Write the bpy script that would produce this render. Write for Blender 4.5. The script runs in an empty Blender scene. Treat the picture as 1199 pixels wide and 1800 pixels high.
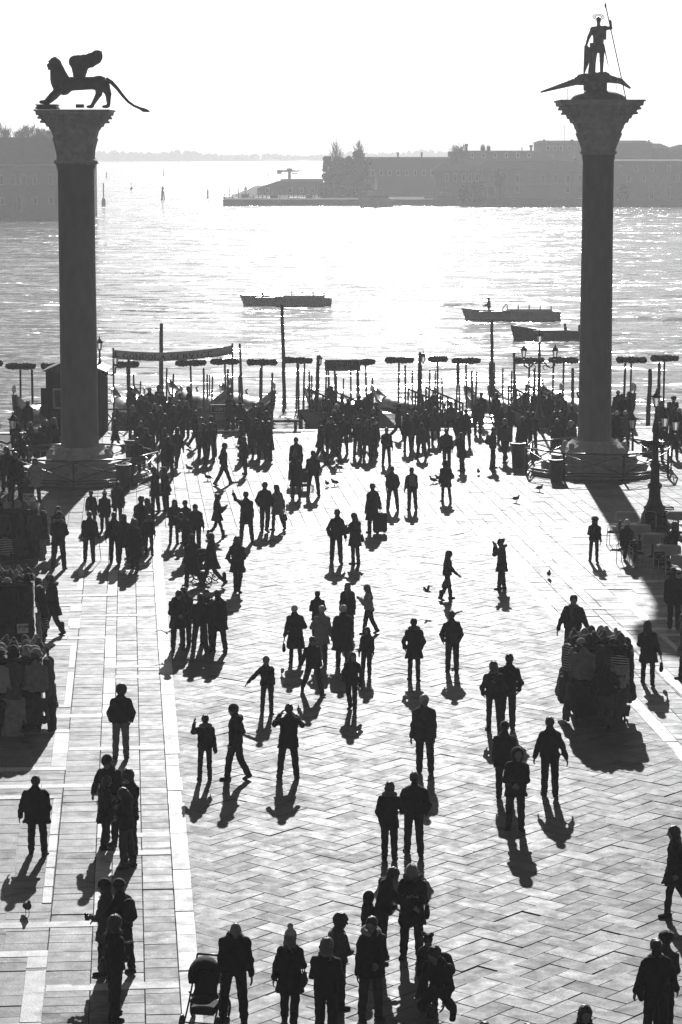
import bpy, math, random
import numpy as np
from math import radians, sin, cos, pi, tan, atan, sqrt
from mathutils import Vector, Matrix
random.seed(7)
rng = np.random.default_rng(7)
SC = bpy.context.scene
COL = SC.collection

# ---------------------------------------------------------------- camera, sky, sun, exposure
FPX, CAMH, TILT = 4500.0, 13.3, atan(638 / 4500.0)      # focal length in photo pixels, terrace height, downward tilt
SUN_EL, SUN_AZ = radians(22.5), radians(1.15)            # azimuth to the right of the view axis
cam_d = bpy.data.cameras.new('camera')
cam = bpy.data.objects.new('camera', cam_d)
COL.objects.link(cam)
cam_d.sensor_fit = 'HORIZONTAL'; cam_d.sensor_width = 36.0
cam_d.lens = 36.0 * FPX / 1199.0
cam_d.clip_start = 0.5; cam_d.clip_end = 20000
cam.location = (0, 0, CAMH)
cam.rotation_euler = (pi / 2 - TILT, 0, 0)
SC.camera = cam
world = bpy.data.worlds.new('World'); SC.world = world; world.use_nodes = True
wn, wl = world.node_tree.nodes, world.node_tree.links
bg = wn['Background']
sky = wn.new('ShaderNodeTexSky'); sky.sky_type = 'NISHITA'; sky.sun_disc = False
sky.sun_elevation = SUN_EL; sky.sun_rotation = SUN_AZ    # rotation 0 = +Y, clockwise
sky.air_density = 0.8; sky.dust_density = 0.9; sky.ozone_density = 1.0
bw = wn.new('ShaderNodeRGBToBW')                          # the photograph is black and white
wl.new(sky.outputs[0], bw.inputs[0]); wl.new(bw.outputs[0], bg.inputs[0])
bg.inputs[1].default_value = 0.05
sun_d = bpy.data.lights.new('sun', 'SUN'); sun_d.energy = 5.0; sun_d.angle = radians(0.53)
sun = bpy.data.objects.new('sun', sun_d); COL.objects.link(sun)
SUN_DIR = Vector((sin(SUN_AZ) * cos(SUN_EL), cos(SUN_AZ) * cos(SUN_EL), sin(SUN_EL)))
sun.rotation_euler = SUN_DIR.to_track_quat('Z', 'Y').to_euler()
sun.location = (0, 60, 60)
VS = SC.view_settings
VS.view_transform = 'Standard'; VS.look = 'None'; VS.gamma = 1.0; VS.use_curve_mapping = False
VS.exposure = 0.0
SC.cycles.use_denoising = True; SC.cycles.denoising_prefilter = 'NONE'
SC.cycles.max_bounces = 6; SC.cycles.diffuse_bounces = 2; SC.cycles.glossy_bounces = 2
SC.cycles.transmission_bounces = 3; SC.cycles.transparent_max_bounces = 8; SC.cycles.volume_bounces = 0
SC.cycles.caustics_reflective = False; SC.cycles.caustics_refractive = False
SC.cycles.sample_clamp_indirect = 4.0

# ---------------------------------------------------------------- geometry of the place
TH = radians(4.75)                                       # the square's axis is turned this much from the view axis
WATER = -1.0
def gp(px, py, z=0.0):
    a = (px - 599.5) / FPX; b = -(py - 900) / FPX
    dy = cos(TILT) + b * sin(TILT); dz = -sin(TILT) + b * cos(TILT)
    t = (z - CAMH) / dz
    return Vector((a * t, dy * t, z))
def at(px, py, Y):                                       # the point of the photo's ray at world depth Y
    a = (px - 599.5) / FPX; b = -(py - 900) / FPX
    dy = cos(TILT) + b * sin(TILT); dz = -sin(TILT) + b * cos(TILT)
    t = Y / dy
    return Vector((a * t, Y, CAMH + dz * t))
def zat(py, Y): return at(599.5, py, Y).z
def xat(px, Y, py=600): return at(px, py, Y).x
def ppm(Y): return FPX / (Y * cos(TILT) + 1.8)           # photo pixels per metre at depth Y
def w(p, q, z=0.0): return Vector((p * cos(TH) - q * sin(TH), p * sin(TH) + q * cos(TH), z))
def pq(v): return (v.x * cos(TH) + v.y * sin(TH), -v.x * sin(TH) + v.y * cos(TH))

# ---------------------------------------------------------------- materials (all neutral greys)
def mat(name, v=0.1, rough=0.7, spec=0.5, var=0.0, scale=5.0, sheen=0.0, metal=0.0, bump=0.0, stretch=(1, 1, 1)):
    m = bpy.data.materials.new(name); m.use_nodes = True
    n, l = m.node_tree.nodes, m.node_tree.links
    b = n['Principled BSDF']
    b.inputs['Base Color'].default_value = (v, v, v, 1)
    b.inputs['Roughness'].default_value = rough
    b.inputs['Specular IOR Level'].default_value = spec
    b.inputs['Metallic'].default_value = metal
    if sheen:
        b.inputs['Sheen Weight'].default_value = sheen; b.inputs['Sheen Roughness'].default_value = 0.4
    if var or bump:
        tc = n.new('ShaderNodeTexCoord'); mp = n.new('ShaderNodeMapping'); mp.inputs['Scale'].default_value = stretch
        nz = n.new('ShaderNodeTexNoise'); nz.inputs['Scale'].default_value = scale; nz.inputs['Detail'].default_value = 5
        l.new(tc.outputs['Object'], mp.inputs[0]); l.new(mp.outputs[0], nz.inputs['Vector'])
        if var:
            mr = n.new('ShaderNodeMapRange'); mr.inputs[1].default_value = 0.25; mr.inputs[2].default_value = 0.75
            mr.inputs[3].default_value = v * (1 - var); mr.inputs[4].default_value = v * (1 + var)
            l.new(nz.outputs['Fac'], mr.inputs[0]); l.new(mr.outputs[0], b.inputs['Base Color'])
        if bump:
            bp = n.new('ShaderNodeBump'); bp.inputs['Strength'].default_value = bump; bp.inputs['Distance'].default_value = 0.05
            l.new(nz.outputs['Fac'], bp.inputs['Height']); l.new(bp.outputs[0], b.inputs['Normal'])
    return m

def stone_mat(name, v, var, rough, noise_amp=0.25, spec=0.5):
    m = bpy.data.materials.new(name); m.use_nodes = True
    n, l = m.node_tree.nodes, m.node_tree.links
    b = n['Principled BSDF']
    geo = n.new('ShaderNodeNewGeometry'); oi = n.new('ShaderNodeObjectInfo')
    ad = n.new('ShaderNodeMath'); ad.operation = 'ADD'; l.new(geo.outputs['Random Per Island'], ad.inputs[0]); l.new(oi.outputs['Random'], ad.inputs[1])
    fr = n.new('ShaderNodeMath'); fr.operation = 'FRACT'; l.new(ad.outputs[0], fr.inputs[0])
    mr = n.new('ShaderNodeMapRange'); mr.inputs[3].default_value = v * (1 - var); mr.inputs[4].default_value = v * (1 + var)
    l.new(fr.outputs[0], mr.inputs[0])
    nz = n.new('ShaderNodeTexNoise'); nz.inputs['Scale'].default_value = 3.1; nz.inputs['Detail'].default_value = 9; nz.inputs['Roughness'].default_value = 0.65
    l.new(geo.outputs['Position'], nz.inputs['Vector'])
    m2 = n.new('ShaderNodeMapRange'); m2.inputs[1].default_value = 0.3; m2.inputs[2].default_value = 0.7
    m2.inputs[3].default_value = 1 - noise_amp; m2.inputs[4].default_value = 1 + noise_amp
    l.new(nz.outputs['Fac'], m2.inputs[0])
    nf = n.new('ShaderNodeTexNoise'); nf.inputs['Scale'].default_value = 38; nf.inputs['Detail'].default_value = 4
    l.new(geo.outputs['Position'], nf.inputs['Vector'])
    m3 = n.new('ShaderNodeMapRange'); m3.inputs[1].default_value = 0.3; m3.inputs[2].default_value = 0.7; m3.inputs[3].default_value = 0.8; m3.inputs[4].default_value = 1.15
    l.new(nf.outputs['Fac'], m3.inputs[0])
    mu = n.new('ShaderNodeMath'); mu.operation = 'MULTIPLY'; l.new(mr.outputs[0], mu.inputs[0]); l.new(m2.outputs[0], mu.inputs[1])
    mu2 = n.new('ShaderNodeMath'); mu2.operation = 'MULTIPLY'; l.new(mu.outputs[0], mu2.inputs[0]); l.new(m3.outputs[0], mu2.inputs[1])
    ns = n.new('ShaderNodeTexNoise'); ns.inputs['Scale'].default_value = 0.9; ns.inputs['Detail'].default_value = 7; ns.inputs['Roughness'].default_value = 0.7; ns.inputs['Distortion'].default_value = 0.6
    l.new(geo.outputs['Position'], ns.inputs['Vector'])
    m4 = n.new('ShaderNodeMapRange'); m4.inputs[1].default_value = 0.52; m4.inputs[2].default_value = 0.64; m4.inputs[3].default_value = 1.0; m4.inputs[4].default_value = 0.55
    l.new(ns.outputs['Fac'], m4.inputs[0]); mu3 = n.new('ShaderNodeMath'); mu3.operation = 'MULTIPLY'; l.new(mu2.outputs[0], mu3.inputs[0]); l.new(m4.outputs[0], mu3.inputs[1])
    l.new(mu3.outputs[0], b.inputs['Base Color'])
    m5 = n.new('ShaderNodeMapRange'); m5.inputs[1].default_value = 0.52; m5.inputs[2].default_value = 0.64; m5.inputs[3].default_value = spec; m5.inputs[4].default_value = spec * 0.55
    l.new(ns.outputs['Fac'], m5.inputs[0]); l.new(m5.outputs[0], b.inputs['Specular IOR Level'])
    # worn, patchy polish
    mp = n.new('ShaderNodeMapRange'); mp.inputs[1].default_value = 0.35; mp.inputs[2].default_value = 0.65
    mp.inputs[3].default_value = -0.05; mp.inputs[4].default_value = 0.07
    l.new(nz.outputs['Fac'], mp.inputs[0])
    mq = n.new('ShaderNodeMapRange'); mq.inputs[3].default_value = rough + 0.03; mq.inputs[4].default_value = rough - 0.03
    l.new(fr.outputs[0], mq.inputs[0]); ar = n.new('ShaderNodeMath'); ar.operation = 'ADD'
    l.new(mp.outputs[0], ar.inputs[0]); l.new(mq.outputs[0], ar.inputs[1]); l.new(ar.outputs[0], b.inputs['Roughness'])
    # uneven dressed surface
    nb = n.new('ShaderNodeTexNoise'); nb.inputs['Scale'].default_value = 22; nb.inputs['Detail'].default_value = 6
    l.new(geo.outputs['Position'], nb.inputs['Vector'])
    bp = n.new('ShaderNodeBump'); bp.inputs['Strength'].default_value = 0.3; bp.inputs['Distance'].default_value = 0.012
    l.new(nb.outputs['Fac'], bp.inputs['Height']); l.new(bp.outputs[0], b.inputs['Normal'])
    return m

def water_mat():
    m = bpy.data.materials.new('lagoon_water'); m.use_nodes = True
    n, l = m.node_tree.nodes, m.node_tree.links
    b = n['Principled BSDF']
    b.inputs['Base Color'].default_value = (0.05, 0.05, 0.05, 1); b.inputs['Roughness'].default_value = 0.125
    b.inputs['IOR'].default_value = 1.333
    geo = n.new('ShaderNodeNewGeometry')
    tot = None
    for sc, amp, st in ((0.13, 0.13, (0.5, 1, 1)), (0.55, 0.32, (0.45, 1, 1)), (2.0, 0.22, (0.6, 1, 1)), (9.0, 0.07, (1, 1, 1))):
        mp = n.new('ShaderNodeMapping'); mp.inputs['Scale'].default_value = st; mp.inputs['Rotation'].default_value = (0, 0, 0.25)
        l.new(geo.outputs['Position'], mp.inputs[0])
        nz = n.new('ShaderNodeTexNoise'); nz.inputs['Scale'].default_value = sc; nz.inputs['Detail'].default_value = 2
        l.new(mp.outputs[0], nz.inputs['Vector'])
        sb = n.new('ShaderNodeVectorMath'); sb.operation = 'SUBTRACT'; sb.inputs[1].default_value = (0.5, 0.5, 0.5)
        l.new(nz.outputs['Color'], sb.inputs[0])
        ml = n.new('ShaderNodeVectorMath'); ml.operation = 'MULTIPLY'; ml.inputs[1].default_value = (amp * 2.7, amp * 2.6, 0)
        l.new(sb.outputs[0], ml.inputs[0])
        if tot is None: tot = ml
        else:
            a = n.new('ShaderNodeVectorMath'); a.operation = 'ADD'; l.new(tot.outputs[0], a.inputs[0]); l.new(ml.outputs[0], a.inputs[1]); tot = a
    a = n.new('ShaderNodeVectorMath'); a.operation = 'ADD'; a.inputs[1].default_value = (0, 0, 1); l.new(tot.outputs[0], a.inputs[0])
    nm = n.new('ShaderNodeVectorMath'); nm.operation = 'NORMALIZE'; l.new(a.outputs[0], nm.inputs[0])
    l.new(nm.outputs[0], b.inputs['Normal'])
    return m

M = {}
M['slab'] = stone_mat('grey_paving_stone', 0.10, 0.20, 0.565, spec=0.066)
M['border'] = stone_mat('border_stone_with_sheen', 0.16, 0.2, 0.58, spec=0.115)  # paving stone lightened in colour where the sun's sheen falls off sideways
M['white'] = stone_mat('white_paving_stone', 0.50, 0.06, 0.56, 0.08, spec=0.15)
M['mortar'] = mat('dark_joint', 0.05, 0.9, 0.2)
M['water'] = water_mat()
M['column_red'] = mat('granite_shaft', 0.20, 0.6, 0.4, 0.16, 3.5, stretch=(1, 1, 0.35), bump=0.25)
M['column_grey'] = mat('grey_granite_shaft', 0.19, 0.6, 0.4, 0.16, 3.5, stretch=(1, 1, 0.35), bump=0.25)
M['capital'] = mat('weathered_white_stone', 0.42, 0.75, 0.3, 0.3, 4.0, bump=0.35)
M['step'] = mat('step_stone', 0.33, 0.65, 0.4, 0.25, 3.0, bump=0.15)
M['bronze'] = mat('dark_bronze', 0.045, 0.55, 0.5, 0.3, 6.0, bump=0.2)
M['marble'] = mat('weathered_marble', 0.22, 0.7, 0.3, 0.35, 5.0, bump=0.25)
M['iron'] = mat('painted_iron', 0.02, 0.35, 0.5, 0.2, 20)
M['rail'] = mat('worn_steel_rail', 0.05, 0.28, 0.5, 0.2, 20)
M['glass'] = mat('frosted_lamp_glass', 0.75, 0.5, 0.5)
_b = M['glass'].node_tree.nodes['Principled BSDF']; _b.inputs['Transmission Weight'].default_value = 0.55; _b.inputs['Roughness'].default_value = 0.6
M['wood'] = mat('dark_wet_wood', 0.025, 0.95, 0.0, 0.3, 8, bump=0.3, stretch=(1, 1, 0.2))
M['pole'] = mat('mooring_pole_wood', 0.05, 0.75, 0.3, 0.35, 10, bump=0.4, stretch=(1, 1, 0.15))
M['black'] = mat('black_lacquer', 0.012, 0.25, 0.5)
M['steel'] = mat('bright_steel', 0.35, 0.3, 0.5, metal=0.9)
M['tarp'] = mat('blue_grey_tarpaulin', 0.07, 0.45, 0.5, 0.2, 4, bump=0.2)
M['bundle'] = mat('rough_dark_bundle', 0.03, 0.9, 0.2, 0.5, 14, bump=0.8)
M['hull'] = mat('varnished_hull_with_glare', 0.5, 0.3, 0.5, 0.2, 3)  # base paled to carry the glare that veils the distant taxis
M['cream'] = mat('cream_paint', 0.6, 0.4, 0.5)
M['wall'] = mat('far_plaster', 0.24, 0.85, 0.2, 0.12, 0.3)
M['wall_pale'] = mat('far_pale_plaster', 0.34, 0.85, 0.2, 0.12, 0.3)
M['wall_dark'] = mat('far_brick', 0.12, 0.95, 0.03, 0.15, 0.3)
M['roof'] = mat('clay_roof', 0.09, 1.0, 0.0, 0.25, 0.8)
M['trim'] = mat('window_trim_stone', 0.5, 0.8, 0.3)
M['pane'] = mat('dark_window', 0.03, 0.3, 0.5)
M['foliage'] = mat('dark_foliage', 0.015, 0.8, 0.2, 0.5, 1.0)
M['twig'] = mat('bare_twigs', 0.08, 0.9, 0.1)
M['skin'] = mat('skin', 0.2, 0.55, 0.4)
M['paper'] = mat('sign_card', 0.6, 0.8, 0.2)
M['ink'] = mat('sign_ink', 0.03, 0.8, 0.2)
M['banner'] = mat('banner_cloth', 0.45, 0.9, 0.2, 0.1, 3)
_n = M['banner'].node_tree; _t = _n.nodes.new('ShaderNodeBsdfTranslucent'); _t.inputs[0].default_value = (.35, .35, .35, 1); _x = _n.nodes.new('ShaderNodeMixShader'); _x.inputs[0].default_value = .4
_n.links.new(_n.nodes['Principled BSDF'].outputs[0], _x.inputs[1]); _n.links.new(_t.outputs[0], _x.inputs[2]); _n.links.new(_x.outputs[0], _n.nodes['Material Output'].inputs[0])
M['board'] = mat('dark_sign_board', 0.03, 0.6, 0.3)
M['bird'] = mat('pigeon_grey', 0.045, 0.7, 0.3, 0.3, 10)
M['gull'] = mat('gull_white', 0.5, 0.7, 0.3)
M['cloth_table'] = mat('table_cloth', 0.35, 0.9, 0.2)
def cloth(v, sheen=0.08): 
    k = 'cloth_%g' % v
    if k not in M: M[k] = mat('cloth_grey_%d' % round(v * 1000), v, 0.85, 0.2, 0.3, 9, sheen, bump=0.25)
    return M[k]
def hairm(v):
    k = 'hair_%g' % v
    if k not in M: M[k] = mat('hair_grey_%d' % round(v * 1000), v, 0.5, 0.5, 0.3, 30, 0.5 if v > 0.1 else 0.15, bump=0.3, stretch=(1, 1, 0.3))
    return M[k]

def striped(name, a, b_, k):
    m = mat(name, a, .9, .15); n, l = m.node_tree.nodes, m.node_tree.links; tc = n.new('ShaderNodeTexCoord'); wv = n.new('ShaderNodeTexWave'); wv.bands_direction = 'Z'; wv.inputs['Scale'].default_value = k
    gt = n.new('ShaderNodeMath'); gt.operation = 'GREATER_THAN'; gt.inputs[1].default_value = .5; mr = n.new('ShaderNodeMapRange'); mr.inputs[3].default_value = a; mr.inputs[4].default_value = b_
    l.new(tc.outputs['Object'], wv.inputs[0]); l.new(wv.outputs['Fac'], gt.inputs[0]); l.new(gt.outputs[0], mr.inputs[0]); l.new(mr.outputs[0], n['Principled BSDF'].inputs['Base Color']); return m
M['stripe'] = striped('striped_cloth', .03, .45, 5.0)
# ---------------------------------------------------------------- mesh helpers
def tag(o, label=None, cat=None, group=None, kind=None):
    if label: o['label'] = label
    if cat: o['category'] = cat
    if group: o['group'] = group
    if kind: o['kind'] = kind
    return o
def empty(name, loc=(0, 0, 0), rz=0.0):
    o = bpy.data.objects.new(name, None); COL.objects.link(o)
    o.location = loc; o.rotation_euler = (0, 0, rz); o.empty_display_size = 0.2
    return o
def link(name, me, parent=None, loc=None):
    o = bpy.data.objects.new(name, me); COL.objects.link(o)
    if parent: o.parent = parent
    if loc is not None: o.location = loc
    return o
def mesh_from(name, V, F, m, smooth=False):
    me = bpy.data.meshes.new(name)
    me.from_pydata([tuple(map(float, v)) for v in V], [], [tuple(map(int, f)) for f in F])
    if m is not None: me.materials.append(m)
    if smooth: me.polygons.foreach_set('use_smooth', [True] * len(me.polygons))
    me.update()
    return me
class MB:
    """collects simple solids and links them as one mesh object"""
    def __init__(s): s.V = []; s.F = []; s.S = []
    def add(s, V, F, smooth=False):
        o = len(s.V); s.V += [tuple(v) for v in V]; s.F += [tuple(i + o for i in f) for f in F]; s.S += [smooth] * len(F); return s
    def box(s, c, d, rz=0.0, mtx=None, taper=1.0):
        x, y, z = d[0] / 2, d[1] / 2, d[2] / 2
        V = [(-x, -y, -z), (x, -y, -z), (x, y, -z), (-x, y, -z), (-x * taper, -y * taper, z), (x * taper, -y * taper, z), (x * taper, y * taper, z), (-x * taper, y * taper, z)]
        R = mtx if mtx else Matrix.Rotation(rz, 3, 'Z')
        V = [R @ Vector(v) + Vector(c) for v in V]
        return s.add(V, [(0, 3, 2, 1), (4, 5, 6, 7), (0, 1, 5, 4), (1, 2, 6, 5), (2, 3, 7, 6), (3, 0, 4, 7)])
    def tube(s, pts, r, n=8, cap=True, smooth=True):
        pts = [Vector(p) for p in pts]
        rs = r if isinstance(r, (list, tuple)) else [r] * len(pts)
        V = []; F = []
        up = None
        for i, p in enumerate(pts):
            d = (pts[min(i + 1, len(pts) - 1)] - pts[max(i - 1, 0)]).normalized()
            if up is None: up = Vector((0, 0, 1)) if abs(d.z) < 0.9 else Vector((0, 1, 0))
            a = d.cross(up).normalized(); b = a.cross(d).normalized(); up = b
            V += [p + (a * cos(2 * pi * k / n) + b * sin(2 * pi * k / n)) * rs[i] for k in range(n)]
        for i in range(len(pts) - 1):
            for k in range(n):
                F.append((i * n + k, i * n + (k + 1) % n, (i + 1) * n + (k + 1) % n, (i + 1) * n + k))
        if cap: F.append(tuple(range(n - 1, -1, -1))); F.append(tuple((len(pts) - 1) * n + k for k in range(n)))
        return s.add(V, F, smooth)
    def lathe(s, prof, n=24, c=(0, 0, 0), smooth=True, rot=0.0, sx=1, sy=1):
        V = []; F = []
        for r, z in prof: V += [(c[0] + sx * r * cos(rot + 2 * pi * k / n), c[1] + sy * r * sin(rot + 2 * pi * k / n), c[2] + z) for k in range(n)]
        for i in range(len(prof) - 1):
            for k in range(n): F.append((i * n + k, i * n + (k + 1) % n, (i + 1) * n + (k + 1) % n, (i + 1) * n + k))
        F.append(tuple(range(n - 1, -1, -1))); F.append(tuple((len(prof) - 1) * n + k for k in range(n)))
        return s.add(V, F, smooth)
    def prism(s, poly, z0, z1):
        n = len(poly); V = [(x, y, z0) for x, y in poly] + [(x, y, z1) for x, y in poly]
        return s.add(V, [tuple(range(n - 1, -1, -1)), tuple(range(n, 2 * n))] + [(k, (k + 1) % n, n + (k + 1) % n, n + k) for k in range(n)])
    def extr(s, poly, axis, a, b, c=(0, 0, 0)):
        """extrude a polygon given in (u, v) along x ('x': u=y v=z) or y ('y': u=x v=z)"""
        n = len(poly)
        f = (lambda u, v, t: (c[0] + t, c[1] + u, c[2] + v)) if axis == 'x' else (lambda u, v, t: (c[0] + u, c[1] + t, c[2] + v))
        V = [f(u, v, a) for u, v in poly] + [f(u, v, b) for u, v in poly]
        return s.add(V, [tuple(range(n - 1, -1, -1)), tuple(range(n, 2 * n))] + [(k, (k + 1) % n, n + (k + 1) % n, n + k) for k in range(n)])
    def me(s, name, m):
        me = mesh_from(name, s.V, s.F, m); me.polygons.foreach_set('use_smooth', s.S); return me
    def build(s, name, m, parent=None, loc=None): return link(name, s.me(name, m), parent, loc)

# ---- implicit surfaces: fields evaluated on a grid and meshed with surface nets
def nets(fn, lo, hi, h):
    lo = np.array(lo, float) - 1.5 * h; hi = np.array(hi, float) + 1.5 * h
    ns = np.ceil((hi - lo) / h).astype(int) + 1
    G = np.stack(np.meshgrid(*[lo[i] + h * np.arange(ns[i]) for i in range(3)], indexing='ij'), -1)
    F = fn(G.reshape(-1, 3)).reshape(ns)
    F[0] = F[-1] = h; F[:, 0] = F[:, -1] = h; F[:, :, 0] = F[:, :, -1] = h
    s = F < 0
    N = tuple(ns - 1); tot = N[0] * N[1] * N[2]
    acc = np.zeros((tot, 3)); cnt = np.zeros(tot); qs = []
    for ax in range(3):
        a = [slice(None)] * 3; b = [slice(None)] * 3; a[ax] = slice(0, -1); b[ax] = slice(1, None)
        A, B = F[tuple(a)], F[tuple(b)]; sa = s[tuple(a)]; c = sa != s[tuple(b)]
        I = np.argwhere(c)
        if not len(I): continue
        va, vb = A[c], B[c]; pos = I.astype(float); pos[:, ax] += va / (va - vb)
        o1, o2 = (ax + 1) % 3, (ax + 2) % 3; ids = []
        for d1, d2 in ((0, 0), (-1, 0), (-1, -1), (0, -1)):
            J = I.copy(); J[:, o1] += d1; J[:, o2] += d2
            k = np.ravel_multi_index(J.T, N); ids.append(k)
            for i in range(3): acc[:, i] += np.bincount(k, pos[:, i], tot)
            cnt += np.bincount(k, minlength=tot)
        q = np.stack(ids, 1); fl = ~sa[c]; q[fl] = q[fl][:, ::-1]; qs.append(q)
    if not qs: return np.zeros((0, 3)), np.zeros((0, 4), int)
    use = np.nonzero(cnt)[0]; mp = np.full(tot, -1); mp[use] = np.arange(len(use))
    V = acc[use] / cnt[use][:, None] * h + lo
    return V, mp[np.concatenate(qs)]
def A_(v): return np.array(v, float)
def cap(P, a, b, ra, rb):
    a, b = A_(a), A_(b); ab = b - a; L = max(ab @ ab, 1e-9)
    t = np.clip(((P - a) @ ab) / L, 0, 1)
    return np.linalg.norm(P - a - t[:, None] * ab, axis=1) - (ra + (rb - ra) * t)
def ecap(P, a, b, ra, rb, R, Fw):
    """capsule with elliptic section: ra, rb are (side, front) radii, R the side axis, Fw the front axis"""
    a, b, R, Fw = A_(a), A_(b), A_(R), A_(Fw); ab = b - a; L = max(ab @ ab, 1e-9)
    t = np.clip(((P - a) @ ab) / L, 0, 1); r = P - a - t[:, None] * ab
    rx = ra[0] + (rb[0] - ra[0]) * t; ry = ra[1] + (rb[1] - ra[1]) * t
    U = np.cross(R, Fw); mn = np.minimum(rx, ry)
    return (np.sqrt(((r @ R) / rx) ** 2 + ((r @ Fw) / ry) ** 2 + ((r @ U) / mn) ** 2) - 1) * mn
def ell(P, c, r, B=None):
    d = P - A_(c)
    if B is not None: d = d @ A_(B).T
    r = A_(r); k = np.linalg.norm(d / r, axis=1); return (k - 1) * r.min()
def sm(a, b, k=0.04):
    h = np.clip(0.5 + 0.5 * (b - a) / k, 0, 1); return b + (a - b) * h - k * h * (1 - h)
def polyd(x, z, pts):
    """signed distance to a closed polygon in the x-z plane"""
    d = np.full(len(x), 1e9); ins = np.zeros(len(x), bool)
    for (x0, z0), (x1, z1) in zip(pts, pts[1:] + pts[:1]):
        ex, ez = x1 - x0, z1 - z0; t = np.clip(((x - x0) * ex + (z - z0) * ez) / (ex * ex + ez * ez + 1e-12), 0, 1)
        d = np.minimum(d, np.hypot(x - x0 - t * ex, z - z0 - t * ez)); c = ((z0 > z) != (z1 > z)) & (x < ex * (z - z0) / (ez if ez else 1e-9) + x0); ins ^= c
    return np.where(ins, -d, d)
def sdf_me(name, fn, lo, hi, h, m):
    V, Q = nets(fn, lo, hi, h); return mesh_from(name, V, Q, m, True)
# ================================================================ the setting
def slab_mesh(a, b, gap=0.007, d=0.05, ch=0.006):
    x, y = a / 2 - gap / 2, b / 2 - gap / 2
    V = [(-x, -y, -d), (x, -y, -d), (x, y, -d), (-x, y, -d), (-x, -y, -ch), (x, -y, -ch), (x, y, -ch), (-x, y, -ch),
         (-x + ch, -y + ch, 0), (x - ch, -y + ch, 0), (x - ch, y - ch, 0), (-x + ch, y - ch, 0)]
    F = []
    for o in (0, 4):
        F += [(o + k, o + (k + 1) % 4, o + 4 + (k + 1) % 4, o + 4 + k) for k in range(4)]
    F.append((8, 9, 10, 11)); return V, F
Q_EDGE = 121.5
pv = MB()
pv.add([w(-45, 5, -1.6), w(65, 5, -1.6), w(65, Q_EDGE, -1.6), w(-45, Q_EDGE, -1.6), w(-45, 5, -.03), w(65, 5, -.03), w(65, Q_EDGE, -.03), w(-45, Q_EDGE, -.03)],
       [(0, 3, 2, 1), (4, 5, 6, 7), (0, 1, 5, 4), (1, 2, 6, 5), (2, 3, 7, 6), (3, 0, 4, 7)])
PAVE = tag(pv.build('pavement', M['mortar']), kind='structure')

def lay(items, name, m, keep=300, zoff=0.0, joined='paving_field'):
    """items: (p, q, length, width, turn). the nearest ones in view are single slabs, the rest one joined part"""
    def seen(it):
        v = w(it[0], it[1]); 
        return abs(v.x) < v.y * 0.134 + 0.6 and v.y > 37.0
    vis = sorted([it for it in items if seen(it)], key=lambda t: t[1])
    single = set(id(t) for t in vis[:keep]); cache = {}
    V = []; F = []
    for it in items:
        p, q, a, b, r = it
        z = zoff + random.uniform(-0.004, 0.003); tx, ty = random.gauss(0, 0.0035), random.gauss(0, 0.0035)
        if random.random() < .07: z -= random.uniform(.006, .014)
        key = (round(a, 3), round(b, 3)); jx, jy = random.uniform(.988, 1.0), random.uniform(.982, 1.0)
        if id(it) in single:
            if key not in cache: cache[key] = mesh_from(name, *slab_mesh(a, b), m)
            o = link(name, cache[key], PAVE, w(p, q, z)); o.rotation_euler = (tx, ty, TH + r + random.gauss(0, .004)); o.scale = (jx, jy, 1)
        else:
            v, f = slab_mesh(a, b); R = (Matrix.Rotation(TH + r, 3, 'Z') @ Matrix.Rotation(tx, 3, 'X') @ Matrix.Rotation(ty, 3, 'Y'))
            o = len(V); c = w(p, q, z); V += [R @ Vector((x[0] * jx, x[1] * jy, x[2])) + c for x in v[4:]]; F += [tuple(i + o - 4 for i in g) for g in f[4:]]
    if V:
        o = link(joined, mesh_from(joined, V, F, m), PAVE); o['kind'] = 'stuff'
PL, PR, QB = 1.04, 11.98, 89.35      # central field between the two white lines, ending at the cross band
# herringbone of two-to-one slabs at 45 degrees
W_ = 0.42; items = []; cut = []
for i in range(-70, 75):
    for j in range(-110, 130):
        k = (i - j) % 4
        # lattice cell (i, j); horizontals occupy (i,j),(i+1,j); verticals (i,j),(i,j+1)
        if k == 0: cx, cy, turn = i + 1.0, j + 0.5, 0.0
        elif k == 3: cx, cy, turn = i + 0.5, j + 1.0, pi / 2
        else: continue
        u, v = cx * W_, cy * W_
        p = 6.5 + (u - v) * cos(pi / 4); q = 62 + (u + v) * sin(pi / 4)
        if PL + 0.45 < p < PR - 0.45 and 33 < q < QB - 0.45: items.append((p, q, 2 * W_, W_, pi / 4 + turn))
        elif PL - 0.45 < p < PR + 0.45 and 33 < q < QB + 0.45: cut.append((p, q, pi / 4 + turn))
lay(items, 'paving_slab', M['slab'])
def clip(poly, ax, lim, sg):
    out = []
    for a, b in zip(poly, poly[1:] + poly[:1]):
        ia, ib = (a[ax] - lim) * sg <= 0, (b[ax] - lim) * sg <= 0
        if ia: out.append(a)
        if ia != ib:
            t = (lim - a[ax]) / (b[ax] - a[ax]); out.append((a[0] + (b[0] - a[0]) * t, a[1] + (b[1] - a[1]) * t))
    return out
mb = MB()                                                # slabs trimmed along the white lines
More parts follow.
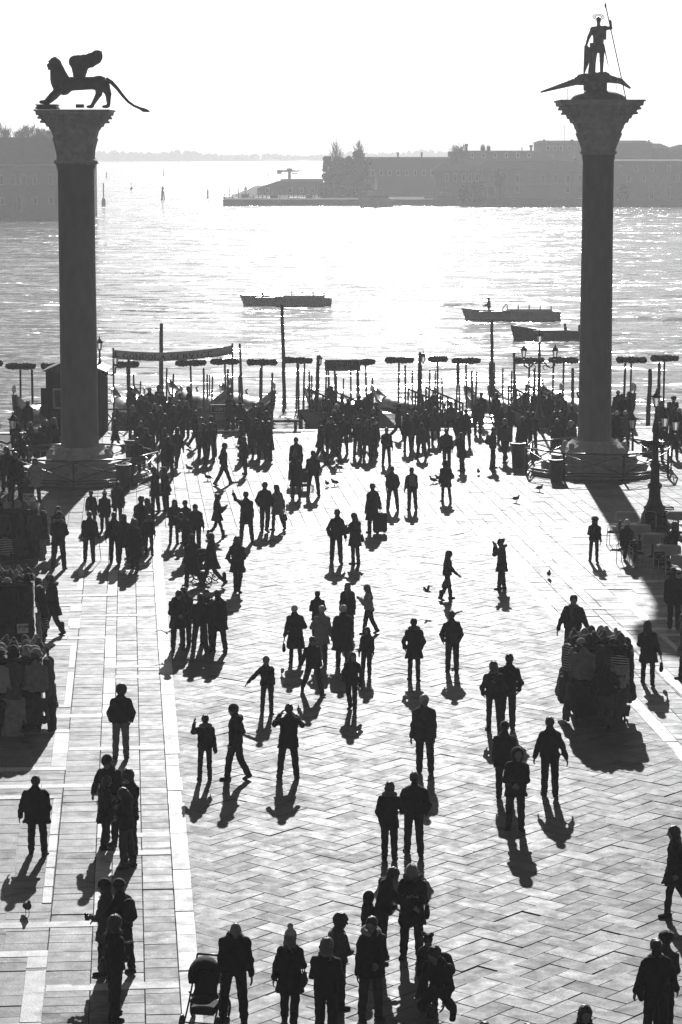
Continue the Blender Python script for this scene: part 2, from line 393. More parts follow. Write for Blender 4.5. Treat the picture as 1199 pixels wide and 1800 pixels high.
for p, q, r in cut:
    hx, hy = W_ - .005, W_ / 2 - .005
    pl = [(p + x * cos(r) - y * sin(r), q + x * sin(r) + y * cos(r)) for x, y in ((-hx, -hy), (hx, -hy), (hx, hy), (-hx, hy))]
    for ax, lim, sg in ((0, PL - .05, -1), (0, PR + .05, 1), (1, QB + .05, 1)):
        if pl: pl = clip(pl, ax, lim, sg)
    if len(pl) > 2:
        z = random.uniform(-.004, .003); n_ = len(pl); v = [w(x, y, z) for x, y in pl] + [w(x, y, -.05) for x, y in pl]
        mb.add(v, [tuple(range(n_))] + [(k, n_ + k, n_ + (k + 1) % n_, (k + 1) % n_) for k in range(n_)])
mb.build('cut_paving', M['slab'], PAVE)['kind'] = 'stuff'
# bordering slabs under the white key pattern, left and right
items = []
def cols(edges, q0, q1, depth):
    for a, b in zip(edges[:-1], edges[1:]):
        q = q0 + random.uniform(-.3, 0)
        while q < q1:
            d = depth * random.uniform(0.75, 1.25); items.append(((a + b) / 2, q + d / 2, abs(b - a), d, 0.0)); q += d
cols([0.70, 0.14, -0.42], 33, QB, 0.45); cols([-0.42, -0.73, -1.47], 33, QB, 0.45)
for e in (-1.47, -2.2, -2.95, -3.7, -4.5, -5.3, -6.2, -7.1): cols([e, e - 0.8], 33, QB, 0.55)
cols([12.32, 12.86, 13.4], 33, QB, 0.45); cols([13.4, 13.75, 14.5], 33, QB, 0.45)
for e in (14.5, 15.2, 15.9, 16.6, 17.3, 18.0, 18.8): cols([e, e + 0.72], 33, QB, 0.55)
lay(items, 'border_slab', M['border'], joined='border_paving')
items = []
for i in range(-18, 62):
    q = QB + 0.40; pw = 0.5; first = i % 2
    while q < Q_EDGE - 0.6:
        d = random.choice((0.8, 0.9, 1.0)) * (.5 if first else 1); first = 0; items.append((5.0 + i * pw, q + d / 2, pw, d, 0.0)); q += d
lay(items, 'quay_slab', M['slab'], keep=0, joined='quay_paving')
# white Istrian stone bands, a few millimetres proud
items = []
def vband(p0, p1, q0, q1):
    q = q0
    while q < q1 - 0.02:
        d = min(random.uniform(0.9, 1.5), q1 - q); 
        if q1 - q - d < 0.3: d = q1 - q
        items.append(((p0 + p1) / 2, q + d / 2, p1 - p0, d, 0.0)); q += d
def hband(p0, p1, qc, wd=0.34):
    p = p0
    while p < p1 - 0.02:
        d = min(random.uniform(0.9, 1.4), p1 - p)
        if p1 - p - d < 0.3: d = p1 - p
        items.append((p + d / 2, qc, d, wd, 0.0)); p += d
vband(PL - 0.34, PL, 33, QB); vband(PR, PR + 0.34, 33, QB)
for side in (-1, 1):
    X = (lambda d: 0.70 - d) if side < 0 else (lambda d: 12.32 + d)
    def V_(d0, d1, a, b): x = sorted((X(d0), X(d1))); vband(x[0], x[1], a, b)
    def H_(d0, d1, qc): x = sorted((X(d0), X(d1))); hband(x[0], x[1], qc)
    for k in range(-1, 4):
        g = 39.75 + 16.55 * k
        def ok(q): return 34 < q < QB - 0.3
        if ok(g): H_(0.0, 2.15, g)
        if ok(g + 1.8): H_(2.15, 4.6, g + 1.8)
        if ok(g - 1.8): H_(2.15, 4.6, g - 1.8)
        if ok(g): V_(2.15, 2.5, max(34, g - 1.63), min(QB - .2, g + 1.63))
        if ok(g + 3.4): H_(1.12, 3.6, g + 3.4)
        if ok(g + 7.85):
            V_(1.12, 1.43, g + 3.57, g + 7.68); H_(0.0, 1.43, g + 7.85)
        if ok(g + 9.15): H_(0.0, 1.43, g + 9.15)
        if ok(g + 13.2):
            V_(1.12, 1.43, g + 9.32, g + 13.03); H_(1.12, 3.6, g + 13.2)
        if ok(g + 12.3): V_(2.18, 2.36, g + 4.67, g + 12.13); H_(2.18, 4.6, g + 12.3)
        if ok(g + 4.5): H_(2.18, 4.6, g + 4.5)
hband(-8, 27, QB + 0.22, 0.42)
lay(items, 'white_slab', M['white'], zoff=0.008, joined='white_paving')
items = []; hband(-18, 40, Q_EDGE - 0.3, 0.6); lay(items, 'quay_edge_slab', M['white'], keep=60, zoff=0.03, joined='quay_edge')

# ---- water, far shore
wv = [(-9000, 60, WATER), (9000, 60, WATER), (9000, 5200, WATER), (-9000, 5200, WATER)]
tag(link('water', mesh_from('water', wv, [(0, 1, 2, 3)], M['water'])), kind='structure')

# ---- columns
def ngon(R, n, off, c=(0, 0)): return [(c[0] + R * sin(off + 2 * pi * k / n), c[1] - R * cos(off + 2 * pi * k / n)) for k in range(n)]
def sq_loft(mb, prof, n=32, tz=0):
    """profile of (half width, z, squareness 0..1): squareness blends a circle into a square"""
    st = []
    for i, (r, z, s) in enumerate(prof):                 # moulded courses step out one over the other
        if i and s >= .9: r0, z0, s0 = prof[i - 1]; st += [(r0 + .25 * (r - r0), z0 + .55 * (z - z0), s), (r - .02, z0 + .6 * (z - z0), s)]
        st.append((r, z, s))
    prof = st; V = []; F = []
    for r, z, s in prof:
        for k in range(n):
            a = 2 * pi * (k + .5) / n; m_ = max(abs(cos(a)), abs(sin(a))); g = r * ((1 - s) + s / m_)
            V.append((g * cos(a), g * sin(a), z))
    for i in range(len(prof) - 1):
        for k in range(n): F.append((i * n + k, i * n + (k + 1) % n, (i + 1) * n + (k + 1) % n, (i + 1) * n + k))
    F.append(tuple(range(n - 1, -1, -1))); F.append(tuple((len(prof) - 1) * n + k for k in range(n)))
    return mb.add(V, F, False)
def column(cx_px, Y, capprof, ring, shaft, foot_y, mshaft, label, off):
    s = ppm(Y); X = (cx_px - 599.5) / s
    root = empty('column', (X, Y, 0)); tag(root, label, 'column', 'two granite columns on the waterfront')
    Z = lambda y: zat(y, Y)
    for k, (R, z0, z1) in enumerate(((2.72, -0.02, 0.28), (2.30, 0.28, 0.54), (1.86, 0.54, 0.80))):
        mb = MB(); pg = ngon(R, 8, off)
        mb.prism(pg, z0, z1 - 0.05); mb.prism(ngon(R + 0.03, 8, off), z1 - 0.05, z1); mb.build('step', M['step'], root)
    mb = MB(); zf = Z(foot_y); rb = shaft[-1][0] / s                 # worn carved base
    sq_loft(mb, [(1.28, 0.80, .9), (1.30, 0.95, .8), (1.22, 1.12, .55), (1.05, 1.25, .2), (rb + .14, 1.38, 0), (rb + .10, zf - .12, 0), (rb + .05, zf, 0)]); mb.build('base', M['capital'], root)
    for k in range(8):                                               # battered figures round the base
        a = 2 * pi * (k + .5) / 8 + off; mb = MB()
        mb.lathe([(.16, 0), (.22, .12), (.2, .25), (.12, .34), (.13, .42), (.06, .5)], 10, (1.22 * sin(a), -1.22 * cos(a), .8)); mb.build('carved_figure', M['capital'], root)
    mb = MB(); mb.lathe([(hw / s, Z(y)) for hw, y in reversed(shaft)], 48); mb.build('shaft', mshaft, root)
    mb = MB(); mb.lathe([(hw / s, Z(y)) for hw, y in reversed(ring)], 40); mb.build('neck_ring', M['capital'], root)
    mb = MB(); sq_loft(mb, [(hw / s, Z(y), q) for hw, y, q in reversed(capprof)], 40); cp = mb.build('capital', M['capital'], root)
    # acanthus leaf ribs on the four corners and dentil courses
    bell = [p for p in capprof if p[2] < .75]
    for k in range(4):
        a = pi / 4 + k * pi / 2; pts = []; rr = []
        for hw, y, q in bell:
            r_ = hw / s * ((1 - q) + q * 1.414) - 0.03; pts.append((r_ * cos(a), r_ * sin(a), Z(y))); rr.append(.09)
        MB().tube(pts, rr, 8).build('corner_leaf', M['capital'], cp)
    for hw, y, nn in [(p[0], p[1], 0) for p in capprof if p[2] >= .9][2:4]:
        mb = MB(); r_ = hw / s + .01; m_ = int(2 * r_ / .16)
        for sd in range(4):
            R = Matrix.Rotation(sd * pi / 2, 3, 'Z')
            for i in range(m_): mb.box(R @ Vector((-r_ + (i + .5) * 2 * r_ / m_, -r_, Z(y) - .03)), (.08, .07, .09), sd * pi / 2)
        mb.build('dentil_course', M['capital'], cp)
    mb = MB(); hw = capprof[0][0] / s; mb.box((0, 0, Z(capprof[0][1]) + .03), (2 * hw + .06, 2 * hw + .06, .07)); mb.build('abacus', M['capital'], root)
    return root, s, Z(capprof[0][1]) + .065
LC_Y, RC_Y = 103.4, 105.6
colL, sL, topL = column(141, LC_Y,
    [(63, 196, 1), (62, 201, 1), (57, 206, 1), (53, 213, 1), (46, 221, 1), (41, 226, 1), (38, 232, .95), (37, 243, .7), (35, 255, .55), (33.5, 270, .4), (32.5, 282, .25)],
    [(33, 280), (37, 282), (38, 285), (36, 288), (33, 290)], [(32.5, 288), (34, 292), (31.5, 300), (31.5, 400), (32.2, 600), (33, 760), (33.6, 785), (36, 792), (37, 797)], 797, M['column_grey'],
    'left granite column with a carved capital carrying the winged lion', radians(2))
colR, sR, topR = column(1044.5, RC_Y,
    [(71, 179, 1), (70, 184, 1), (64, 190, 1), (59, 198, 1), (52, 206, 1), (47, 213, 1), (41, 221, .9), (38, 234, .7), (35, 246, .5), (31, 258, .3), (29, 266, .15)],
    [(29, 264), (31, 266), (32, 268.5), (30, 271), (28, 273)], [(28, 271), (28.5, 276), (27, 284), (27, 400), (27.6, 500), (28.6, 700), (29.2, 760), (31, 778), (32, 784)], 784, M['column_red'],
    'right granite column with a flared capital carrying the standing saint', radians(12.5))

# ---- railings round the columns
def railing(c, R, off, label):
    root = empty('railing', c); tag(root, label, 'railing', 'railings round the columns')
    P = [Vector((x, y, 0)) for x, y in ngon(R, 8, off)]
    pm = MB().box((0, 0, .54), (.075, .075, 1.08)).box((0, 0, .01), (.22, .22, .03)).me('post', M['iron'])
    for k in range(8):
        o = link('post', pm, root, P[k]); o.rotation_euler = (0, 0, off + 2 * pi * k / 8)
        a, b = P[k], P[(k + 1) % 8]; u = Vector((0, 0, 1))
        MB().tube([a + u * 1.09, b + u * 1.09], .038, 8).build('top_rail', M['rail'], root)
        for z in (.3, .18): MB().tube([a + u * z, b + u * z], .026, 6).build('low_rail', M['rail'], root)
        MB().tube([a + u * .3, b + u * 1.05], .022, 6).build('brace', M['rail'], root)
        MB().tube([a + u * 1.05 , b + u * .3], .022, 6).build('brace', M['rail'], root)
railing(Vector(((139 - 599.5) / sL, LC_Y, 0)), 3.2, radians(2), 'octagonal iron railing with crossed braces round the left column')
railing(Vector(((1053 - 599.5) / sR, RC_Y, 0)), 3.15, radians(12.5), 'octagonal iron railing with crossed braces round the right column')
# ================================================================ statues
# winged lion, its side view measured in column-top metres
sc_ = 5.45 * sL
def LX(zx): return (zx - 398) / sc_
def LZ(zy): return (640 - zy) / sc_
def L3(zx, zy, y=0.0): return (LX(zx), y, LZ(zy))
lion = empty('lion_statue', (colL.location.x, LC_Y, topL)); tag(lion, 'dark bronze winged lion with long straight tail on the left column', 'statue')
def lion_f(P):
    R, Fw = (0, 1, 0), (1, 0, 0)
    d = ecap(P, L3(270, 400), L3(600, 390), (.28, .29), (.22, .25), (0, 1, 0), (0, 0, 1))
    d = sm(d, ecap(P, L3(255, 385), L3(300, 420), (.33, .38), (.30, .36), (0, 1, 0), (0, 0, 1)), .1)
    d = sm(d, ell(P, L3(640, 400), (.30, .29, .34)), .1)
    d = sm(d, cap(P, L3(250, 330), L3(225, 225), .35, .24), .12)          # mane
    d = sm(d, ell(P, L3(215, 205), (.22, .19, .24)), .06)
    d = sm(d, cap(P, L3(190, 225), L3(158, 228), .13, .085), .04)         # muzzle
    d = sm(d, cap(P, L3(175, 255), L3(155, 262), .07, .045), .02)         # jaw
    d = sm(d, cap(P, L3(170, 190), L3(155, 190), .05, .03), .02)          # brow
    for y in (-.17, .17):
        d = sm(d, cap(P, L3(225, 165, y * .7), L3(228, 150, y * .8), .05, .03), .03)
        a = 0 if y < 0 else 18
        d = sm(d, cap(P, L3(265, 440, y), L3(190 + a, 510, y), .18, .125), .07)
        d = sm(d, cap(P, L3(190 + a, 510, y), L3(125 + a, 568, y), .125, .095), .04)
        d = sm(d, ell(P, L3(98 + a, 568, y), (.15, .10, .08)), .04)
        x0 = (640, 620, 560, 535) if y > 0 else (690, 715, 718, 690)
        d = sm(d, cap(P, L3(x0[0] - 10, 410, y), L3(x0[1], 490, y), .22, .13), .07)
        d = sm(d, cap(P, L3(x0[1], 490, y), L3(x0[2], 590, y), .125, .075), .04)
        d = sm(d, ell(P, L3(x0[3], 610, y), (.16, .10, .07)), .04)
    return np.minimum(d + .010 * np.sin(P[:, 0] * 31 + P[:, 2] * 17) * np.sin(P[:, 2] * 29 + P[:, 1] * 23) * (P[:, 0] < LX(330)), 9)
link('body', sdf_me('body', lion_f, (LX(40), -.62, 0), (LX(780), .62, LZ(120)), .035, M['bronze']), lion)
WP = [(LX(a), LZ(b)) for a, b in ((395, 350), (385, 290), (377, 250), (360, 228), (352, 195), (362, 165), (385, 145), (420, 136), (470, 134), (520, 128), (565, 112), (600, 94), (628, 87), (648, 95), (655, 120), (652, 160), (635, 195), (600, 222), (560, 243), (518, 256), (510, 285), (500, 320), (490, 350))]
def wing_f(P):
    d = np.full(len(P), 9.0); q = polyd(P[:, 0], P[:, 2], WP)
    for y in (-.26, .26):
        yy = np.abs(P[:, 1] - y - np.sign(y) * .16 * np.clip((P[:, 2] - LZ(340)) / .9, 0, 1)); th = .10 * np.clip(-q / .10, 0, 1) ** .5 + .02
        d = np.minimum(d, np.maximum(q, yy - th))
    return d + .010 * np.sin((P[:, 0] - P[:, 2] * .55) * 34) * (P[:, 0] > LX(400))
link('wings', sdf_me('wings', wing_f, (LX(330), -.62, LZ(400)), (LX(680), .62, LZ(75)), .03, M['bronze']), lion)
tp = [L3(690, 355), L3(745, 385), L3(800, 445), L3(850, 510), L3(900, 565), L3(950, 600), L3(1010, 626), L3(1040, 640), L3(1075, 648), L3(1100, 655)]
MB().tube(tp, [.10, .085, .07, .062, .055, .05, .055, .085, .06, .02], 10).build('tail', M['bronze'], lion)
MB().box((LX(140), 0, LZ(624)), (.86, 1.1, .07)).box((LX(140), 0, LZ(605)), (.78, 1.0, .11)).box((LX(140), 0, LZ(594)), (.86, 1.08, .04)).build('book_plinth', M['bronze'], lion)
MB().box((LX(445), 0, LZ(604)), (.30, .5, .14)).build('support_block', M['bronze'], lion)

# saint on a crocodile
ss = 3.4355 * sR
def SX(zx): return (zx - 700) / ss
def SZ(zy): return (605 - zy) / ss
def S3(zx, zy, y=0.0): return (SX(zx), y, SZ(zy))
saint = empty('saint_statue', (colR.location.x, RC_Y, topR)); saint.scale = (.97, .97, .97); tag(saint, 'marble warrior saint with halo and spear standing on a crocodile', 'statue')
def croc_f(P):
    d = ecap(P, S3(345, 555), S3(590, 482), (.05, .04), (.24, .17), (0, 1, 0), (0, 0, 1))
    d = sm(d, ecap(P, S3(590, 480), S3(730, 466), (.28, .24), (.27, .24), (0, 1, 0), (0, 0, 1)), .08)
    d = sm(d, ecap(P, S3(730, 470), S3(835, 492), (.25, .19), (.17, .11), (0, 1, 0), (0, 0, 1)), .08)
    d = sm(d, ecap(P, S3(835, 495), S3(886, 530), (.16, .10), (.07, .05), (0, 1, 0), (0, 0, 1)), .05)
    for x in (630, 720):
        for y in (-.25, .25): d = sm(d, cap(P, S3(x, 490, y), S3(x + 10, 525, y * 1.3), .09, .06), .05)
    return d + .012 * np.sin(P[:, 0] * 45) * (P[:, 2] > SZ(500))
cro = link('crocodile', sdf_me('crocodile', croc_f, (SX(335), -.5, SZ(570)), (SX(900), .5, SZ(420)), .03, M['marble']), saint)
for k in range(7): MB().lathe([(.04, 0), (.03, .05), (.005, .1)], 6, S3(748 + k * 13, 462 + k * 3.2)).build('back_scale', M['marble'], cro)
def base_f(P):
    d = ell(P, S3(697, 605), (1.17, .95, .42))
    d = np.maximum(d, -P[:, 2])
    return np.minimum(d, np.maximum(ell(P, S3(675, 520), (.50, .42, .9)), np.abs(P[:, 2] - SZ(520)) - .2))
link('mound', sdf_me('mound', base_f, (SX(520), -1, 0), (SX(875), 1, SZ(485)), .04, M['marble']), saint)
def saint_f(P):
    d = ecap(P, S3(690, 260), S3(692, 190), (.21, .16), (.27, .17), (1, 0, 0), (0, 1, 0))
    d = sm(d, ecap(P, S3(690, 300), S3(690, 255), (.245, .19), (.20, .15), (1, 0, 0), (0, 1, 0)), .05)
    d = np.where(P[:, 2] < SZ(318), np.maximum(d, (SZ(318) - P[:, 2])), d)
    d = sm(d, cap(P, S3(655, 178), S3(728, 172), .11, .11), .07)
    d = sm(d, cap(P, S3(690, 170), S3(690, 140), .075, .07), .04)
    d = sm(d, ell(P, S3(690, 124), (.095, .115, .145)), .03)
    for x0, x1, x2 in ((670, 665, 662), (712, 712, 712)):
        d = sm(d, cap(P, S3(x0, 300), S3(x1, 365, -.03), .125, .09), .05)
        d = sm(d, cap(P, S3(x1, 365, -.03), S3(x2, 436), .09, .065), .03)
        d = sm(d, ell(P, S3(x2, 440, -.06), (.08, .17, .06)), .03)
    d = sm(d, cap(P, S3(652, 185), S3(632, 225), .09, .07), .05)            # arm to the shield
    d = sm(d, cap(P, S3(632, 225), S3(617, 272), .065, .05), .03)
    d = sm(d, cap(P, S3(730, 172), S3(765, 172, -.05), .085, .065), .05)    # raised arm
    d = sm(d, cap(P, S3(765, 172, -.05), S3(762, 135, -.08), .06, .045), .03)
    d = sm(d, ell(P, S3(758, 132, -.08), (.06, .06, .07)), .02)
    d = sm(d, ecap(P, S3(730, 185, .1), S3(732, 235, .12), (.07, .06), (.06, .05), (1, 0, 0), (0, 1, 0)), .04)
    return d
link('figure', sdf_me('figure', saint_f, (SX(600), -.4, SZ(452)), (SX(785), .4, SZ(95)), .024, M['marble']), saint)
MB().tube([S3(652, 260), S3(658, 350), S3(652, 440)], [.10, .13, .16], 10).build('support_trunk', M['marble'], saint)
mb = MB(); pl = [(SX(x), SZ(y)) for x, y in ((605, 275), (622, 276), (638, 290), (646, 320), (644, 350), (632, 385), (605, 452), (601, 440), (603, 350))]
mb.extr(pl, 'y', -.12, .02).build('shield', M['marble'], saint)
MB().tube([S3(729, 38, -.14), S3(862, 600, -.14)], .022, 8).build('spear_shaft', M['iron'], saint)
mb = MB(); mb.lathe([(.005, .12), (.05, -.02), (.025, -.06), (.02, -.12)], 6, S3(728, 36, -.14)); mb.build('spear_head', M['iron'], saint)
MB().tube([S3(720, 268, -.1), S3(752, 402, -.12)], [.035, .012], 6).build('sword', M['iron'], saint)
hal = MB(); cz = Vector(S3(688, 105))
for rr in (.24, .13): hal.tube([cz + Vector((rr * cos(a), -.02 + rr * .85 * sin(a), rr * .5 * sin(a))) for a in [2 * pi * k / 24 for k in range(25)]], .013, 5, False)
for k in range(12):
    a = 2 * pi * k / 12; hal.tube([cz + Vector((r_ * cos(a), -.02 + r_ * .85 * sin(a), r_ * .5 * sin(a))) for r_ in (.13, .24)], .010, 5)
hal.build('halo', M['iron'], saint)
for x, t, b in ((506, 535, 600), (803, 510, 545)): MB().tube([S3(x, t), S3(x, b)], .012, 5).build('support_rod', M['iron'], saint)

# ================================================================ street lamps
def lantern_mesh():
    mb = MB(); g = MB()
    n = 6
    g.lathe([(.13, .06), (.20, .50)], n, smooth=False)
    mb.lathe([(.04, -.12), (.07, -.04), (.14, .0), (.15, .05), (.12, .06)], n, smooth=False)
    mb.lathe([(.22, .50), (.27, .53), (.25, .57), (.13, .68), (.09, .76), (.05, .80), (.06, .86), (.02, .92), (.03, .96), (.005, 1.02)], n, smooth=False)
    for k in range(n):
        a = 2 * pi * k / n; mb.tube([(.135 * cos(a), .135 * sin(a), .05), (.208 * cos(a), .208 * sin(a), .52)], .013, 4)
        mb.lathe([(.03, 0), (.02, .05), (.0, .09)], 4, (.25 * cos(a), .25 * sin(a), .55), False)
    return mb.me('frame', M['iron']), g.me('glass', M['glass'])
LF, LG = lantern_mesh()
def put_lantern(root, loc, s=1.0):
    f = link('lantern', LF, root, loc); f.scale = (s, s, s); g = link('glass', LG, f); return f
def lamp(name, base, H, label, arms, s=1.0, reach=.82, drop=.80, big=True):
    root = empty(name, base); tag(root, label, 'street lamp', 'three-armed street lamps')
    mb = MB()
    if big: mb.lathe([(.62, 0), (.62, .12), (.50, .2), (.46, .45), (.36, .62), (.40, .70), (.30, .8), (.22, 1.0), (.20, 1.35), (.26, 1.42), (.26, 1.52), (.17, 1.6), (.15, 2.1), (.19, 2.15), (.19, 2.25), (.12, 2.35), (.10, H - 1.6), (.14, H - 1.55), (.12, H - 1.35), (.06, H - 1.1), (.06, H - .9)], 12)
    else: mb.lathe([(.35, 0), (.35, .5), (.22, .55), (.16, .7), (.12, 1.0), (.14, 1.05), (.08, 1.2), (.065, H - 1.3), (.09, H - 1.28), (.05, H - 1.1), (.05, H - .9)], 10)
    mb.build('post', M['iron'], root)
    SL = .66; zt = H - 1.02 * SL; put_lantern(root, (0, 0, zt), SL); MB().tube([(0, 0, H - 1.3), (0, 0, zt - .05)], .045, 8).build('neck', M['iron'], root)
    for a in arms:
        d = Vector((sin(a), -cos(a), 0)); z0 = H - 1.65 * s - (.25 if big else 0)
        zc = zt - drop
        pts = [d * .1 + Vector((0, 0, z0)), d * .3 + Vector((0, 0, z0 - .02)), d * (reach * .5) + Vector((0, 0, zc - .42 * s)), d * (reach * .75) + Vector((0, 0, zc - .5 * s)), d * (reach * .97) + Vector((0, 0, zc - .38 * s)), d * reach + Vector((0, 0, zc - .1 * s))]
        ar = MB().tube(pts, .035 * s + .005, 8); 
        ar.tube([d * (.3 + .12 * cos(t)) + Vector((0, 0, z0 - .2 + .12 * sin(t))) for t in [k * .6 for k in range(10)]], .022, 6)
        ar.build('arm', M['iron'], root); put_lantern(root, d * reach + Vector((0, 0, zc)), SL)
b = gp(1150, 926); lamp('street_lamp', b, zat(682, b.y), 'three-armed iron street lamp rising behind the cafe tables', [radians(-95), radians(50), radians(150)])
b = gp(-14, 928); lamp('street_lamp', b, zat(682, b.y), 'iron street lamp at the left edge, only a lantern arm showing', [radians(85), radians(-60), radians(200)])
b = gp(947, 752); lamp('street_lamp', b, zat(578, b.y), 'tall waterfront street lamp left of the right column', [radians(-92), radians(88)], 1.0, .75, .7, False)
b = gp(177, 758); lamp('street_lamp', b, zat(590, b.y), 'waterfront street lamp half hidden behind the left column', [radians(-92), radians(88)], 1.0, .75, .7, False)

# ================================================================ litter bins
def bin_(px, py, label, r=.30, h=.95):
    root = empty('litter_bin', gp(px, py)); tag(root, label, 'litter bin', 'round litter bins at the railings')
    MB().lathe([(r * .86, .02), (r, h - .1)], 20).build('drum', M['iron'], root)
    MB().lathe([(r + .02, h - .1), (r + .05, h - .07), (r + .05, h), (r - .02, h + .01), (r - .05, h - .05)], 20).build('rim', M['iron'], root)
    MB().box((0, -r * .93, h * .55), (.22, .04, .3)).build('notice', M['board'], root)
bin_(217, 858, 'dark drum litter bin in front of the left railing')
bin_(46, 872, 'dark drum litter bin beside the person in a pale coat', .36, 1.0)
bin_(911, 822, 'tall dark litter bin left of the right railing', .30, 1.05)
bin_(978, 846, 'dark litter bin at the front post of the right railing', .28, .9)
bin_(1139, 812, 'litter bin behind the right column beyond the railing', .28, .9)
bin_(232, 812, 'litter bin behind the left column beside the railing corner', .3, .95)

# ================================================================ quay: jetties, poles, bundles, kiosk
def jetty(px0, px1, q1, label):
    a = pq(gp(px0, 742)); b = pq(gp(px1, 742)); p0, p1 = a[0], b[0]
    root = empty('jetty', w((p0 + p1) / 2, Q_EDGE + .02, 0), TH); tag(root, label, 'jetty', 'wooden jetties at the quay')
    L = q1 - Q_EDGE; wd = p1 - p0; nb = int(L / .3)
    pm = MB().box((0, 0, 0), (wd, .27, .06)).me('plank', M['wood'])
    for k in range(nb): link('plank', pm, root, (0, (k + .5) * .3 + .03, -.04 + random.uniform(-.006, .006)))
    for x in (-wd / 2 + .1, wd / 2 - .1):
        MB().box((x, L / 2, -.16), (.14, L, .16)).build('beam', M['wood'], root)
        for y in (.6, L * .5, L - .3): MB().tube([(x, y, -2.2), (x, y, -.24)], .11, 8).build('pile', M['pole'], root)
    return root, wd, L
jetty(196, 404, 130.5, 'wooden jetty crowded with people below the gondola banner')
jetty(540, 690, 131.5, 'wooden jetty behind the group near the middle of the quay')
jetty(725, 830, 129.5, 'wooden jetty between the two tall piles right of centre')
jetty(905, 1040, 131.0, 'wooden jetty in front of the right column')
def fence(px0, py0, px1, py1, h, label, nb=3):
    a, b = gp(px0, py0), gp(px1, py1); L = (b - a).length; ang = math.atan2(b.y - a.y, b.x - a.x)
    root = empty('wooden_fence', a, ang); tag(root, label, 'fence', 'wooden rails along the quay')
    for k in range(nb + 1): MB().box((L * k / nb, 0, h / 2), (.1, .1, h)).build('post', M['wood'], root)
    for k in range(nb):
        x0, x1 = L * k / nb, L * (k + 1) / nb
        MB().tube([(x0, .06, .15), (x1, .06, h - .1)], .03, 4).build('brace', M['wood'], root)
        MB().tube([(x0, .08, h - .1), (x1, .08, .15)], .03, 4).build('brace', M['wood'], root)
    MB().box((L / 2, 0, h + .02), (L + .1, .14, .06)).build('handrail', M['wood'], root)
fence(187, 757, 226, 757, 1.0, 'crossed wooden rail fence right of the kiosk', 2)
fence(300, 745, 345, 743, 1.05, 'wooden rail fence behind the crowd under the banner', 2)
def gangway(px, py, rise, label, L=3.0, ang=radians(-55)):
    root = empty('gangway', gp(px, py), ang); tag(root, label, 'gangway', 'sloping gangways to the gondolas')
    wd = 1.1
    pm = MB().box((0, 0, 0), (.26, wd, .05)).me('tread', M['wood']); nt = int(L / .3)
    for k in range(nt): link('tread', pm, root, ((k + .5) * .3, 0, rise * (1 - (k + .5) / nt) + .05))
    for s in (-1, 1):
        y = s * wd / 2
        MB().tube([(0, y, rise + 1.05), (L, y, 1.0)], .045, 6).build('handrail', M['wood'], root)
        MB().tube([(0, y, rise + .05), (L, y, .02)], .06, 6).build('stringer', M['wood'], root)
        n_ = 5
        for k in range(n_ + 1):
            x = L * k / n_; z = rise * (1 - k / n_); MB().box((x, y, z + .52), (.07, .07, 1.04)).build('baluster', M['wood'], root)
        for k in range(n_):
            x0, x1 = L * k / n_, L * (k + 1) / n_; z0, z1 = rise * (1 - k / n_), rise * (1 - (k + 1) / n_)
            MB().tube([(x0, y, z0 + .1), (x1, y, z1 + .95)], .024, 4).tube([(x0, y, z0 + .95), (x1, y, z1 + .1)], .024, 4).build('lattice', M['wood'], root)
gangway(560, 738, .5, 'gangway with sloping handrails left of the pale smoke-haired group')
gangway(733, 737, .5, 'gangway with lattice rails below the small hanging lantern')
gangway(909, 736, .6, 'gangway with crossed lattice rails beside the waterfront lamp')

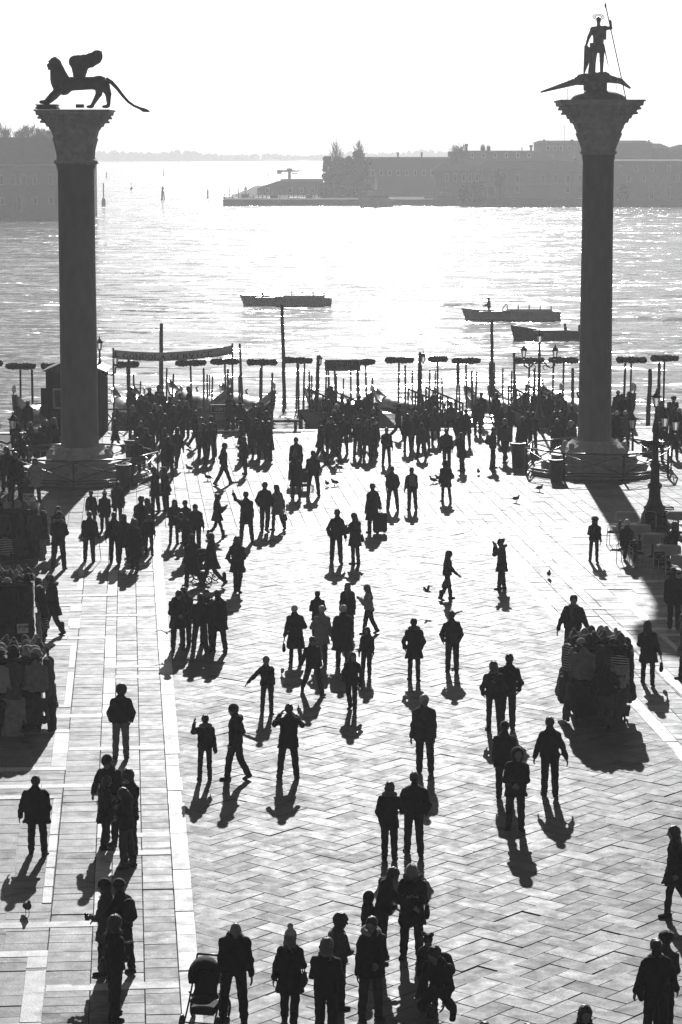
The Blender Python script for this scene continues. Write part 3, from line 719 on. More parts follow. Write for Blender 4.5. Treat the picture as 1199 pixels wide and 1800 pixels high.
def pole(px, ytop, Y, r, label, tilt=0.0, grp='mooring poles along the quay'):
    z1 = zat(ytop, Y); X = (px - 599.5) / ppm(Y)
    root = empty('mooring_pole', (X, Y, WATER)); tag(root, label, 'mooring pole', grp)
    H = z1 - WATER; root.rotation_euler = (random.uniform(-.02, .02), tilt + random.gauss(0, .022) * (1 if r < .12 else .3), 0)
    n_ = 9; pts = [(random.gauss(0, r * .08), random.gauss(0, r * .08), -1.2 + (H + 1.2) * k / n_) for k in range(n_ + 1)]
    MB().tube(pts, [r * random.uniform(.93, 1.07) * (1.12 - .3 * k / n_) for k in range(n_ + 1)], 10).build('shaft', M['pole'], root)
    MB().lathe([(r * .84, 0), (r * .87, .05), (r * .55, .14)], 10, (pts[-1][0], pts[-1][1], H - .04)).build('cap', M['pole'], root)
    return root
POLES = [(57, 652, 140, .10, 'left of the kiosk beside the covered gondola'), (226, 632, 133, .13, 'thick one beside the banner end'), (237, 661, 139, .08, 'just right of the banner post'), (245, 673, 141, .07, 'short one by the small prow'),
 (292, 650, 140, .08, 'right of the tall pile behind the banner'), (301, 660, 138, .08, 'of a close pair behind the jetty crowd'), (358, 650, 139, .09, 'first of four in a row right of the hatted figure'), (364, 661, 140, .08, 'second of four in a row right of the hatted figure'), (367.5, 662, 142, .06, 'third of four in a row right of the hatted figure'), (372, 664, 139, .08, 'last of four in a row right of the hatted figure'),
 (401, 652, 137, .10, 'left of the curved black prow'), (421, 663, 139, .09, 'rising behind the curved black prow'), (426, 607, 138, .11, 'tall one at the right end of the banner'), (457, 650, 139, .09, 'alone between the curved prow and the big pile'), (478, 658, 137, .10, 'just left of the big pile over the bench'),
 (525, 642, 139, .09, 'first right of the big pile over the bench'), (533.5, 640, 141, .09, 'second right of the big pile over the bench'), (545, 654, 138, .09, 'left of the thick lantern pile'), (549, 662, 137, .08, 'touching the thick lantern pile'), (556, 628, 137, .16, 'thick one carrying a small lantern left of the sign board'), (571, 653, 140, .08, 'under the left end of the sign board'), (580, 655, 142, .08, 'under the middle of the sign board'), (592, 660, 140, .07, 'under the right of the sign board'), (603, 668, 138, .07, 'short one right of the sign board'),
 (617, 650, 140, .08, 'first of two right of the sign board'), (632, 648, 142, .08, 'second of two right of the sign board'), (654, 665, 137, .09, 'at the prow behind the smoke-haired group'), (713, 645, 139, .09, 'between the bundle post and the lantern pile'), (725, 655, 140, .08, 'just left of the lantern pile right of centre'), (735, 622, 137, .15, 'thick one with a hanging lantern right of centre'), (740, 645, 140, .08, 'just right of the lantern pile'), (754, 653, 141, .08, 'first beyond the lantern pile'), (765, 655, 140, .07, 'second beyond the lantern pile'), (779, 668, 139, .07, 'short one beyond the gangway'),
 (803, 638, 139, .08, 'left one under the bundle near the big right pile'), (808.5, 640, 141, .08, 'right one under the bundle near the big right pile'), (831, 655, 138, .11, 'thick one left of the big right pile'), (836, 657, 140, .09, 'paired with the thick one left of the big right pile'), (861, 640, 139, .09, 'left foot of the big right pile'), (869, 640, 140, .08, 'right foot of the big right pile'), (884, 650, 140, .08, 'alone right of the big right pile'), (898, 655, 139, .08, 'first of three before the lamp gangway'), (901.5, 658, 141, .08, 'second of three before the lamp gangway'), (907, 622, 138, .11, 'tall one at the lamp gangway'),
 (939, 650, 139, .11, 'beside the black prow near the lamp'), (955, 668, 137, .08, 'short one right of the lamp'), (971, 640, 140, .09, 'under the bundle near the right column'), (1007, 650, 136, .13, 'thick one touching the right column'), (1097, 640, 139, .10, 'carrying a bundle right of the right column')]
for x, y, Y, r, d in POLES: pole(x, y, Y, r * .70, 'wooden mooring pole, ' + d)
pole(1139, 652, 128, .12, 'leaning thick mooring pole beside the near street lamp', radians(2.5))
pole(1158, 640, 141, .10, 'mooring pole carrying the rightmost bundle')
pole(283, 571, 152, .13, 'tall thick pile standing in the water behind the banner')
pole(500, 538, 142, .105, 'tall thick pile with a small figurehead left of centre')
pole(865, 565, 142, .10, 'tall thick pile rising in the glitter right of centre')

def bundle(x0, x1, y, Y, label):
    s = ppm(Y); X = ((x0 + x1) / 2 - 599.5) / s; L = (x1 - x0) / s; z = zat(y, Y)
    root = empty('bundle_post', (X, Y, WATER)); tag(root, label, 'bundle', 'rolled bundles on posts over the water')
    r = .175
    ph = random.uniform(0, 6)
    def f(P):
        d = cap(P, (-L / 2 + r, 0, 0), (L / 2 - r, 0, 0), r, r)
        return d + .018 * np.sin(P[:, 0] * 9 + ph) + .022 * np.sin(P[:, 0] * 31 + P[:, 2] * 21 + ph) * np.cos(P[:, 1] * 17)
    root.rotation_euler = (random.uniform(-.02, .02), random.uniform(-.03, .03), random.uniform(-.1, .1)); z += random.uniform(-.05, .05)
    o = link('bundle', sdf_me('bundle', f, (-L / 2, -.28, -.28), (L / 2, .28, .28), .045, M['bundle']), root, (0, 0, z - WATER))
    for x in ((0,) if L < 2.6 else (-L * .3, L * .3)):
        MB().tube([(x, 0, -1.0), (x, 0, z - WATER - .12)], .055, 8).build('post', M['pole'], root)
BND = [(-12, 5, 640, 'cut by the left edge of the picture'), (8, 63, 645, 'over the covered gondola at the far left'), (70, 110, 645, 'at the kiosk roof'), (203, 248, 641, 'under the left end of the banner'), (309, 365, 638, 'under the middle of the banner'), (371, 424, 637, 'under the right end of the banner'), (432, 487, 635.5, 'left of the big pile over the bench'), (494, 547, 634, 'at the big pile over the bench'), (572, 663, 637, 'long one behind the sign board'), (674, 727, 634, 'just right of the sign board'), (752, 788, 632, 'by the hanging lantern right of centre'), (794, 847, 633, 'left of the big right pile'), (902, 957, 633, 'below the waterfront lamp'), (962, 1017, 632, 'touching the right column on its left'), (1081, 1136, 632, 'touching the right column on its right'), (1142, 1192, 631, 'at the right edge over the near lamp')]
for a, b_, y, d in BND: bundle(a, b_, y, 140 + random.uniform(-1, 1), 'dark lumpy rolled bundle on a post, ' + d)

def small_lantern(px, py, Y, label):
    root = empty('hanging_lantern', at(px, py, Y)); tag(root, label, 'lantern', 'small lanterns on mooring piles')
    f = link('frame', LF, root); f.scale = (.62,) * 3; g = link('glass', LG, root); g.scale = (.62,) * 3
    MB().tube([(0, 0, .6), (0, 0, .72), (-.3, 0, .72)], .02, 5).build('bracket', M['iron'], root)
small_lantern(562, 641, 137, 'small lantern on the thick pile left of the sign board')
small_lantern(744, 637, 137, 'small lantern on the thick pile right of centre')

# ---- kiosk behind the left column
b = gp(133, 765); kY = b.y + 1.0
root = empty('kiosk', (b.x, kY, 0)); tag(root, 'dark wooden kiosk with pitched roof behind the left column', 'kiosk')
kw = 2.6; kd = 2.4; kz = zat(652, kY - 1)
for sx, nm in ((-1, 'wall'), (1, 'wall')): MB().box((sx * kw / 2, 0, kz / 2), (.08, kd, kz)).build(nm, M['wood'], root)
for sy in (-1, 1): MB().box((0, sy * (kd / 2 - .05), kz / 2), (kw - .08, .08, kz)).build('wall', M['wood'], root)
mb = MB(); e = .22; zr = zat(624, kY)
mb.extr([(-kw / 2 - e, kz), (kw / 2 + e, kz), (.0, zr)], 'y', -kd / 2 - e, kd / 2 + e).build('roof', M['tarp'], root)
wdw = MB().box((-kw / 2 + .62, -kd / 2 - .03, 1.75), (.66, .06, .95)).build('window', M['trim'], root); MB().box((-kw / 2 + .62, -kd / 2 - .07, 1.75), (.52, .04, .8)).build('pane', M['pane'], wdw)
MB().box((-kw / 2 - .1, -kd / 2 - .05, 1.6), (.35, .05, 1.3)).build('shutter', M['wood'], root)
MB().box((.5, -kd / 2 - .03, 1.05), (.9, .05, 2.0)).build('door', M['board'], root)

# ---- banner
LET = {'G': [[(1, .8), (.75, 1), (.35, 1), (0, .7), (0, .3), (.35, 0), (.8, 0), (1, .15), (1, .42), (.65, .42)]], 'O': [[(.5, 1), (.15, .85), (0, .5), (.15, .15), (.5, 0), (.85, .15), (1, .5), (.85, .85), (.5, 1)]],
 'N': [[(.05, 0), (.05, 1), (.95, 0), (.95, 1)], [(-.08, 0), (.2, 0)], [(-.08, 1), (.1, 1)], [(.8, 1), (1.1, 1)]], 'D': [[(.1, 0), (.1, 1), (.55, 1), (.95, .75), (1, .5), (.95, .25), (.55, 0), (.1, 0)]],
 'L': [[(.1, 1), (.1, 0), (.85, 0), (.9, .2)], [(-.05, 1), (.28, 1)]], 'A': [[(0, 0), (.5, 1), (1, 0)], [(.2, .35), (.8, .35)], [(-.12, 0), (.15, 0)], [(.85, 0), (1.12, 0)]], 'S': [[(.9, .82), (.7, 1), (.3, 1), (.08, .8), (.2, .58), (.75, .42), (.92, .2), (.7, 0), (.3, 0), (.05, .18)]],
 'E': [[(.9, .8), (.9, 1), (.1, 1), (.1, 0), (.9, 0), (.92, .2)], [(.1, .5), (.65, .5)]], 'R': [[(.1, 0), (.1, 1), (.6, 1), (.85, .8), (.6, .52), (.1, .52)], [(.5, .52), (.95, 0)], [(-.03, 0), (.25, 0)]], 'V': [[(0, 1), (.5, 0), (1, 1)], [(-.12, 1), (.15, 1)], [(.85, 1), (1.12, 1)]],
 'I': [[(.5, 0), (.5, 1)], [(.3, 0), (.7, 0)], [(.3, 1), (.7, 1)]], 'C': [[(1, .8), (.75, 1), (.35, 1), (0, .7), (0, .3), (.35, 0), (.75, 0), (1, .2)]], 'Z': [[(.05, 1), (.92, 1), (.05, 0), (.95, 0)]], '1': [[(.3, .8), (.5, 1), (.5, 0)]], '0': [[(.5, 1), (.1, .7), (.1, .3), (.5, 0), (.9, .3), (.9, .7), (.5, 1)]], '5': [[(.9, 1), (.2, 1), (.15, .55), (.6, .6), (.9, .35), (.7, .05), (.1, .05)]], '9': [[(.85, .6), (.5, .45), (.15, .65), (.3, .95), (.7, .95), (.85, .6), (.7, 0)]], ',': [[(.4, .08), (.3, -.15)]], '-': [[(.15, .5), (.85, .5)]], 'T': [[(0, 1), (1, 1)], [(.5, 1), (.5, 0)]], 'U': [[(.05, 1), (.05, .3), (.3, 0), (.7, 0), (.95, .3), (.95, 1)]], 'P': [[(.1, 0), (.1, 1), (.65, 1), (.9, .75), (.65, .48), (.1, .48)]], 'H': [[(.1, 0), (.1, 1)], [(.9, 0), (.9, 1)], [(.1, .5), (.9, .5)]]}
def lettering(root_, text, place, cw, ch, adv, sw, m_):
    """flat strokes: place(u, v) gives the 3-D point of text coordinates"""
    u0 = 0.0
    for ch_ in text:
        mb = MB()
        for st in LET.get(ch_, []):
            for (x0, y0), (x1, y1) in zip(st[:-1], st[1:]):
                a = Vector((u0 + x0 * cw, y0 * ch)); b_ = Vector((u0 + x1 * cw, y1 * ch)); d = (b_ - a)
                if d.length < 1e-6: continue
                d.normalize(); nn = Vector((-d.y, d.x)) * sw / 2 * (1.25 if abs(d.y) > .7 else .7); a2 = a - d * sw * .2; b2 = b_ + d * sw * .2
                mb.add([place(*(a2 - nn)), place(*(b2 - nn)), place(*(b2 + nn)), place(*(a2 + nn))], [(0, 1, 2, 3)])
        if mb.V: mb.build('letter', m_, root_)
        u0 += adv if ch_ != ' ' else adv * .62
    return u0
bY = 131.5; s = ppm(bY); x0, x1 = (200 - 599.5) / s, (409 - 599.5) / s; BW_ = x1 - x0
root = empty('banner', (x0, bY, 0)); tag(root, 'long pale cloth banner reading GONDOLA SERVICE hung between poles', 'banner')
def bz(u): t = u / BW_; return zat(630.5 - 8 * t, bY) - .22 * (1 - (2 * t - 1) ** 2)
def by(u): return .05 * sin(u * 2.1)
bh = 15.5 / s; V = []; F = []; n_ = 40
for k in range(n_ + 1):
    u = BW_ * k / n_
    for dz, dy in ((0, 0), (bh, 0), (bh, .012), (0, .012)): V.append((u, by(u) + dy, bz(u) + dz))
for k in range(n_):
    for j in range(4): F.append((k * 4 + j, (k + 1) * 4 + j, (k + 1) * 4 + (j + 1) % 4, k * 4 + (j + 1) % 4))
F += [(0, 1, 2, 3), (n_ * 4 + 3, n_ * 4 + 2, n_ * 4 + 1, n_ * 4)]
link('cloth', mesh_from('cloth', V, F, M['banner'], True), root)
lettering(root, 'GONDOLA SERVICE', lambda u, v: (u + 18 / s, by(u + 18 / s) - .012, bz(u + 18 / s) + .075 + v), .23, .245, .318, .045, M['ink'])
for u in (0, BW_): MB().tube([(u, .05, WATER - 1), (u, .05, bz(u) + bh + .1)], .045, 8).build('post', M['pole'], root)

# ---- sign boards on the quay
def board(px0, px1, py0, py1, Y, label, lines, frame=True, legs=True):
    s = ppm(Y); a = at(px0, py1, Y); wd = (px1 - px0) / s; h = (py1 - py0) / s
    root = empty('sign_board', (a.x + wd / 2, Y, a.z)); tag(root, label, 'sign', 'sign boards on the quay')
    MB().box((0, 0, h / 2), (wd, .06, h)).build('panel', M['board'], root)
    if frame:
        mb = MB()
        for z in (.06, h - .06): mb.box((0, -.04, z), (wd - .06, .03, .03))
        for x in (-wd / 2 + .05, wd / 2 - .05): mb.box((x, -.04, h / 2), (.03, .03, h - .15))
        mb.build('frame', M['paper'], root)
    for t, u, v, c, hh in lines:
        lettering(root, t, lambda a_, b_: (-wd / 2 + u * wd + a_, -.037, v * h + b_), c, hh, c * 1.3, hh * .16, M['paper'])
    if legs:
        for x in (-wd * .4, wd * .4): MB().box((x, .06, -a.z / 2 - .5), (.08, .06, abs(a.z) + 1.0)).build('leg', M['wood'], root)
board(370, 429, 711, 727, 122.9, 'low dark sign board with a thin pale frame reading SERVIZIO', [('SERVIZIO', .12, .33, .085, .15)])
board(571, 634, 632, 652, 136.2, 'dark two-line sign board on posts above the middle jetty', [('SERVIZIO', .3, .55, .09, .14), ('SERVICE', .33, .18, .08, .12)])

# ================================================================ gondolas
def gondola_mesh():
    L = 10.8; n_ = 36; V = []; F = []
    for i in range(n_ + 1):
        t = i / n_; y = -L / 2 + L * t                       # bow at y = -L/2 (towards the quay)
        wd = .70 * max(0.05, sin(pi * (0.03 + .94 * t))) ** .75
        sh = .42 + 1.25 * max(0, (.30 - t) / .30) ** 1.45 + .75 * max(0, (t - .72) / .28) ** 2
        kl = -.12 + 1.0 * max(0, (.20 - t) / .20) ** 2 + .8 * max(0, (t - .85) / .15) ** 2
        sh = max(sh, kl + .12)
        V += [(-wd, y, sh), (-wd * .62, y, kl + .04), (0, y, kl), (wd * .62, y, kl + .04), (wd, y, sh), (wd * .9, y, sh - .02), (0, y, sh - (.04 if t < .3 or t > .75 else .30)), (-wd * .9, y, sh - .02)]
    for i in range(n_):
        for j in range(8): F.append((i * 8 + j, i * 8 + (j + 1) % 8, (i + 1) * 8 + (j + 1) % 8, (i + 1) * 8 + j))
    F.append(tuple(range(7, -1, -1))); F.append(tuple(n_ * 8 + j for j in range(8)))
    return mesh_from('hull', V, F, M['black'], True)
GH = gondola_mesh()
ferro = MB(); fp = [(-.10, -.75), (-.02, -.1), (.05, .25), (.20, .42), (.14, .62), (-.14, .70), (-.34, .52), (-.30, .30), (-.20, .28), (-.12, .38), (-.02, .32), (-.06, .05), (-.22, -.02), (-.08, -.06), (-.23, -.12), (-.1, -.16), (-.24, -.22), (-.12, -.26), (-.26, -.34), (-.16, -.4), (-.26, -.72)]
ferro.extr([(-u - .06, v) for u, v in fp][::-1], 'x', -.02, .02); FERRO = ferro.me('prow_iron', M['steel'])
cvr = MB()
for k in range(1): pass
def cover_mesh():
    V = []; F = []; n_ = 14; L = 6.0
    for i in range(n_ + 1):
        t = i / n_; y = -L / 2 + L * t; wd = .72 * sin(pi * (.16 + .68 * t)) ** .6
        for k in range(9):
            a = pi * k / 8; V.append((wd * cos(a), y, .40 + .38 * sin(a) ** .8 + .05 * sin(i * 1.9 + k)))
    for i in range(n_):
        for k in range(8): F.append((i * 9 + k, i * 9 + k + 1, (i + 1) * 9 + k + 1, (i + 1) * 9 + k))
    F.append(tuple(range(9))); F.append(tuple(n_ * 9 + k for k in range(8, -1, -1)))
    return mesh_from('cover', V, F, M['tarp'], True)
CVR = cover_mesh()
def gondola(px, py, Y, yaw, label):
    yaw *= .55; p = at(px, py, Y); root = empty('gondola', (0, 0, WATER)); tag(root, label, 'gondola', 'gondolas moored at the quay')
    sc = (p.z - WATER) / 2.15; sc = min(max(sc, .8), 1.15)
    bow = Matrix.Rotation(yaw, 3, 'Z') @ Vector((0, -5.4 * sc, 0))
    root.location = (p.x - bow.x, p.y - bow.y, WATER); root.rotation_euler = (0, 0, yaw); root.scale = (sc,) * 3
    link('hull', GH, root); link('prow_iron', FERRO, root, (0, -5.36, 1.45)); link('cover', CVR, root)
    MB().tube([(.62, 2.2, .4), (.68, 2.2, .75), (.60, 2.2, .95), (.72, 2.15, 1.0)], .05, 6).build('oar_fork', M['wood'], root)
gondola(24, 676, 132, radians(-18), 'gondola with a crumpled cover at the far left')
gondola(254, 680, 135, radians(28), 'gondola prow just left of the figures under the banner')
gondola(319, 677, 136, radians(38), 'gondola whose prow shows left of the hatted figure')
gondola(406, 664, 137, radians(40), 'gondola with a tall curved prow right of the banner')
gondola(482, 670, 136, radians(34), 'gondola at the foot of the big pile over the bench')
gondola(655, 676, 136, radians(42), 'gondola behind the smoke-haired group mid-quay')
gondola(766, 680, 136, radians(38), 'gondola beyond the gangway right of centre')
gondola(929, 674, 136, radians(32), 'gondola beside the waterfront lamp gangway')
gondola(988, 673, 135, radians(34), 'gondola whose prow rises left of the right column')
gondola(1115, 672, 132, radians(36), 'gondola with a pale cover right of the right column')

# ================================================================ boats on the water
def loft_hull(L, W, H, bow_rise, m, name='hull', tr=.85):
    V = []; F = []; n_ = 20
    for i in range(n_ + 1):
        t = i / n_; x = -L / 2 + L * t                       # bow at -x
        wd = W / 2 * min(1, (1.02 * t ** .55 if t < .5 else .78 + .22 * min(1, (1 - t) * 2 + tr)))
        wd = max(wd, .03); sh = H + bow_rise * (1 - t) ** 2; xb = x + .5 * (1 - t) * H
        V += [(x, -wd, sh), (xb, -wd * .8, .0), (xb, 0, -.3), (xb, wd * .8, 0), (x, wd, sh), (x, 0, sh - .04)]
    for i in range(n_):
        for j in range(6): F.append((i * 6 + j, (i + 1) * 6 + j, (i + 1) * 6 + (j + 1) % 6, i * 6 + (j + 1) % 6))
    F.append(tuple(range(6))); F.append(tuple(n_ * 6 + j for j in range(5, -1, -1)))
    return mesh_from(name, V, F, m, False)
def water_taxi(px0, px1, py, label, cab):
    yw = gp((px0 + px1) / 2, py, WATER).y; s = ppm(yw); L = (px1 - px0) / s
    root = empty('water_taxi', (((px0 + px1) / 2 - 599.5) / s, yw, WATER), radians(-2)); tag(root, label, 'motor boat', 'water taxis crossing the basin')
    link('hull', loft_hull(L, 2.1, .70, .24, M['hull']), root)
    MB().box((L * .08, 0, .69), (L * .8, 2.14, .06)).build('rubbing_strake', M['cream'], root)
    a, b_ = cab; c0, c1 = -L / 2 + L * a, -L / 2 + L * b_; n_ = 4
    roof = MB().extr([(c0 + .15, 1.32), (c1, 1.16), (c1 + .05, 1.20), (c0 + .1, 1.39)], 'y', -.78, .78).build('cabin_roof', M['cream'], root)
    for k in range(n_ + 1):
        x = c0 + .2 + (c1 - c0 - .3) * k / n_
        for y in (-.74, .74): MB().box((x, y, .96), (.05, .04, .52)).build('cabin_post', M['hull'], root)
    for y in (-.72, .72): MB().box(((c0 + c1) / 2, y, .74), (c1 - c0, .05, .16)).build('cabin_side', M['hull'], root)
    ws = MB().add([(c0 - .35, -.7, .68), (c0 - .35, .7, .68), (c0 + .1, .7, 1.34), (c0 + .1, -.7, 1.34), (c0 - .3, -.7, .68), (c0 - .3, .7, .68), (c0 + .15, .7, 1.34), (c0 + .15, -.7, 1.34)], [(0, 1, 2, 3), (7, 6, 5, 4), (0, 4, 5, 1), (1, 5, 6, 2), (2, 6, 7, 3), (3, 7, 4, 0)]); ws.build('windscreen', M['pane'], root)
    MB().box((-L * .2, 0, .76), (.5, .6, .2)).build('foredeck_hatch', M['hull'], root)
    return root, s, L, yw
taxiA = water_taxi(421, 583, 535.5, 'water taxi heading left in the glitter, left of centre', (.42, .93))
taxiB = water_taxi(811, 985, 561, 'water taxi with a standing driver, right of centre', (.44, .92))
yw = gp(960, 596, WATER).y; s = ppm(yw); L = 123 / s
root = empty('open_motorboat', ((958 - 599.5) / s, yw, WATER), radians(6)); tag(root, 'open cargo motorboat with raised bow and seated driver', 'motor boat')
link('hull', loft_hull(L, 1.6, .55, .55, M['wood']), root); MB().box((.4, 0, .62), (L * .55, 1.3, .22)).build('cargo', M['tarp'], root)
MB().box((L * .30, 0, .62), (.3, 1.1, .1)).build('thwart', M['wood'], root); MB().lathe([(.1, -.4), (.16, .3), (.2, .55), (.2, .9), (.1, 1.0)], 10, (L / 2 + .1, 0, .1)).build('outboard', M['black'], root)

def yacht(px, py, wpx, hpx, label, rz, mast=0):
    yw = gp(px, py, WATER).y; s = ppm(yw); W = wpx / s
    yw -= 10; s = ppm(yw); root = empty('motor_yacht', ((px - 599.5) / s, yw, WATER), rz); tag(root, label, 'boat', 'boats moored off the far quay')
    L = W * 1.75; link('hull', loft_hull(L, L * .3, L * .13, L * .07, M['hull']), root)
    MB().extr([(-L * .22, L * .13), (L * .38, L * .13), (L * .36, L * .21), (-L * .12, L * .23)], 'y', -L * .11, L * .11).build('cabin', M['cream'], root)
    MB().extr([(-L * .08, L * .23), (L * .22, L * .215), (L * .2, L * .29), (-L * .02, L * .30)], 'y', -L * .085, L * .085).build('flybridge', M['cream'], root)
    MB().extr([(-L * .19, L * .155), (L * .33, L * .155), (L * .33, L * .19), (-L * .16, L * .20)], 'y', -L * .113, L * .113).build('window_band', M['pane'], root)
    MB().tube([(L * .1, 0, L * .29), (L * .1, 0, L * .29 + max(mast / s, L * .12))], L * .012, 6).build('mast', M['cream'], root)
    if mast:
        for k in range(6): z = L * .30 + mast / s * (k + .5) / 6; MB().tube([(L * .1, -.5 * (1 - k / 8), z), (L * .1, .5 * (1 - k / 8), z)], .05, 5).build('spreader', M['cream'], root)
    MB().tube([(-L * .48, -L * .06, L * .27), (-L * .3, -L * .13, L * .25), (0, -L * .14, L * .22)], L * .006, 5).build('guard_rail', M['steel'], root)
yacht(656, 362, 56, 40, 'large white motor yacht bow-on with a tall antenna mast', radians(58), 30)
yacht(778, 358, 42, 20, 'small cabin cruiser moored right of the tall-masted yacht', radians(25))
yacht(944, 358, 64, 30, 'white motor yacht moored left of the right column', radians(200))

# ================================================================ markers in the lagoon
def bricola(px, ytop, ybot, label, lean=.9):
    yw = gp(px, ybot, WATER).y; s = ppm(yw); H = (ybot - ytop) / s
    root = empty('channel_marker', ((px - 599.5) / s, yw, WATER)); tag(root, label, 'channel marker', 'pile markers in the lagoon')
    for k in range(3):
        a = 2 * pi * k / 3 + .4; MB().tube([(H * .17 * lean * cos(a), H * .17 * lean * sin(a), -1), (.12 * cos(a), .12 * sin(a), H)], H * .045, 7).build('pile', M['pole'], root)
    MB().lathe([(H * .07, 0), (H * .07, H * .08)], 8, (0, 0, H * .82)).build('strap', M['iron'], root)
bricola(286, 328, 351, 'tripod pile marker in open water, left one of the near pair')
bricola(365, 333, 348, 'tripod pile marker in open water, right one of the near pair', .5)
bricola(187, 302, 312, 'tiny far tripod marker just right of the left column', .6)
bricola(287, 298, 308, 'tiny far tripod marker above the near pair', .6)
bricola(472, 301, 309, 'tiny far tripod marker left of the crane', .6)
def stake(px, ytop, ybot, label):
    yw = gp(px, ybot, WATER).y; s = ppm(yw); H = (ybot - ytop) / s
    root = empty('channel_stake', ((px - 599.5) / s, yw, WATER)); tag(root, label, 'channel marker', 'thin stakes in the lagoon')
    MB().tube([(0, 0, -1), (0, 0, H)], .16, 6).build('stake', M['pole'], root); MB().lathe([(.5, 0), (.55, H * .1), (.4, H * .3), (.3, H * .32)], 8).build('footing', M['pole'], root)
stake(182, 322, 361, 'slim navigation stake with a thick foot beside the left column')
stake(432, 315, 335, 'slim navigation stake left of the low shed')
stake(231, 322, 333, 'thin lone stake in the far water')

# ================================================================ far shore
def flat_box(mb, x0, x1, y0, y1, z0, z1): mb.box(((x0 + x1) / 2, (y0 + y1) / 2, (z0 + z1) / 2), (x1 - x0, y1 - y0, z1 - z0))
class Far:
    def __init__(s, name, Y, label, cat='building', grp=None):
        s.Y = Y; s.s = ppm(Y); s.root = empty(name, (0, Y, 0)); tag(s.root, label, cat, grp)
    def x(s, px): return (px - 599.5) / s.s
    def z(s, py): return zat(py, s.Y)
    def wall(s, px0, px1, ptop, pbot, depth=14, m='wall', name='wall', y0=0):
        mb = MB(); flat_box(mb, s.x(px0), s.x(px1), y0, y0 + depth, s.z(pbot), s.z(ptop)); return mb.build(name, M[m], s.root)
    def roof(s, px0, px1, pe, pr, depth=14, hip=0.25, over=.6, m='roof', y0=0):
        x0, x1 = s.x(px0) - over, s.x(px1) + over; z0, z1 = s.z(pe) + .02, s.z(pr); i = hip * (x1 - x0)
        V = [(x0, y0 - over, z0), (x1, y0 - over, z0), (x1, y0 + depth + over, z0), (x0, y0 + depth + over, z0), (x0 + i, y0 + depth / 2, z1), (x1 - i, y0 + depth / 2, z1)]
        return MB().add(V, [(0, 3, 2, 1), (0, 1, 5, 4), (1, 2, 5), (2, 3, 4, 5), (3, 0, 4)]).build('roof', M[m], s.root)
    def window(s, px0, px1, p0, p1, arch=False, y0=0, name='window'):
        fr = MB(); x0, x1, z0, z1 = s.x(px0), s.x(px1), s.z(p1), s.z(p0); t = .25
        fr.box(((x0 + x1) / 2, y0 - .06, (z0 + z1) / 2), (x1 - x0 + 2 * t, .14, z1 - z0 + 2 * t))
        if arch: fr.extr([((x0 + x1) / 2 + ((x1 - x0) / 2 + t) * cos(a), z1 + ((x1 - x0) / 2 + t) * sin(a)) for a in [pi * k / 10 for k in range(11)]], 'y', y0 - .13, y0 + .01)
        f = fr.build(name, M['trim'], s.root); pn = MB().box(((x0 + x1) / 2, y0 - .15, (z0 + z1) / 2), (x1 - x0, .06, z1 - z0))
        if arch: pn.extr([((x0 + x1) / 2 + (x1 - x0) / 2 * cos(a), z1 + (x1 - x0) / 2 * sin(a)) for a in [pi * k / 10 for k in range(11)]], 'y', y0 - .18, y0 - .12)
        pn.build('pane', M['pane'], f)
    def chimney(s, px, p0, p1, wpx=4, flare=1.6, y0=5):
        h = s.z(p0) - s.z(p1); r = wpx / s.s / 2; MB().lathe([(r, 0), (r, h * .55), (r * flare, h), (r * flare, h * 1.02)], 6, (s.x(px), y0, s.z(p1)), False).build('chimney', M['wall_dark'], s.root)
def g6(x, y): return x / 5.995, 190 + y / 5.995
YL = gp(80, 381, WATER).y
B = Far('island_building', YL, 'long plastered building with a hipped roof rising from the water behind the left column')
B.wall(-700, 164, 291, 384, 9); B.wall(-700, 164.5, 288.5, 291.2, 9.6, 'trim', 'cornice', -.5)
B.roof(-700, 163, 288.6, 241, 9, .03); 
mb = MB(); xx = [B.x(v) for v in (40, 66, 110)]; V = [(B.x(38), 2, B.z(250)), (B.x(112), 2, B.z(256)), (B.x(66), 5, B.z(233)), (B.x(38), 8, B.z(245)), (B.x(112), 8, B.z(250))]
mb.add(V, [(0, 1, 2), (1, 4, 2), (4, 3, 2), (3, 0, 2), (0, 3, 4, 1)]).build('roof_gable', M['roof'], B.root)
for a in ((10, 38, 710, 800), (125, 155, 710, 800), (240, 272, 710, 800), (355, 385, 710, 795), (523, 553, 705, 795), (14, 45, 952, 1010), (362, 390, 945, 1005), (527, 556, 942, 1003)):
    (a0, b0), (a1, b1) = g6(a[0], a[2]), g6(a[1], a[3]); B.window(a0, a1, b0, b1)
(a0, b0), (a1, b1) = g6(178, 672), g6(216, 800); B.window(a0, a1, b0, b1, True)
(a0, b0), (a1, b1) = g6(183, 950), g6(226, 1075); B.window(a0, a1, b0, b1, True, name='door')
for px in list(range(-670, -40, 30)) + [-40, -22]: B.window(px, px + 5, 309, 323); B.window(px, px + 5, 348, 357)
YR = gp(900, 361, WATER).y
def zr(x, y): return 740 + x / 2.612, 220 + y / 2.612
C = Far('waterfront_building', YR, 'two-storey pale waterfront building with a row of windows left of the right column')
a = zr(288, 205); b_ = zr(740, 335)
C.wall(a[0], 1026, a[1], b_[1], 16, 'wall_pale'); C.wall(a[0], 1026, 299, 301, 16.4, 'trim', 'cornice', -.3); C.wall(a[0], 1026, 322.5, 324, 16.3, 'trim', 'string_course', -.2); C.roof(a[0], 1026, a[1], 283, 16, .06)
for x in (323, 383, 442, 560, 617, 673, 730):
    p = zr(x, 245); C.window(p[0] - 2.6, p[0] + 2.6, p[1] - 5.6, p[1] + 5.6)
for x in (383, 442, 673, 730):
    p = zr(x, 295); C.window(p[0] - 2.6, p[0] + 2.6, p[1] - 5, p[1] + 5)
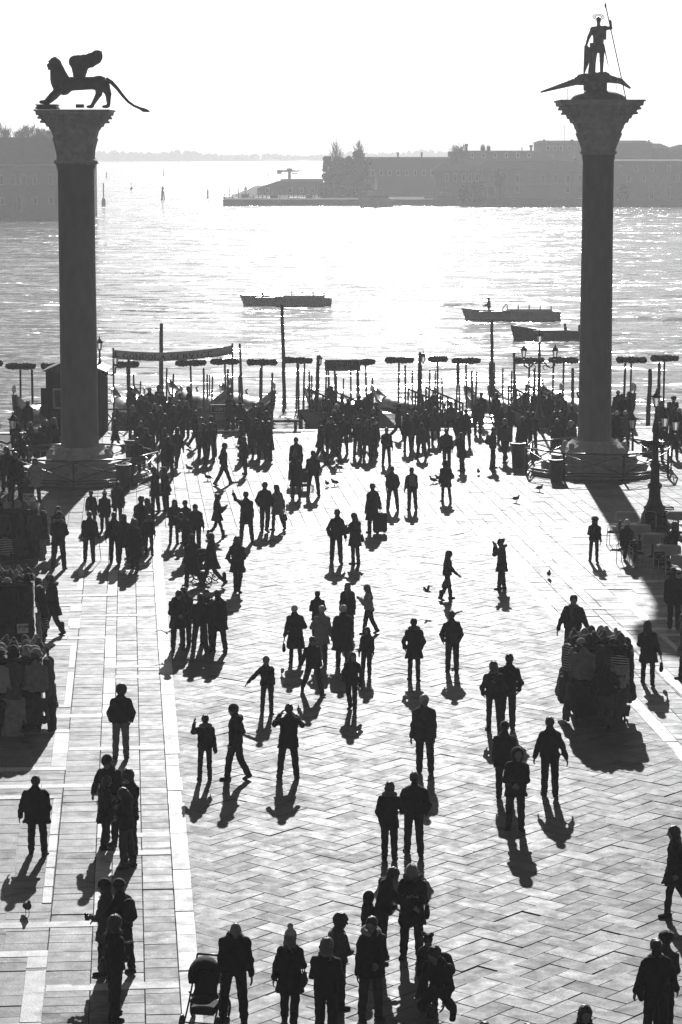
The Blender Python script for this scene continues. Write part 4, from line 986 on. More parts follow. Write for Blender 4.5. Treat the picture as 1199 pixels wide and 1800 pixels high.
p = zr(323, 305); C.window(p[0] - 5, p[0] + 5, p[1] - 9, p[1] + 10, name='door')
for x in (975, 1014): C.chimney(x, 279, 292, 3, 1.2)
D_ = Far('waterfront_building', YR + 12, 'low dark building between the trees and the pale waterfront building')
D_.wall(765, 851, 300, 352, 14, 'wall'); D_.roof(765, 851, 300, 287, 14, .2)
for x in (785, 800, 815, 826, 838): D_.window(x - 1.6, x + 1.6, 306, 318)
D2 = Far('waterfront_building', YR + 5, 'long dark building to the right of the right column')
D2.wall(1060, 1290, 284, 352, 18, 'wall'); D2.wall(1060, 1290, 281.5, 284, 18.6, 'trim', 'cornice', -.4)
for x in (1105, 1131, 1161, 1190): D2.window(x - 2, x + 2, 309, 318, True)
for x in (1090, 1118, 1145, 1175): D2.window(x - 1.6, x + 1.6, 292, 300)
for x in (1090, 1145, 1175): D2.window(x - 3, x + 3, 330, 348)
E1 = Far('roof_block', YR + 60, 'long low roofline stretching behind the waterfront trees'); E1.wall(640, 800, 278, 345, 25, 'wall'); E1.roof(640, 800, 278.5, 276, 25, .02); E1.wall(792, 815, 266, 300, 20, 'wall_dark', 'tower'); E1.wall(812, 955, 266, 330, 30, 'wall', 'upper_block', 1); E1.roof(812, 955, 266.5, 264.5, 30, .02, y0=1)
E1.chimney(821, 253, 267, 4); E1.chimney(935, 255, 268, 4, 1.7); E1.chimney(919, 258, 268, 2, .6)
for x in range(655, 790, 15): E1.window(x - 1.6, x + 1.6, 300, 308)
for x in range(830, 950, 20): E1.window(x - 1.5, x + 1.5, 270, 276, y0=1)
for x in (700, 742, 880): E1.chimney(x, 268, 279, 3, 1.3)
E2 = Far('roof_block', YR + 75, 'tall plain block with chimneys behind the right column'); E2.wall(951, 1145, 251, 330, 30, 'wall'); E2.roof(951, 1145, 251.5, 246.5, 30, .03)
for x in (963, 974, 985, 1000): E2.window(x - 1.8, x + 1.8, 257, 264)
E2.chimney(958, 245, 252, 4, 1.1); E2.chimney(1007, 245, 250, 5, 1.1); E2.chimney(1136, 247, 255, 2, 1.1); E2.chimney(1143, 246, 255, 3, 1.1)
MB().tube([(E2.x(995), 8, E2.z(250)), (E2.x(995), 8, E2.z(219))], .09, 5).build('flagpole', M['twig'], E2.root)
E3 = Far('roof_block', YR + 90, 'hipped roofs at the far right edge of the skyline'); E3.wall(1145, 1174, 260, 330, 20, 'wall_dark'); E3.roof(1145, 1174, 260, 252, 20, .3); E3.wall(1176, 1290, 264, 330, 20, 'wall', y0=3); E3.roof(1176, 1290, 264, 254, 20, .25, y0=3)
S_ = Far('shed', gp(500, 352, WATER).y + 4, 'low dark shed with a sloping end at the tip of the far quay')
S_.wall(497, 568, 318, 352, 12, 'wall_dark'); S_.roof(495, 570, 318.3, 314.5, 12, .02)
mb = MB(); mb.extr([(S_.x(452), S_.z(352)), (S_.x(497), S_.z(352)), (S_.x(497), S_.z(319)), (S_.x(488), S_.z(318)), (S_.x(452), S_.z(331))], 'y', .5, 10).build('lean_to', M['wall_dark'], S_.root)
for x in (470, 510, 530, 550): S_.window(x - 2.5, x + 2.5, 331, 338)
CR = Far('crane', gp(512, 345, WATER).y + 30, 'T-shaped dockside crane standing behind the low shed', 'crane')
MB().box((CR.x(509), 0, CR.z(322)), (1.1, 1.1, CR.z(300) - CR.z(345))).build('mast', M['iron'], CR.root); MB().extr([(CR.x(487), CR.z(306)), (CR.x(495), CR.z(306)), (CR.x(496), CR.z(302.5)), (CR.x(539), CR.z(301.5)), (CR.x(536), CR.z(299)), (CR.x(487), CR.z(298))], 'y', -.8, .8).build('jib', M['iron'], CR.root); MB().box((CR.x(509), 0, CR.z(298)), (1.8, 1.8, 1.1)).build('cab', M['iron'], CR.root); MB().box((CR.x(518), 0, CR.z(304.5)), (1.8, .8, .5)).build('trolley', M['iron'], CR.root)
# far quay edge with fenders
fq = MB(); yq = gp(700, 361, WATER).y - 2
flat_box(fq, (392 - 599.5) / ppm(yq), (1300 - 599.5) / ppm(yq), yq, yq + 260, WATER - 1, .55); tag(fq.build('far_quay', M['wall_dark']), kind='structure')
# barges and clutter along the tip of the quay
def barge(px0, px1, py, label, seed):
    r = random.Random(seed); yw = gp((px0 + px1) / 2, py, WATER).y - 4; s = ppm(yw); L = (px1 - px0) / s
    root = empty('work_barge', ((px0 + px1) / 2 / s - 599.5 / s, yw, WATER)); tag(root, label, 'barge', 'work boats at the tip of the far quay')
    link('hull', loft_hull(L, 3.4, 1.0, .8, M['wood']), root)
    MB().box((L * .2, 0, 1.7), (L * .22, 2.2, 1.5)).build('wheelhouse', M['wall_dark'], root); MB().box((L * .2, -1.13, 2.0), (L * .16, .06, .5)).build('window', M['pane'], root)
    for k in range(7):
        x = -L * .42 + L * .8 * k / 6 + r.uniform(-.4, .4); MB().tube([(x, r.uniform(-1, 1), .8), (x + r.uniform(-.3, .3), 0, r.uniform(2.2, 5.0))], .12, 5).build('derrick_post', M['iron'], root)
    for k in range(5):
        x = -L * .4 + L * .55 * k / 5; MB().box((x, r.uniform(-.4, .4), 1.25), (r.uniform(.8, 1.6), 1.2, r.uniform(.5, 1.1))).build('crate', M['tarp'], root)
barge(392, 447, 357, 'dark work barge with masts at the very tip of the far quay', 1)
barge(440, 500, 358, 'dark work barge in front of the low shed', 2)
barge(505, 560, 358, 'low work barge between the shed and the trees', 3)
# far shoreline and its trees
ys = gp(600, 283.2, WATER).y; mb = MB(); rr = random.Random(3); n_ = 130; V = []; F = []
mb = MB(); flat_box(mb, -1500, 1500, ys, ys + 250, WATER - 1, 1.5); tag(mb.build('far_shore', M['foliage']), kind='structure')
def blobrow(P): return P
V = []; F = []
for k in range(1500):
    x = rr.uniform(-900, 900); y = ys + rr.uniform(4, 120); hgt = (8.5 + 2.2 * sin(x * .02) + 1.6 * sin(x * .063 + 1)) * rr.uniform(.6, 1.1)
    r0 = rr.uniform(2.5, 6.0); o = len(V)
    for (rad, z) in ((r0 * .9, .5), (r0, hgt * .55), (r0 * .6, hgt * .85), (r0 * .15, hgt)):
        for j in range(6): a = j * pi / 3 + rr.uniform(-.3, .3); V.append((x + rad * cos(a) * rr.uniform(.8, 1.2), y + rad * sin(a), z + rr.uniform(-.4, .4)))
    for i in range(3):
        for j in range(6): F.append((o + i * 6 + j, o + i * 6 + (j + 1) % 6, o + (i + 1) * 6 + (j + 1) % 6, o + (i + 1) * 6 + j))
tag(link('distant_woodland', mesh_from('distant_woodland', V, F, M['foliage'])), kind='stuff')

# ---- trees on the far quay
def leafy(px, ptop, pbot, wpx, Y, label, seed, n_=5000, conic=False):
    r = random.Random(seed); s = ppm(Y); H = (pbot - ptop) / s; R = wpx / s / 2; z0 = zat(pbot, Y)
    root = empty('tree', ((px - 599.5) / s, Y, z0)); tag(root, label, 'tree', 'trees on the far quay')
    MB().tube([(0, 0, -.5), (.1, 0, H * .4), (0, .1, H * .8)], [.35, .25, .08], 7).build('trunk', M['twig'], root)
    cl = [(r.uniform(-.75, .75) * R, r.uniform(-.75, .75) * R, H * r.uniform(.05, .9), r.uniform(.3, .6) * R) for _ in range(22)]
    V = []; F = []
    for k in range(n_):
        cx, cy, cz, cr = r.choice(cl); 
        if conic: f = max(.25, 1.15 - cz / H); cx *= f; cy *= f; cr *= f + .2
        d = Vector((r.gauss(0, 1), r.gauss(0, 1), r.gauss(0, 1))).normalized() * cr * r.uniform(.5, 1.1); c = Vector((cx, cy, cz)) + d
        a = Vector((r.gauss(0, 1), r.gauss(0, 1), r.gauss(0, 1))).normalized() * r.uniform(.25, .55); b_ = a.cross(Vector((r.gauss(0, 1), r.gauss(0, 1), r.gauss(0, 1)))).normalized() * r.uniform(.2, .45)
        o = len(V); V += [c - a, c + b_, c + a, c - b_]; F.append((o, o + 1, o + 2, o + 3))
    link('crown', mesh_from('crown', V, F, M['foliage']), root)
def bare(px, ptop, pbot, wpx, Y, label, seed, thin=False):
    r = random.Random(seed); s = ppm(Y); H = (pbot - ptop) / s; R = wpx / s / 2; z0 = zat(pbot, Y)
    root = empty('bare_tree', ((px - 599.5) / s, Y, z0)); tag(root, label, 'tree', 'leafless winter trees on the skyline')
    MB().tube([(0, 0, 0), (.1, 0, H * .5), (0, 0, H * .97)], [H * .018, H * .012, .03], 6).build('trunk', M['twig'], root)
    mb = MB()
    for k in range(70):
        t = r.uniform(.12, .92); a = r.uniform(0, 2 * pi); rad = R * r.uniform(.5, 1.05) * (sin(pi * min(1, t * .85 + .12)) ** .6 if thin else (1.15 - .75 * t)); up = H * (1 - t) * (r.uniform(.35, .75) if not thin else r.uniform(.25, .55)) + .3
        p0 = Vector((0, 0, H * t * (.75 if not thin else .85))); p1 = p0 + Vector((cos(a) * rad * .6, sin(a) * rad * .6, up * .55)); p2 = p0 + Vector((cos(a) * rad, sin(a) * rad, up))
        mb.tube([p0, p1, p2], [.11, .07, .025], 4, False)
        for j in range(3):
            q = p1.lerp(p2, r.random()); mb.tube([q, q + Vector((r.uniform(-1, 1) * R * .25, r.uniform(-1, 1) * R * .25, r.uniform(.3, 1) * up * .5 + .2))], [.05, .02], 3, False)
    mb.build('branches', M['twig'], root)
YT = gp(600, 357, WATER).y + 12
leafy(608, 292, 350, 30, YT - 2, 'low dense evergreen filling the middle of the tree group', 18, 4000); leafy(586, 296, 350, 24, YT - 2, 'low dense evergreen near the left end of the tree group', 19, 3000); leafy(632, 298, 350, 26, YT - 3, 'low dense evergreen near the right end of the tree group', 20, 3000)
leafy(576, 270, 350, 32, YT, 'dark conical evergreen at the left end of the tree group', 11, 5000, True)
leafy(598, 262, 350, 40, YT + 6, 'broad evergreen beneath the left poplar', 12); leafy(622, 264, 350, 38, YT + 3, 'broad evergreen beneath the right poplar', 13); leafy(641, 276, 350, 24, YT, 'dark rounded evergreen at the right end of the tree group', 14, 4200)
leafy(835, 322, 352, 24, YR - 8, 'low round shrub tree left of the pale waterfront building', 15, 1600); leafy(815, 326, 352, 14, YR - 8, 'small round shrub beside the dark low building', 16, 900); leafy(1095, 325, 352, 16, YR - 8, 'small round tree right of the right column', 17, 900)
bare(591, 231, 345, 26, YT + 14, 'tall bare poplar, left one of the pair', 21, True); bare(631, 231, 345, 22, YT + 14, 'tall bare poplar, right one of the pair', 22, True)
bare(806, 246, 300, 40, YR + 50, 'wide bare tree above the dark low building', 23); bare(848, 250, 290, 10, YR + 70, 'thin bare tree, left one of two on the rooftops', 24, True); bare(858, 252, 290, 8, YR + 70, 'thin bare tree, right one of two on the rooftops', 25, True); bare(878, 288, 352, 18, YR - 4, 'slender bare tree before the pale waterfront building', 26, True)
for k, (x, t, wd) in enumerate(((-5, 206, 40), (10, 222, 26), (36, 226, 34), (52, 214, 44), (75, 220, 30), (88, 224, 26))): bare(x, t, 262, wd, YL + 60, ['large bare tree cut by the left edge above the island roof', 'small bare tree second from the left edge above the island roof', 'bare tree over the gable slope of the island roof', 'tallest bare tree over the island gable', 'bare tree just left of the lion capital', 'smallest bare tree touching the lion capital'][k], 31 + k)
# two wisps of chimney smoke
M['smoke'] = mat('steam', .85, 1, 0); _n = M['smoke'].node_tree; _t = _n.nodes.new('ShaderNodeBsdfTransparent'); _x = _n.nodes.new('ShaderNodeMixShader'); _x.inputs[0].default_value = .45
_n.links.new(_t.outputs[0], _x.inputs[1]); _n.links.new(_n.nodes['Principled BSDF'].outputs[0], _x.inputs[2]); _n.links.new(_x.outputs[0], _n.nodes['Material Output'].inputs[0])
for px, lb in ((973, 'pale wisp of smoke over the left chimney of the pale building'), (1012, 'pale wisp of smoke over the chimney beside the right column')):
    c = at(px, 280, YR + 5); s = ppm(YR); r = random.Random(px); bl = [((r.uniform(-7, 5) - k * 1.3 + 4) / s, r.uniform(-.3, .3), (k * 1.1 + r.uniform(-1.5, 1.5)) / s, r.uniform(1.0, 2.0) / s) for k in range(10)]
    def f(P): 
        d = np.full(len(P), 9.)
        for x, y, z, q in bl: d = sm(d, ell(P, (x, y, z), (q,) * 3), .15)
        return d
    tag(link('smoke', sdf_me('smoke', f, (-3.5, -1, -1), (3.5, 1, 3)  , .16, M['smoke']), None, c), lb, 'smoke', 'chimney smoke')

# wakes trailing the boats: low ridges on the water
for tx, nm in ((taxiA, 'A'), (taxiB, 'B')):
    rt, s, L, yw = tx; mb = MB(); rr = random.Random(5)
    for k in range(26):
        x0 = rt.location.x + L * .45 + rr.uniform(0, 16); ln = rr.uniform(2, 6); y0 = yw + rr.uniform(-1.2, 1.2) + (x0 - rt.location.x) * .05 * rr.choice((-1, 1)); hh = rr.uniform(.08, .2); wv_ = rr.uniform(.4, .9)
        mb.add([(x0, y0 - wv_, WATER - .01), (x0 + ln, y0 - wv_, WATER - .01), (x0 + ln, y0 + wv_, WATER - .01), (x0, y0 + wv_, WATER - .01), (x0 + ln * .2, y0, WATER + hh), (x0 + ln * .8, y0, WATER + hh)], [(0, 1, 5, 4), (1, 2, 5), (2, 3, 4, 5), (3, 0, 4)], True)
    tag(mb.build('wake', M['water']), kind='stuff')
# ================================================================ stalls, cafe, prams, birds
def garment_mesh(kind, v, seed):
    r = random.Random(seed); ph = r.uniform(0, 6)
    def f(P):
        if kind == 'scarf': d = ecap(P, (0, 0, 0), (0.02, 0, -.85), (.10, .03), (.12, .025), (1, 0, 0), (0, 1, 0))
        elif kind == 'bag': d = sm(ecap(P, (0, 0, -.15), (0, 0, -.40), (.16, .08), (.19, .10), (1, 0, 0), (0, 1, 0)), cap(P, (0, 0, 0), (0, 0, -.1), .03, .05), .06)
        else:
            L = .95 if kind == 'coat' else .68; w1 = .27 if kind == 'coat' else .23
            d = ecap(P, (0, 0, -.12), (0, 0, -L), (.21, .07), (w1, .08), (1, 0, 0), (0, 1, 0)); d = np.maximum(d, -L - P[:, 2])
            for s in (-1, 1): d = sm(d, cap(P, (0, 0, -.05), (s * .2, 0, -.12), .05, .06), .04); d = sm(d, cap(P, (s * .2, 0, -.12), (s * .29, .02, -.58), .062, .048), .03)
            if kind == 'hoodie': d = sm(d, ell(P, (0, .03, -.02), (.12, .08, .11)), .04)
        return d + .012 * np.sin(P[:, 0] * 26 + ph + 2 * np.sin(P[:, 2] * 5)) + .006 * np.sin(P[:, 2] * 23 + ph)
    me = sdf_me('cloth', f, (-.42, -.16, -1.02), (.42, .18, .14), .036, cloth(v)); return me
GM = [(k, v, garment_mesh(k, v, i)) for i, (k, v) in enumerate([('hoodie', .05), ('coat', .02), ('hoodie', .18), ('shirt', .09), ('coat', .24), ('scarf', .05), ('scarf', .22), ('bag', .03), ('shirt', .28), ('coat', .07)])]
GM[3][2].materials[0] = M['stripe']; GM[6][2].materials[0] = M['stripe']
NMG = {'hoodie': 'hooded_top', 'coat': 'hanging_coat', 'shirt': 'hanging_shirt', 'scarf': 'hanging_scarf', 'bag': 'hanging_bag'}
def hat_mesh(kind, v):
    def f(P):
        if kind == 'cap': d = np.maximum(ell(P, (0, 0, .02), (.10, .12, .11)), -P[:, 2] + .0); return sm(d, ell(P, (0, -.13, .015), (.085, .09, .015)), .015)
        d = np.maximum(ell(P, (0, 0, .02), (.10, .105, .20 if kind == 'tall' else .15)), -P[:, 2]); rr = np.sqrt(P[:, 0] ** 2 + P[:, 1] ** 2) - .095; d = sm(d, np.sqrt(rr ** 2 + ((P[:, 2] - .03) * .7) ** 2) - .02, .015)
        if kind == 'pom': d = np.minimum(d, ell(P, (0, 0, .19), (.045,) * 3))
        return d
    return sdf_me('knit', f, (-.14, -.24, -.01), (.14, .14, .26), .024, cloth(v, .4))
HK = (('tall', .02), ('pom', .1), ('cap', .05), ('tall', .25), ('cap', .3), ('pom', .03), ('tall', .06), ('cap', .02), ('pom', .3)); HM = [hat_mesh(k, v) for k, v in HK]
def stall(px, py, wd, dp, ht, name, rz=0.0, front=None, light=False, seed=1, hats=22, left=True, right=True):
    r = random.Random(seed); b = gp(px, py); c = b + Matrix.Rotation(rz, 3, 'Z') @ Vector((0, dp / 2, 0)); root = empty('souvenir_stall', c, rz); R = Matrix.Rotation(rz, 3, 'Z')
    tag(root, name[0], 'market stall', 'souvenir stalls')
    MB().box((0, 0, .45), (wd * .82, dp * .8, .62)).build('cart_body', cloth(.025), root)
    for x in (-1, 1):
        for y in (-1, 1):
            MB().tube([(x * wd * .42, y * dp * .42, .0), (x * wd * .42, y * dp * .42, ht)], .025, 6).build('post', M['iron'], root); 
        wh = MB(); wh.tube([(x * wd * .40, -.25 + .13 * cos(a), .14 + .13 * sin(a)) for a in [2 * pi * k / 14 for k in range(15)]], .03, 5, False).build('wheel', M['black'], root)
    MB().box((0, 0, ht - .06), (wd * .9, dp * .9, .06)).build('top_board', cloth(.03), root)
    for y in (-1, 1): MB().tube([(-wd * .46, y * dp * .46, ht - .1), (wd * .46, y * dp * .46, ht - .1)], .018, 6).build('hanging_rail', M['iron'], root)
    MB().extr([(-wd * .44, .12), (wd * .44, .12), (wd * .42, ht * .98), (-wd * .42, ht * .98)], 'y', -dp * .40, dp * .40).build('lining', cloth(.02), root)
    def put(local, ang, i, sc, where):
        k, v, me = GM[i % len(GM)]; tone = 'pale' if v > .21 else 'grey' if v > .06 else 'dark'
        o = link(NMG[k], me, None, c + R @ Vector(local)); o.rotation_euler = (r.uniform(-.22, .04), r.uniform(-.14, .14), rz + ang + r.uniform(-.35, .35)); o.location += R @ Vector((r.uniform(-.05, .05), r.uniform(-.05, .05), r.uniform(-.06, .08))); o.scale = (sc, sc, sc)
        tag(o, '%s %s on %s, %s' % (tone, NMG[k].replace('_', ' ').replace('hanging ', ''), name[1], where), 'clothing' if k != 'bag' else 'bag', 'goods hung on ' + name[1])
    ORD = ('first', 'second', 'third', 'fourth', 'fifth', 'sixth', 'seventh'); nx = max(2, int(wd / .42))
    for row, z in ((0, ht - .12), (1, ht - .85)):
        for k in range(nx): put((-wd / 2 + wd * (k + .5) / nx, -dp / 2 - .04 - row * .03, z + r.uniform(-.05, .05)), 0, r.randrange(10) if not front else front[(row * nx + k) % len(front)], r.uniform(.85, 1.05), 'front, %s row, %s from left' % (('upper', 'lower')[row], ORD[k]))
        for sd, on in ((-1, left), (1, right)):
            if on:
                n_ = max(2, int(dp / .45))
                for k in range(n_): put((sd * (wd / 2 + .04 + row * .03), -dp / 2 + dp * (k + .5) / n_, z + r.uniform(-.05, .05)), sd * pi / 2, r.randrange(10), r.uniform(.85, 1.05), '%s side, %s row, %s from front' % ('left' if sd < 0 else 'right', ('upper', 'lower')[row], ORD[k]))
    nr = 4; nc = max(4, round(hats / nr))
    for k in range(nr * nc):
        j = r.randrange(len(HM)); kk, vv = HK[j]; i_, row = k % nc, k // nc; x, y = (-.44 + .88 * (i_ + .5 + r.uniform(-.25, .25)) / nc) * wd, (-.44 + .88 * (row + .5 + r.uniform(-.25, .25)) / nr) * dp
        o = link('knitted_hat', HM[j], None, c + R @ Vector((x, y, ht - .03 + r.uniform(0, .05)))); o.rotation_euler = (r.uniform(-.25, .25), r.uniform(-.25, .25), r.uniform(0, 6.28)); s_ = r.uniform(1.0, 1.25); o.scale = (s_,) * 3
        tag(o, '%s %s on %s, %s from left, %s' % ('pale' if vv > .2 else 'grey' if vv > .055 else 'dark', {'tall': 'knitted hat', 'pom': 'bobble hat', 'cap': 'peaked cap'}[kk], name[1], ORD[i_], ('front row', 'second row', 'third row', 'back row')[row]), 'hat', 'hats on ' + name[1])
    return root, c
stR, cR = stall(1057, 1272, 1.35, 1.5, 1.85, ('market cart heaped with hats and hung with clothes, right of the paving field', 'the right-hand cart'), TH * .5, seed=5, hats=26, front=[2, 0, 3, 7, 0, 9, 8])
st1, c1 = stall(14, 1290, 1.75, 1.7, 1.78, ('nearest left stall with a pale buttoned coat at its front', 'the nearest left stall'), TH, seed=8, hats=24, front=[0, 8, 9, 2, 4, 1, 4, 0], left=False)
st2, c2 = stall(6, 1140, 1.8, 1.6, 1.80, ('middle left stall hung with long dark scarves and a price card', 'the middle left stall'), TH, seed=11, hats=22, front=[5, 5, 1, 5, 9, 5], left=False)
st3, c3 = stall(22, 992, 1.9, 1.7, 1.80, ('farthest left stall below the left column shadow', 'the farthest left stall'), TH, seed=14, hats=24, front=[3, 0, 5, 9, 7], left=False)
def card(loc, rz, wd, h, label, lines):
    root = empty('price_card', loc, rz); tag(root, label, 'sign', 'price cards on the stalls'); MB().box((0, 0, h / 2), (wd, .012, h), mtx=Matrix.Rotation(-.15, 3, 'X')).build('card', M['paper'], root)
    for k, t in enumerate(lines):
        lettering(root, t, lambda u, v: (-wd * .42 + u, -.02 - .15 * (h / 2 - (h * (.58 - k * .42) + v)) * -1, h * (.58 - k * .42) + v), wd * .13, h * .26, wd * .17, h * .05, M['ink'])
    MB().tube([(0, .02, -.25), (0, .02, h * .5)], .008, 5).build('stick', M['iron'], root)
card(at(40, 1113, c2.y - 1.25), TH + .2, .30, .25, 'tilted price card with two printed lines on the middle left stall', ['SCIARP', '5,00'])
card(at(50, 882, c3.y + .3), TH - .1, .36, .27, 'pale price card standing above the hats of the farthest left stall', ['SCIARP', '5,00'])
# printed word on a pale shirt of the right-hand cart
g8 = link('printed_shirt', GM[8][2], None, cR + Vector((.40, -1.02, 1.46))); g8.rotation_euler = (0, 0, TH * .5); g8.scale = (.8,) * 3; tag(g8, 'pale shirt printed VENEZIA at the front of the right-hand cart', 'clothing')
lettering(g8, 'VENEZIA', lambda u, v: (-.17 + u, -.115, -.36 + v), .038, .075, .050, .014, M['ink'])

def chair_parts():
    fr = MB()
    for x in (-.2, .2):
        fr.tube([(x, -.2, 0), (x, -.18, .44), (x, -.17, .62), (x, .15, .66), (x, .2, .82)], .013, 6); fr.tube([(x, .22, 0), (x, .17, .44), (x, .2, .82)], .013, 6)
    fr.tube([(-.2, .2, .82), (0, .23, .86), (.2, .2, .82)], .013, 6); fr.tube([(-.2, -.18, .44), (.2, -.18, .44)], .012, 6)
    st = MB().box((0, 0, .45), (.40, .38, .035)); bk = MB()
    for z in (.56, .64, .72, .79): bk.box((0, .185 + .03 * (z - .5), z), (.38, .02, .05))
    return fr.me('frame', M['steel']), st.me('seat', M['wood']), bk.me('back_slats', M['wood'])
CHP = chair_parts()
def chair(px, py, face, label):
    root = empty('cafe_chair', gp(px, py), radians(face)); tag(root, label, 'chair', 'cafe chairs')
    for nm, me in zip(('frame', 'seat', 'backrest'), CHP): link(nm, me, root)
def ctable(px, py, label, sq=False, r=.36):
    root = empty('cafe_table', gp(px, py)); tag(root, label, 'table', 'cafe tables')
    MB().lathe([(r, .72), (r, .745)], 28).build('top', M['cloth_table'], root)
    V = []; F = []; n_ = 36
    for z, k in ((.747, .0), (.74, 1.0), (.62, 1.03), (.48, 1.05)):
        for j in range(n_): a = 2 * pi * j / n_; rr = (r + .01) * k * (1 + (.05 * sin(a * 9) if z < .7 else 0)); V.append((rr * cos(a), rr * sin(a), z))
    for i in range(3):
        for j in range(n_): F.append((i * n_ + j, i * n_ + (j + 1) % n_, (i + 1) * n_ + (j + 1) % n_, (i + 1) * n_ + j))
    link('tablecloth', mesh_from('tablecloth', V, F, M['cloth_table'], True), root)
    MB().lathe([(.24, 0), (.22, .03), (.04, .05), (.03, .7)], 14).build('pedestal', M['iron'], root)
ctable(1124, 962, 'round cafe table in front of the white-haired seated person'); ctable(1147, 978, 'cafe table between the two seated people'); ctable(1176, 1000, 'round cafe table at the near right of the terrace'); ctable(1202, 1018, 'cafe table cut by the right edge of the picture'); ctable(1100, 938, 'cafe table farthest left, in the column shadow'); ctable(1192, 936, 'sunlit white cafe table beyond the lamp')
chair(1079, 958, 250, 'empty cafe chair standing farthest left'); chair(1098, 990, 330, 'cafe chair holding the white-haired person'); chair(1120, 997, 10, 'empty cafe chair right of the white-haired person'); chair(1163, 1017, 20, 'empty cafe chair nearest the camera'); chair(1180, 994, 40, 'cafe chair holding the leaning person'); chair(1143, 940, 170, 'empty cafe chair at the foot of the lamp'); chair(1184, 1034, 60, 'cafe chair behind the person in the column shadow'); chair(1178, 930, 150, 'empty cafe chair right of the lamp foot')

def pram(px, py, face, label, s=1.0):
    root = empty('pushchair', gp(px, py), radians(face)); tag(root, label, 'pushchair', 'pushchairs'); root.scale = (s,) * 3
    def hood(P):
        d = ell(P, (0, .08, .80), (.25, .34, .30)); d = np.maximum(d, -ell(P, (0, .22, .76), (.21, .34, .24))); return np.maximum(d, .62 - P[:, 2] + .3 * P[:, 1])
    link('hood', sdf_me('hood', hood, (-.28, -.3, .5), (.28, .45, 1.12), .028, cloth(.012)), root)
    def seat(P): return sm(ecap(P, (0, -.08, .78), (0, .02, .45), (.19, .05), (.19, .06), (1, 0, 0), (0, 1, 0)), ecap(P, (0, .02, .43), (0, .35, .46), (.19, .05), (.18, .05), (1, 0, 0), (0, 0, 1)), .05)
    link('seat', sdf_me('seat', seat, (-.22, -.18, .34), (.22, .45, .86), .028, cloth(.02)), root)
    fr = MB()
    for x in (-.24, .24): fr.tube([(x, -.40, .98), (x, -.22, .72), (x, .12, .36), (x, .40, .13)], .015, 6); fr.tube([(x, -.28, .14), (x, .0, .46), (x, .10, .52)], .014, 6)
    fr.tube([(-.24, -.40, .98), (.24, -.40, .98)], .02, 6); fr.tube([(-.24, -.28, .14), (.24, -.28, .14)], .012, 6); fr.tube([(-.24, .4, .13), (.24, .4, .13)], .012, 6); fr.build('chassis', M['iron'], root)
    MB().box((0, .02, .26), (.36, .4, .12)).build('basket', cloth(.02), root)
    for x in (-.28, .28):
        for y, r_ in ((-.28, .14), (.4, .11)):
            w_ = MB().tube([(x, y + r_ * cos(a), r_ + .012 + r_ * sin(a)) for a in [2 * pi * k / 18 for k in range(19)]], .022, 6, False).build('wheel', M['black'], root)
            sp = MB()
            for k in range(6): a = pi * k / 3; sp.tube([(x, y, r_ + .012), (x, y + r_ * cos(a), r_ + .012 + r_ * sin(a))], .007, 4)
            sp.build('spokes', M['iron'], w_)
pram(362, 1798, 168, 'dark hooded pushchair beside the bald person at the bottom edge', .98)
pram(353, 1022, 250, 'pushchair with big spoked wheels pushed by the long-haired person', .95)
pram(537, 862, 20, 'small dark pushchair between the two standing people near the cross band', .8)
def suitcase(px, py, label):
    root = empty('suitcase', gp(px, py), .2); tag(root, label, 'suitcase')
    def f(P): q = np.abs(P - [0, 0, .40]) - [.19, .10, .28]; return np.linalg.norm(np.maximum(q, 0), axis=1) + np.minimum(q.max(1), 0) - .05
    link('shell', sdf_me('shell', f, (-.26, -.17, .04), (.26, .17, .76), .03, cloth(.014)), root); MB().tube([(-.1, .12, .7), (-.1, .14, 1.0), (.1, .14, 1.0), (.1, .12, .7)], .012, 6).build('handle', M['iron'], root)
    for x in (-.17, .17): MB().lathe([(.045, -.02), (.045, .02)], 10, (x, .05, .05)).build('wheel', M['black'], root)
suitcase(668, 938, 'dark upright suitcase beside the person in a long coat')

def pigeon_mesh():
    def f(P):
        d = ecap(P, (0, -.06, .13), (0, .07, .15), (.055, .06), (.05, .055), (1, 0, 0), (0, 0, 1)); d = sm(d, cap(P, (0, .08, .17), (0, .115, .225), .035, .026), .03); d = sm(d, ell(P, (0, .125, .24), (.024, .03, .026)), .01); d = sm(d, cap(P, (0, .15, .236), (0, .172, .23), .010, .004), .006)
        d = sm(d, ecap(P, (0, -.08, .12), (0, -.19, .085), (.04, .022), (.035, .010), (1, 0, 0), (0, 0, 1)), .03)
        for s in (-1, 1): d = sm(d, cap(P, (s * .025, .01, .10), (s * .025, .02, .012), .010, .008), .01); d = sm(d, cap(P, (s * .025, .0, .012), (s * .025, .045, .010), .008, .006), .006)
        return d
    return sdf_me('pigeon', f, (-.08, -.22, .0), (.08, .19, .28), .0125, M['bird'])
PG = pigeon_mesh()
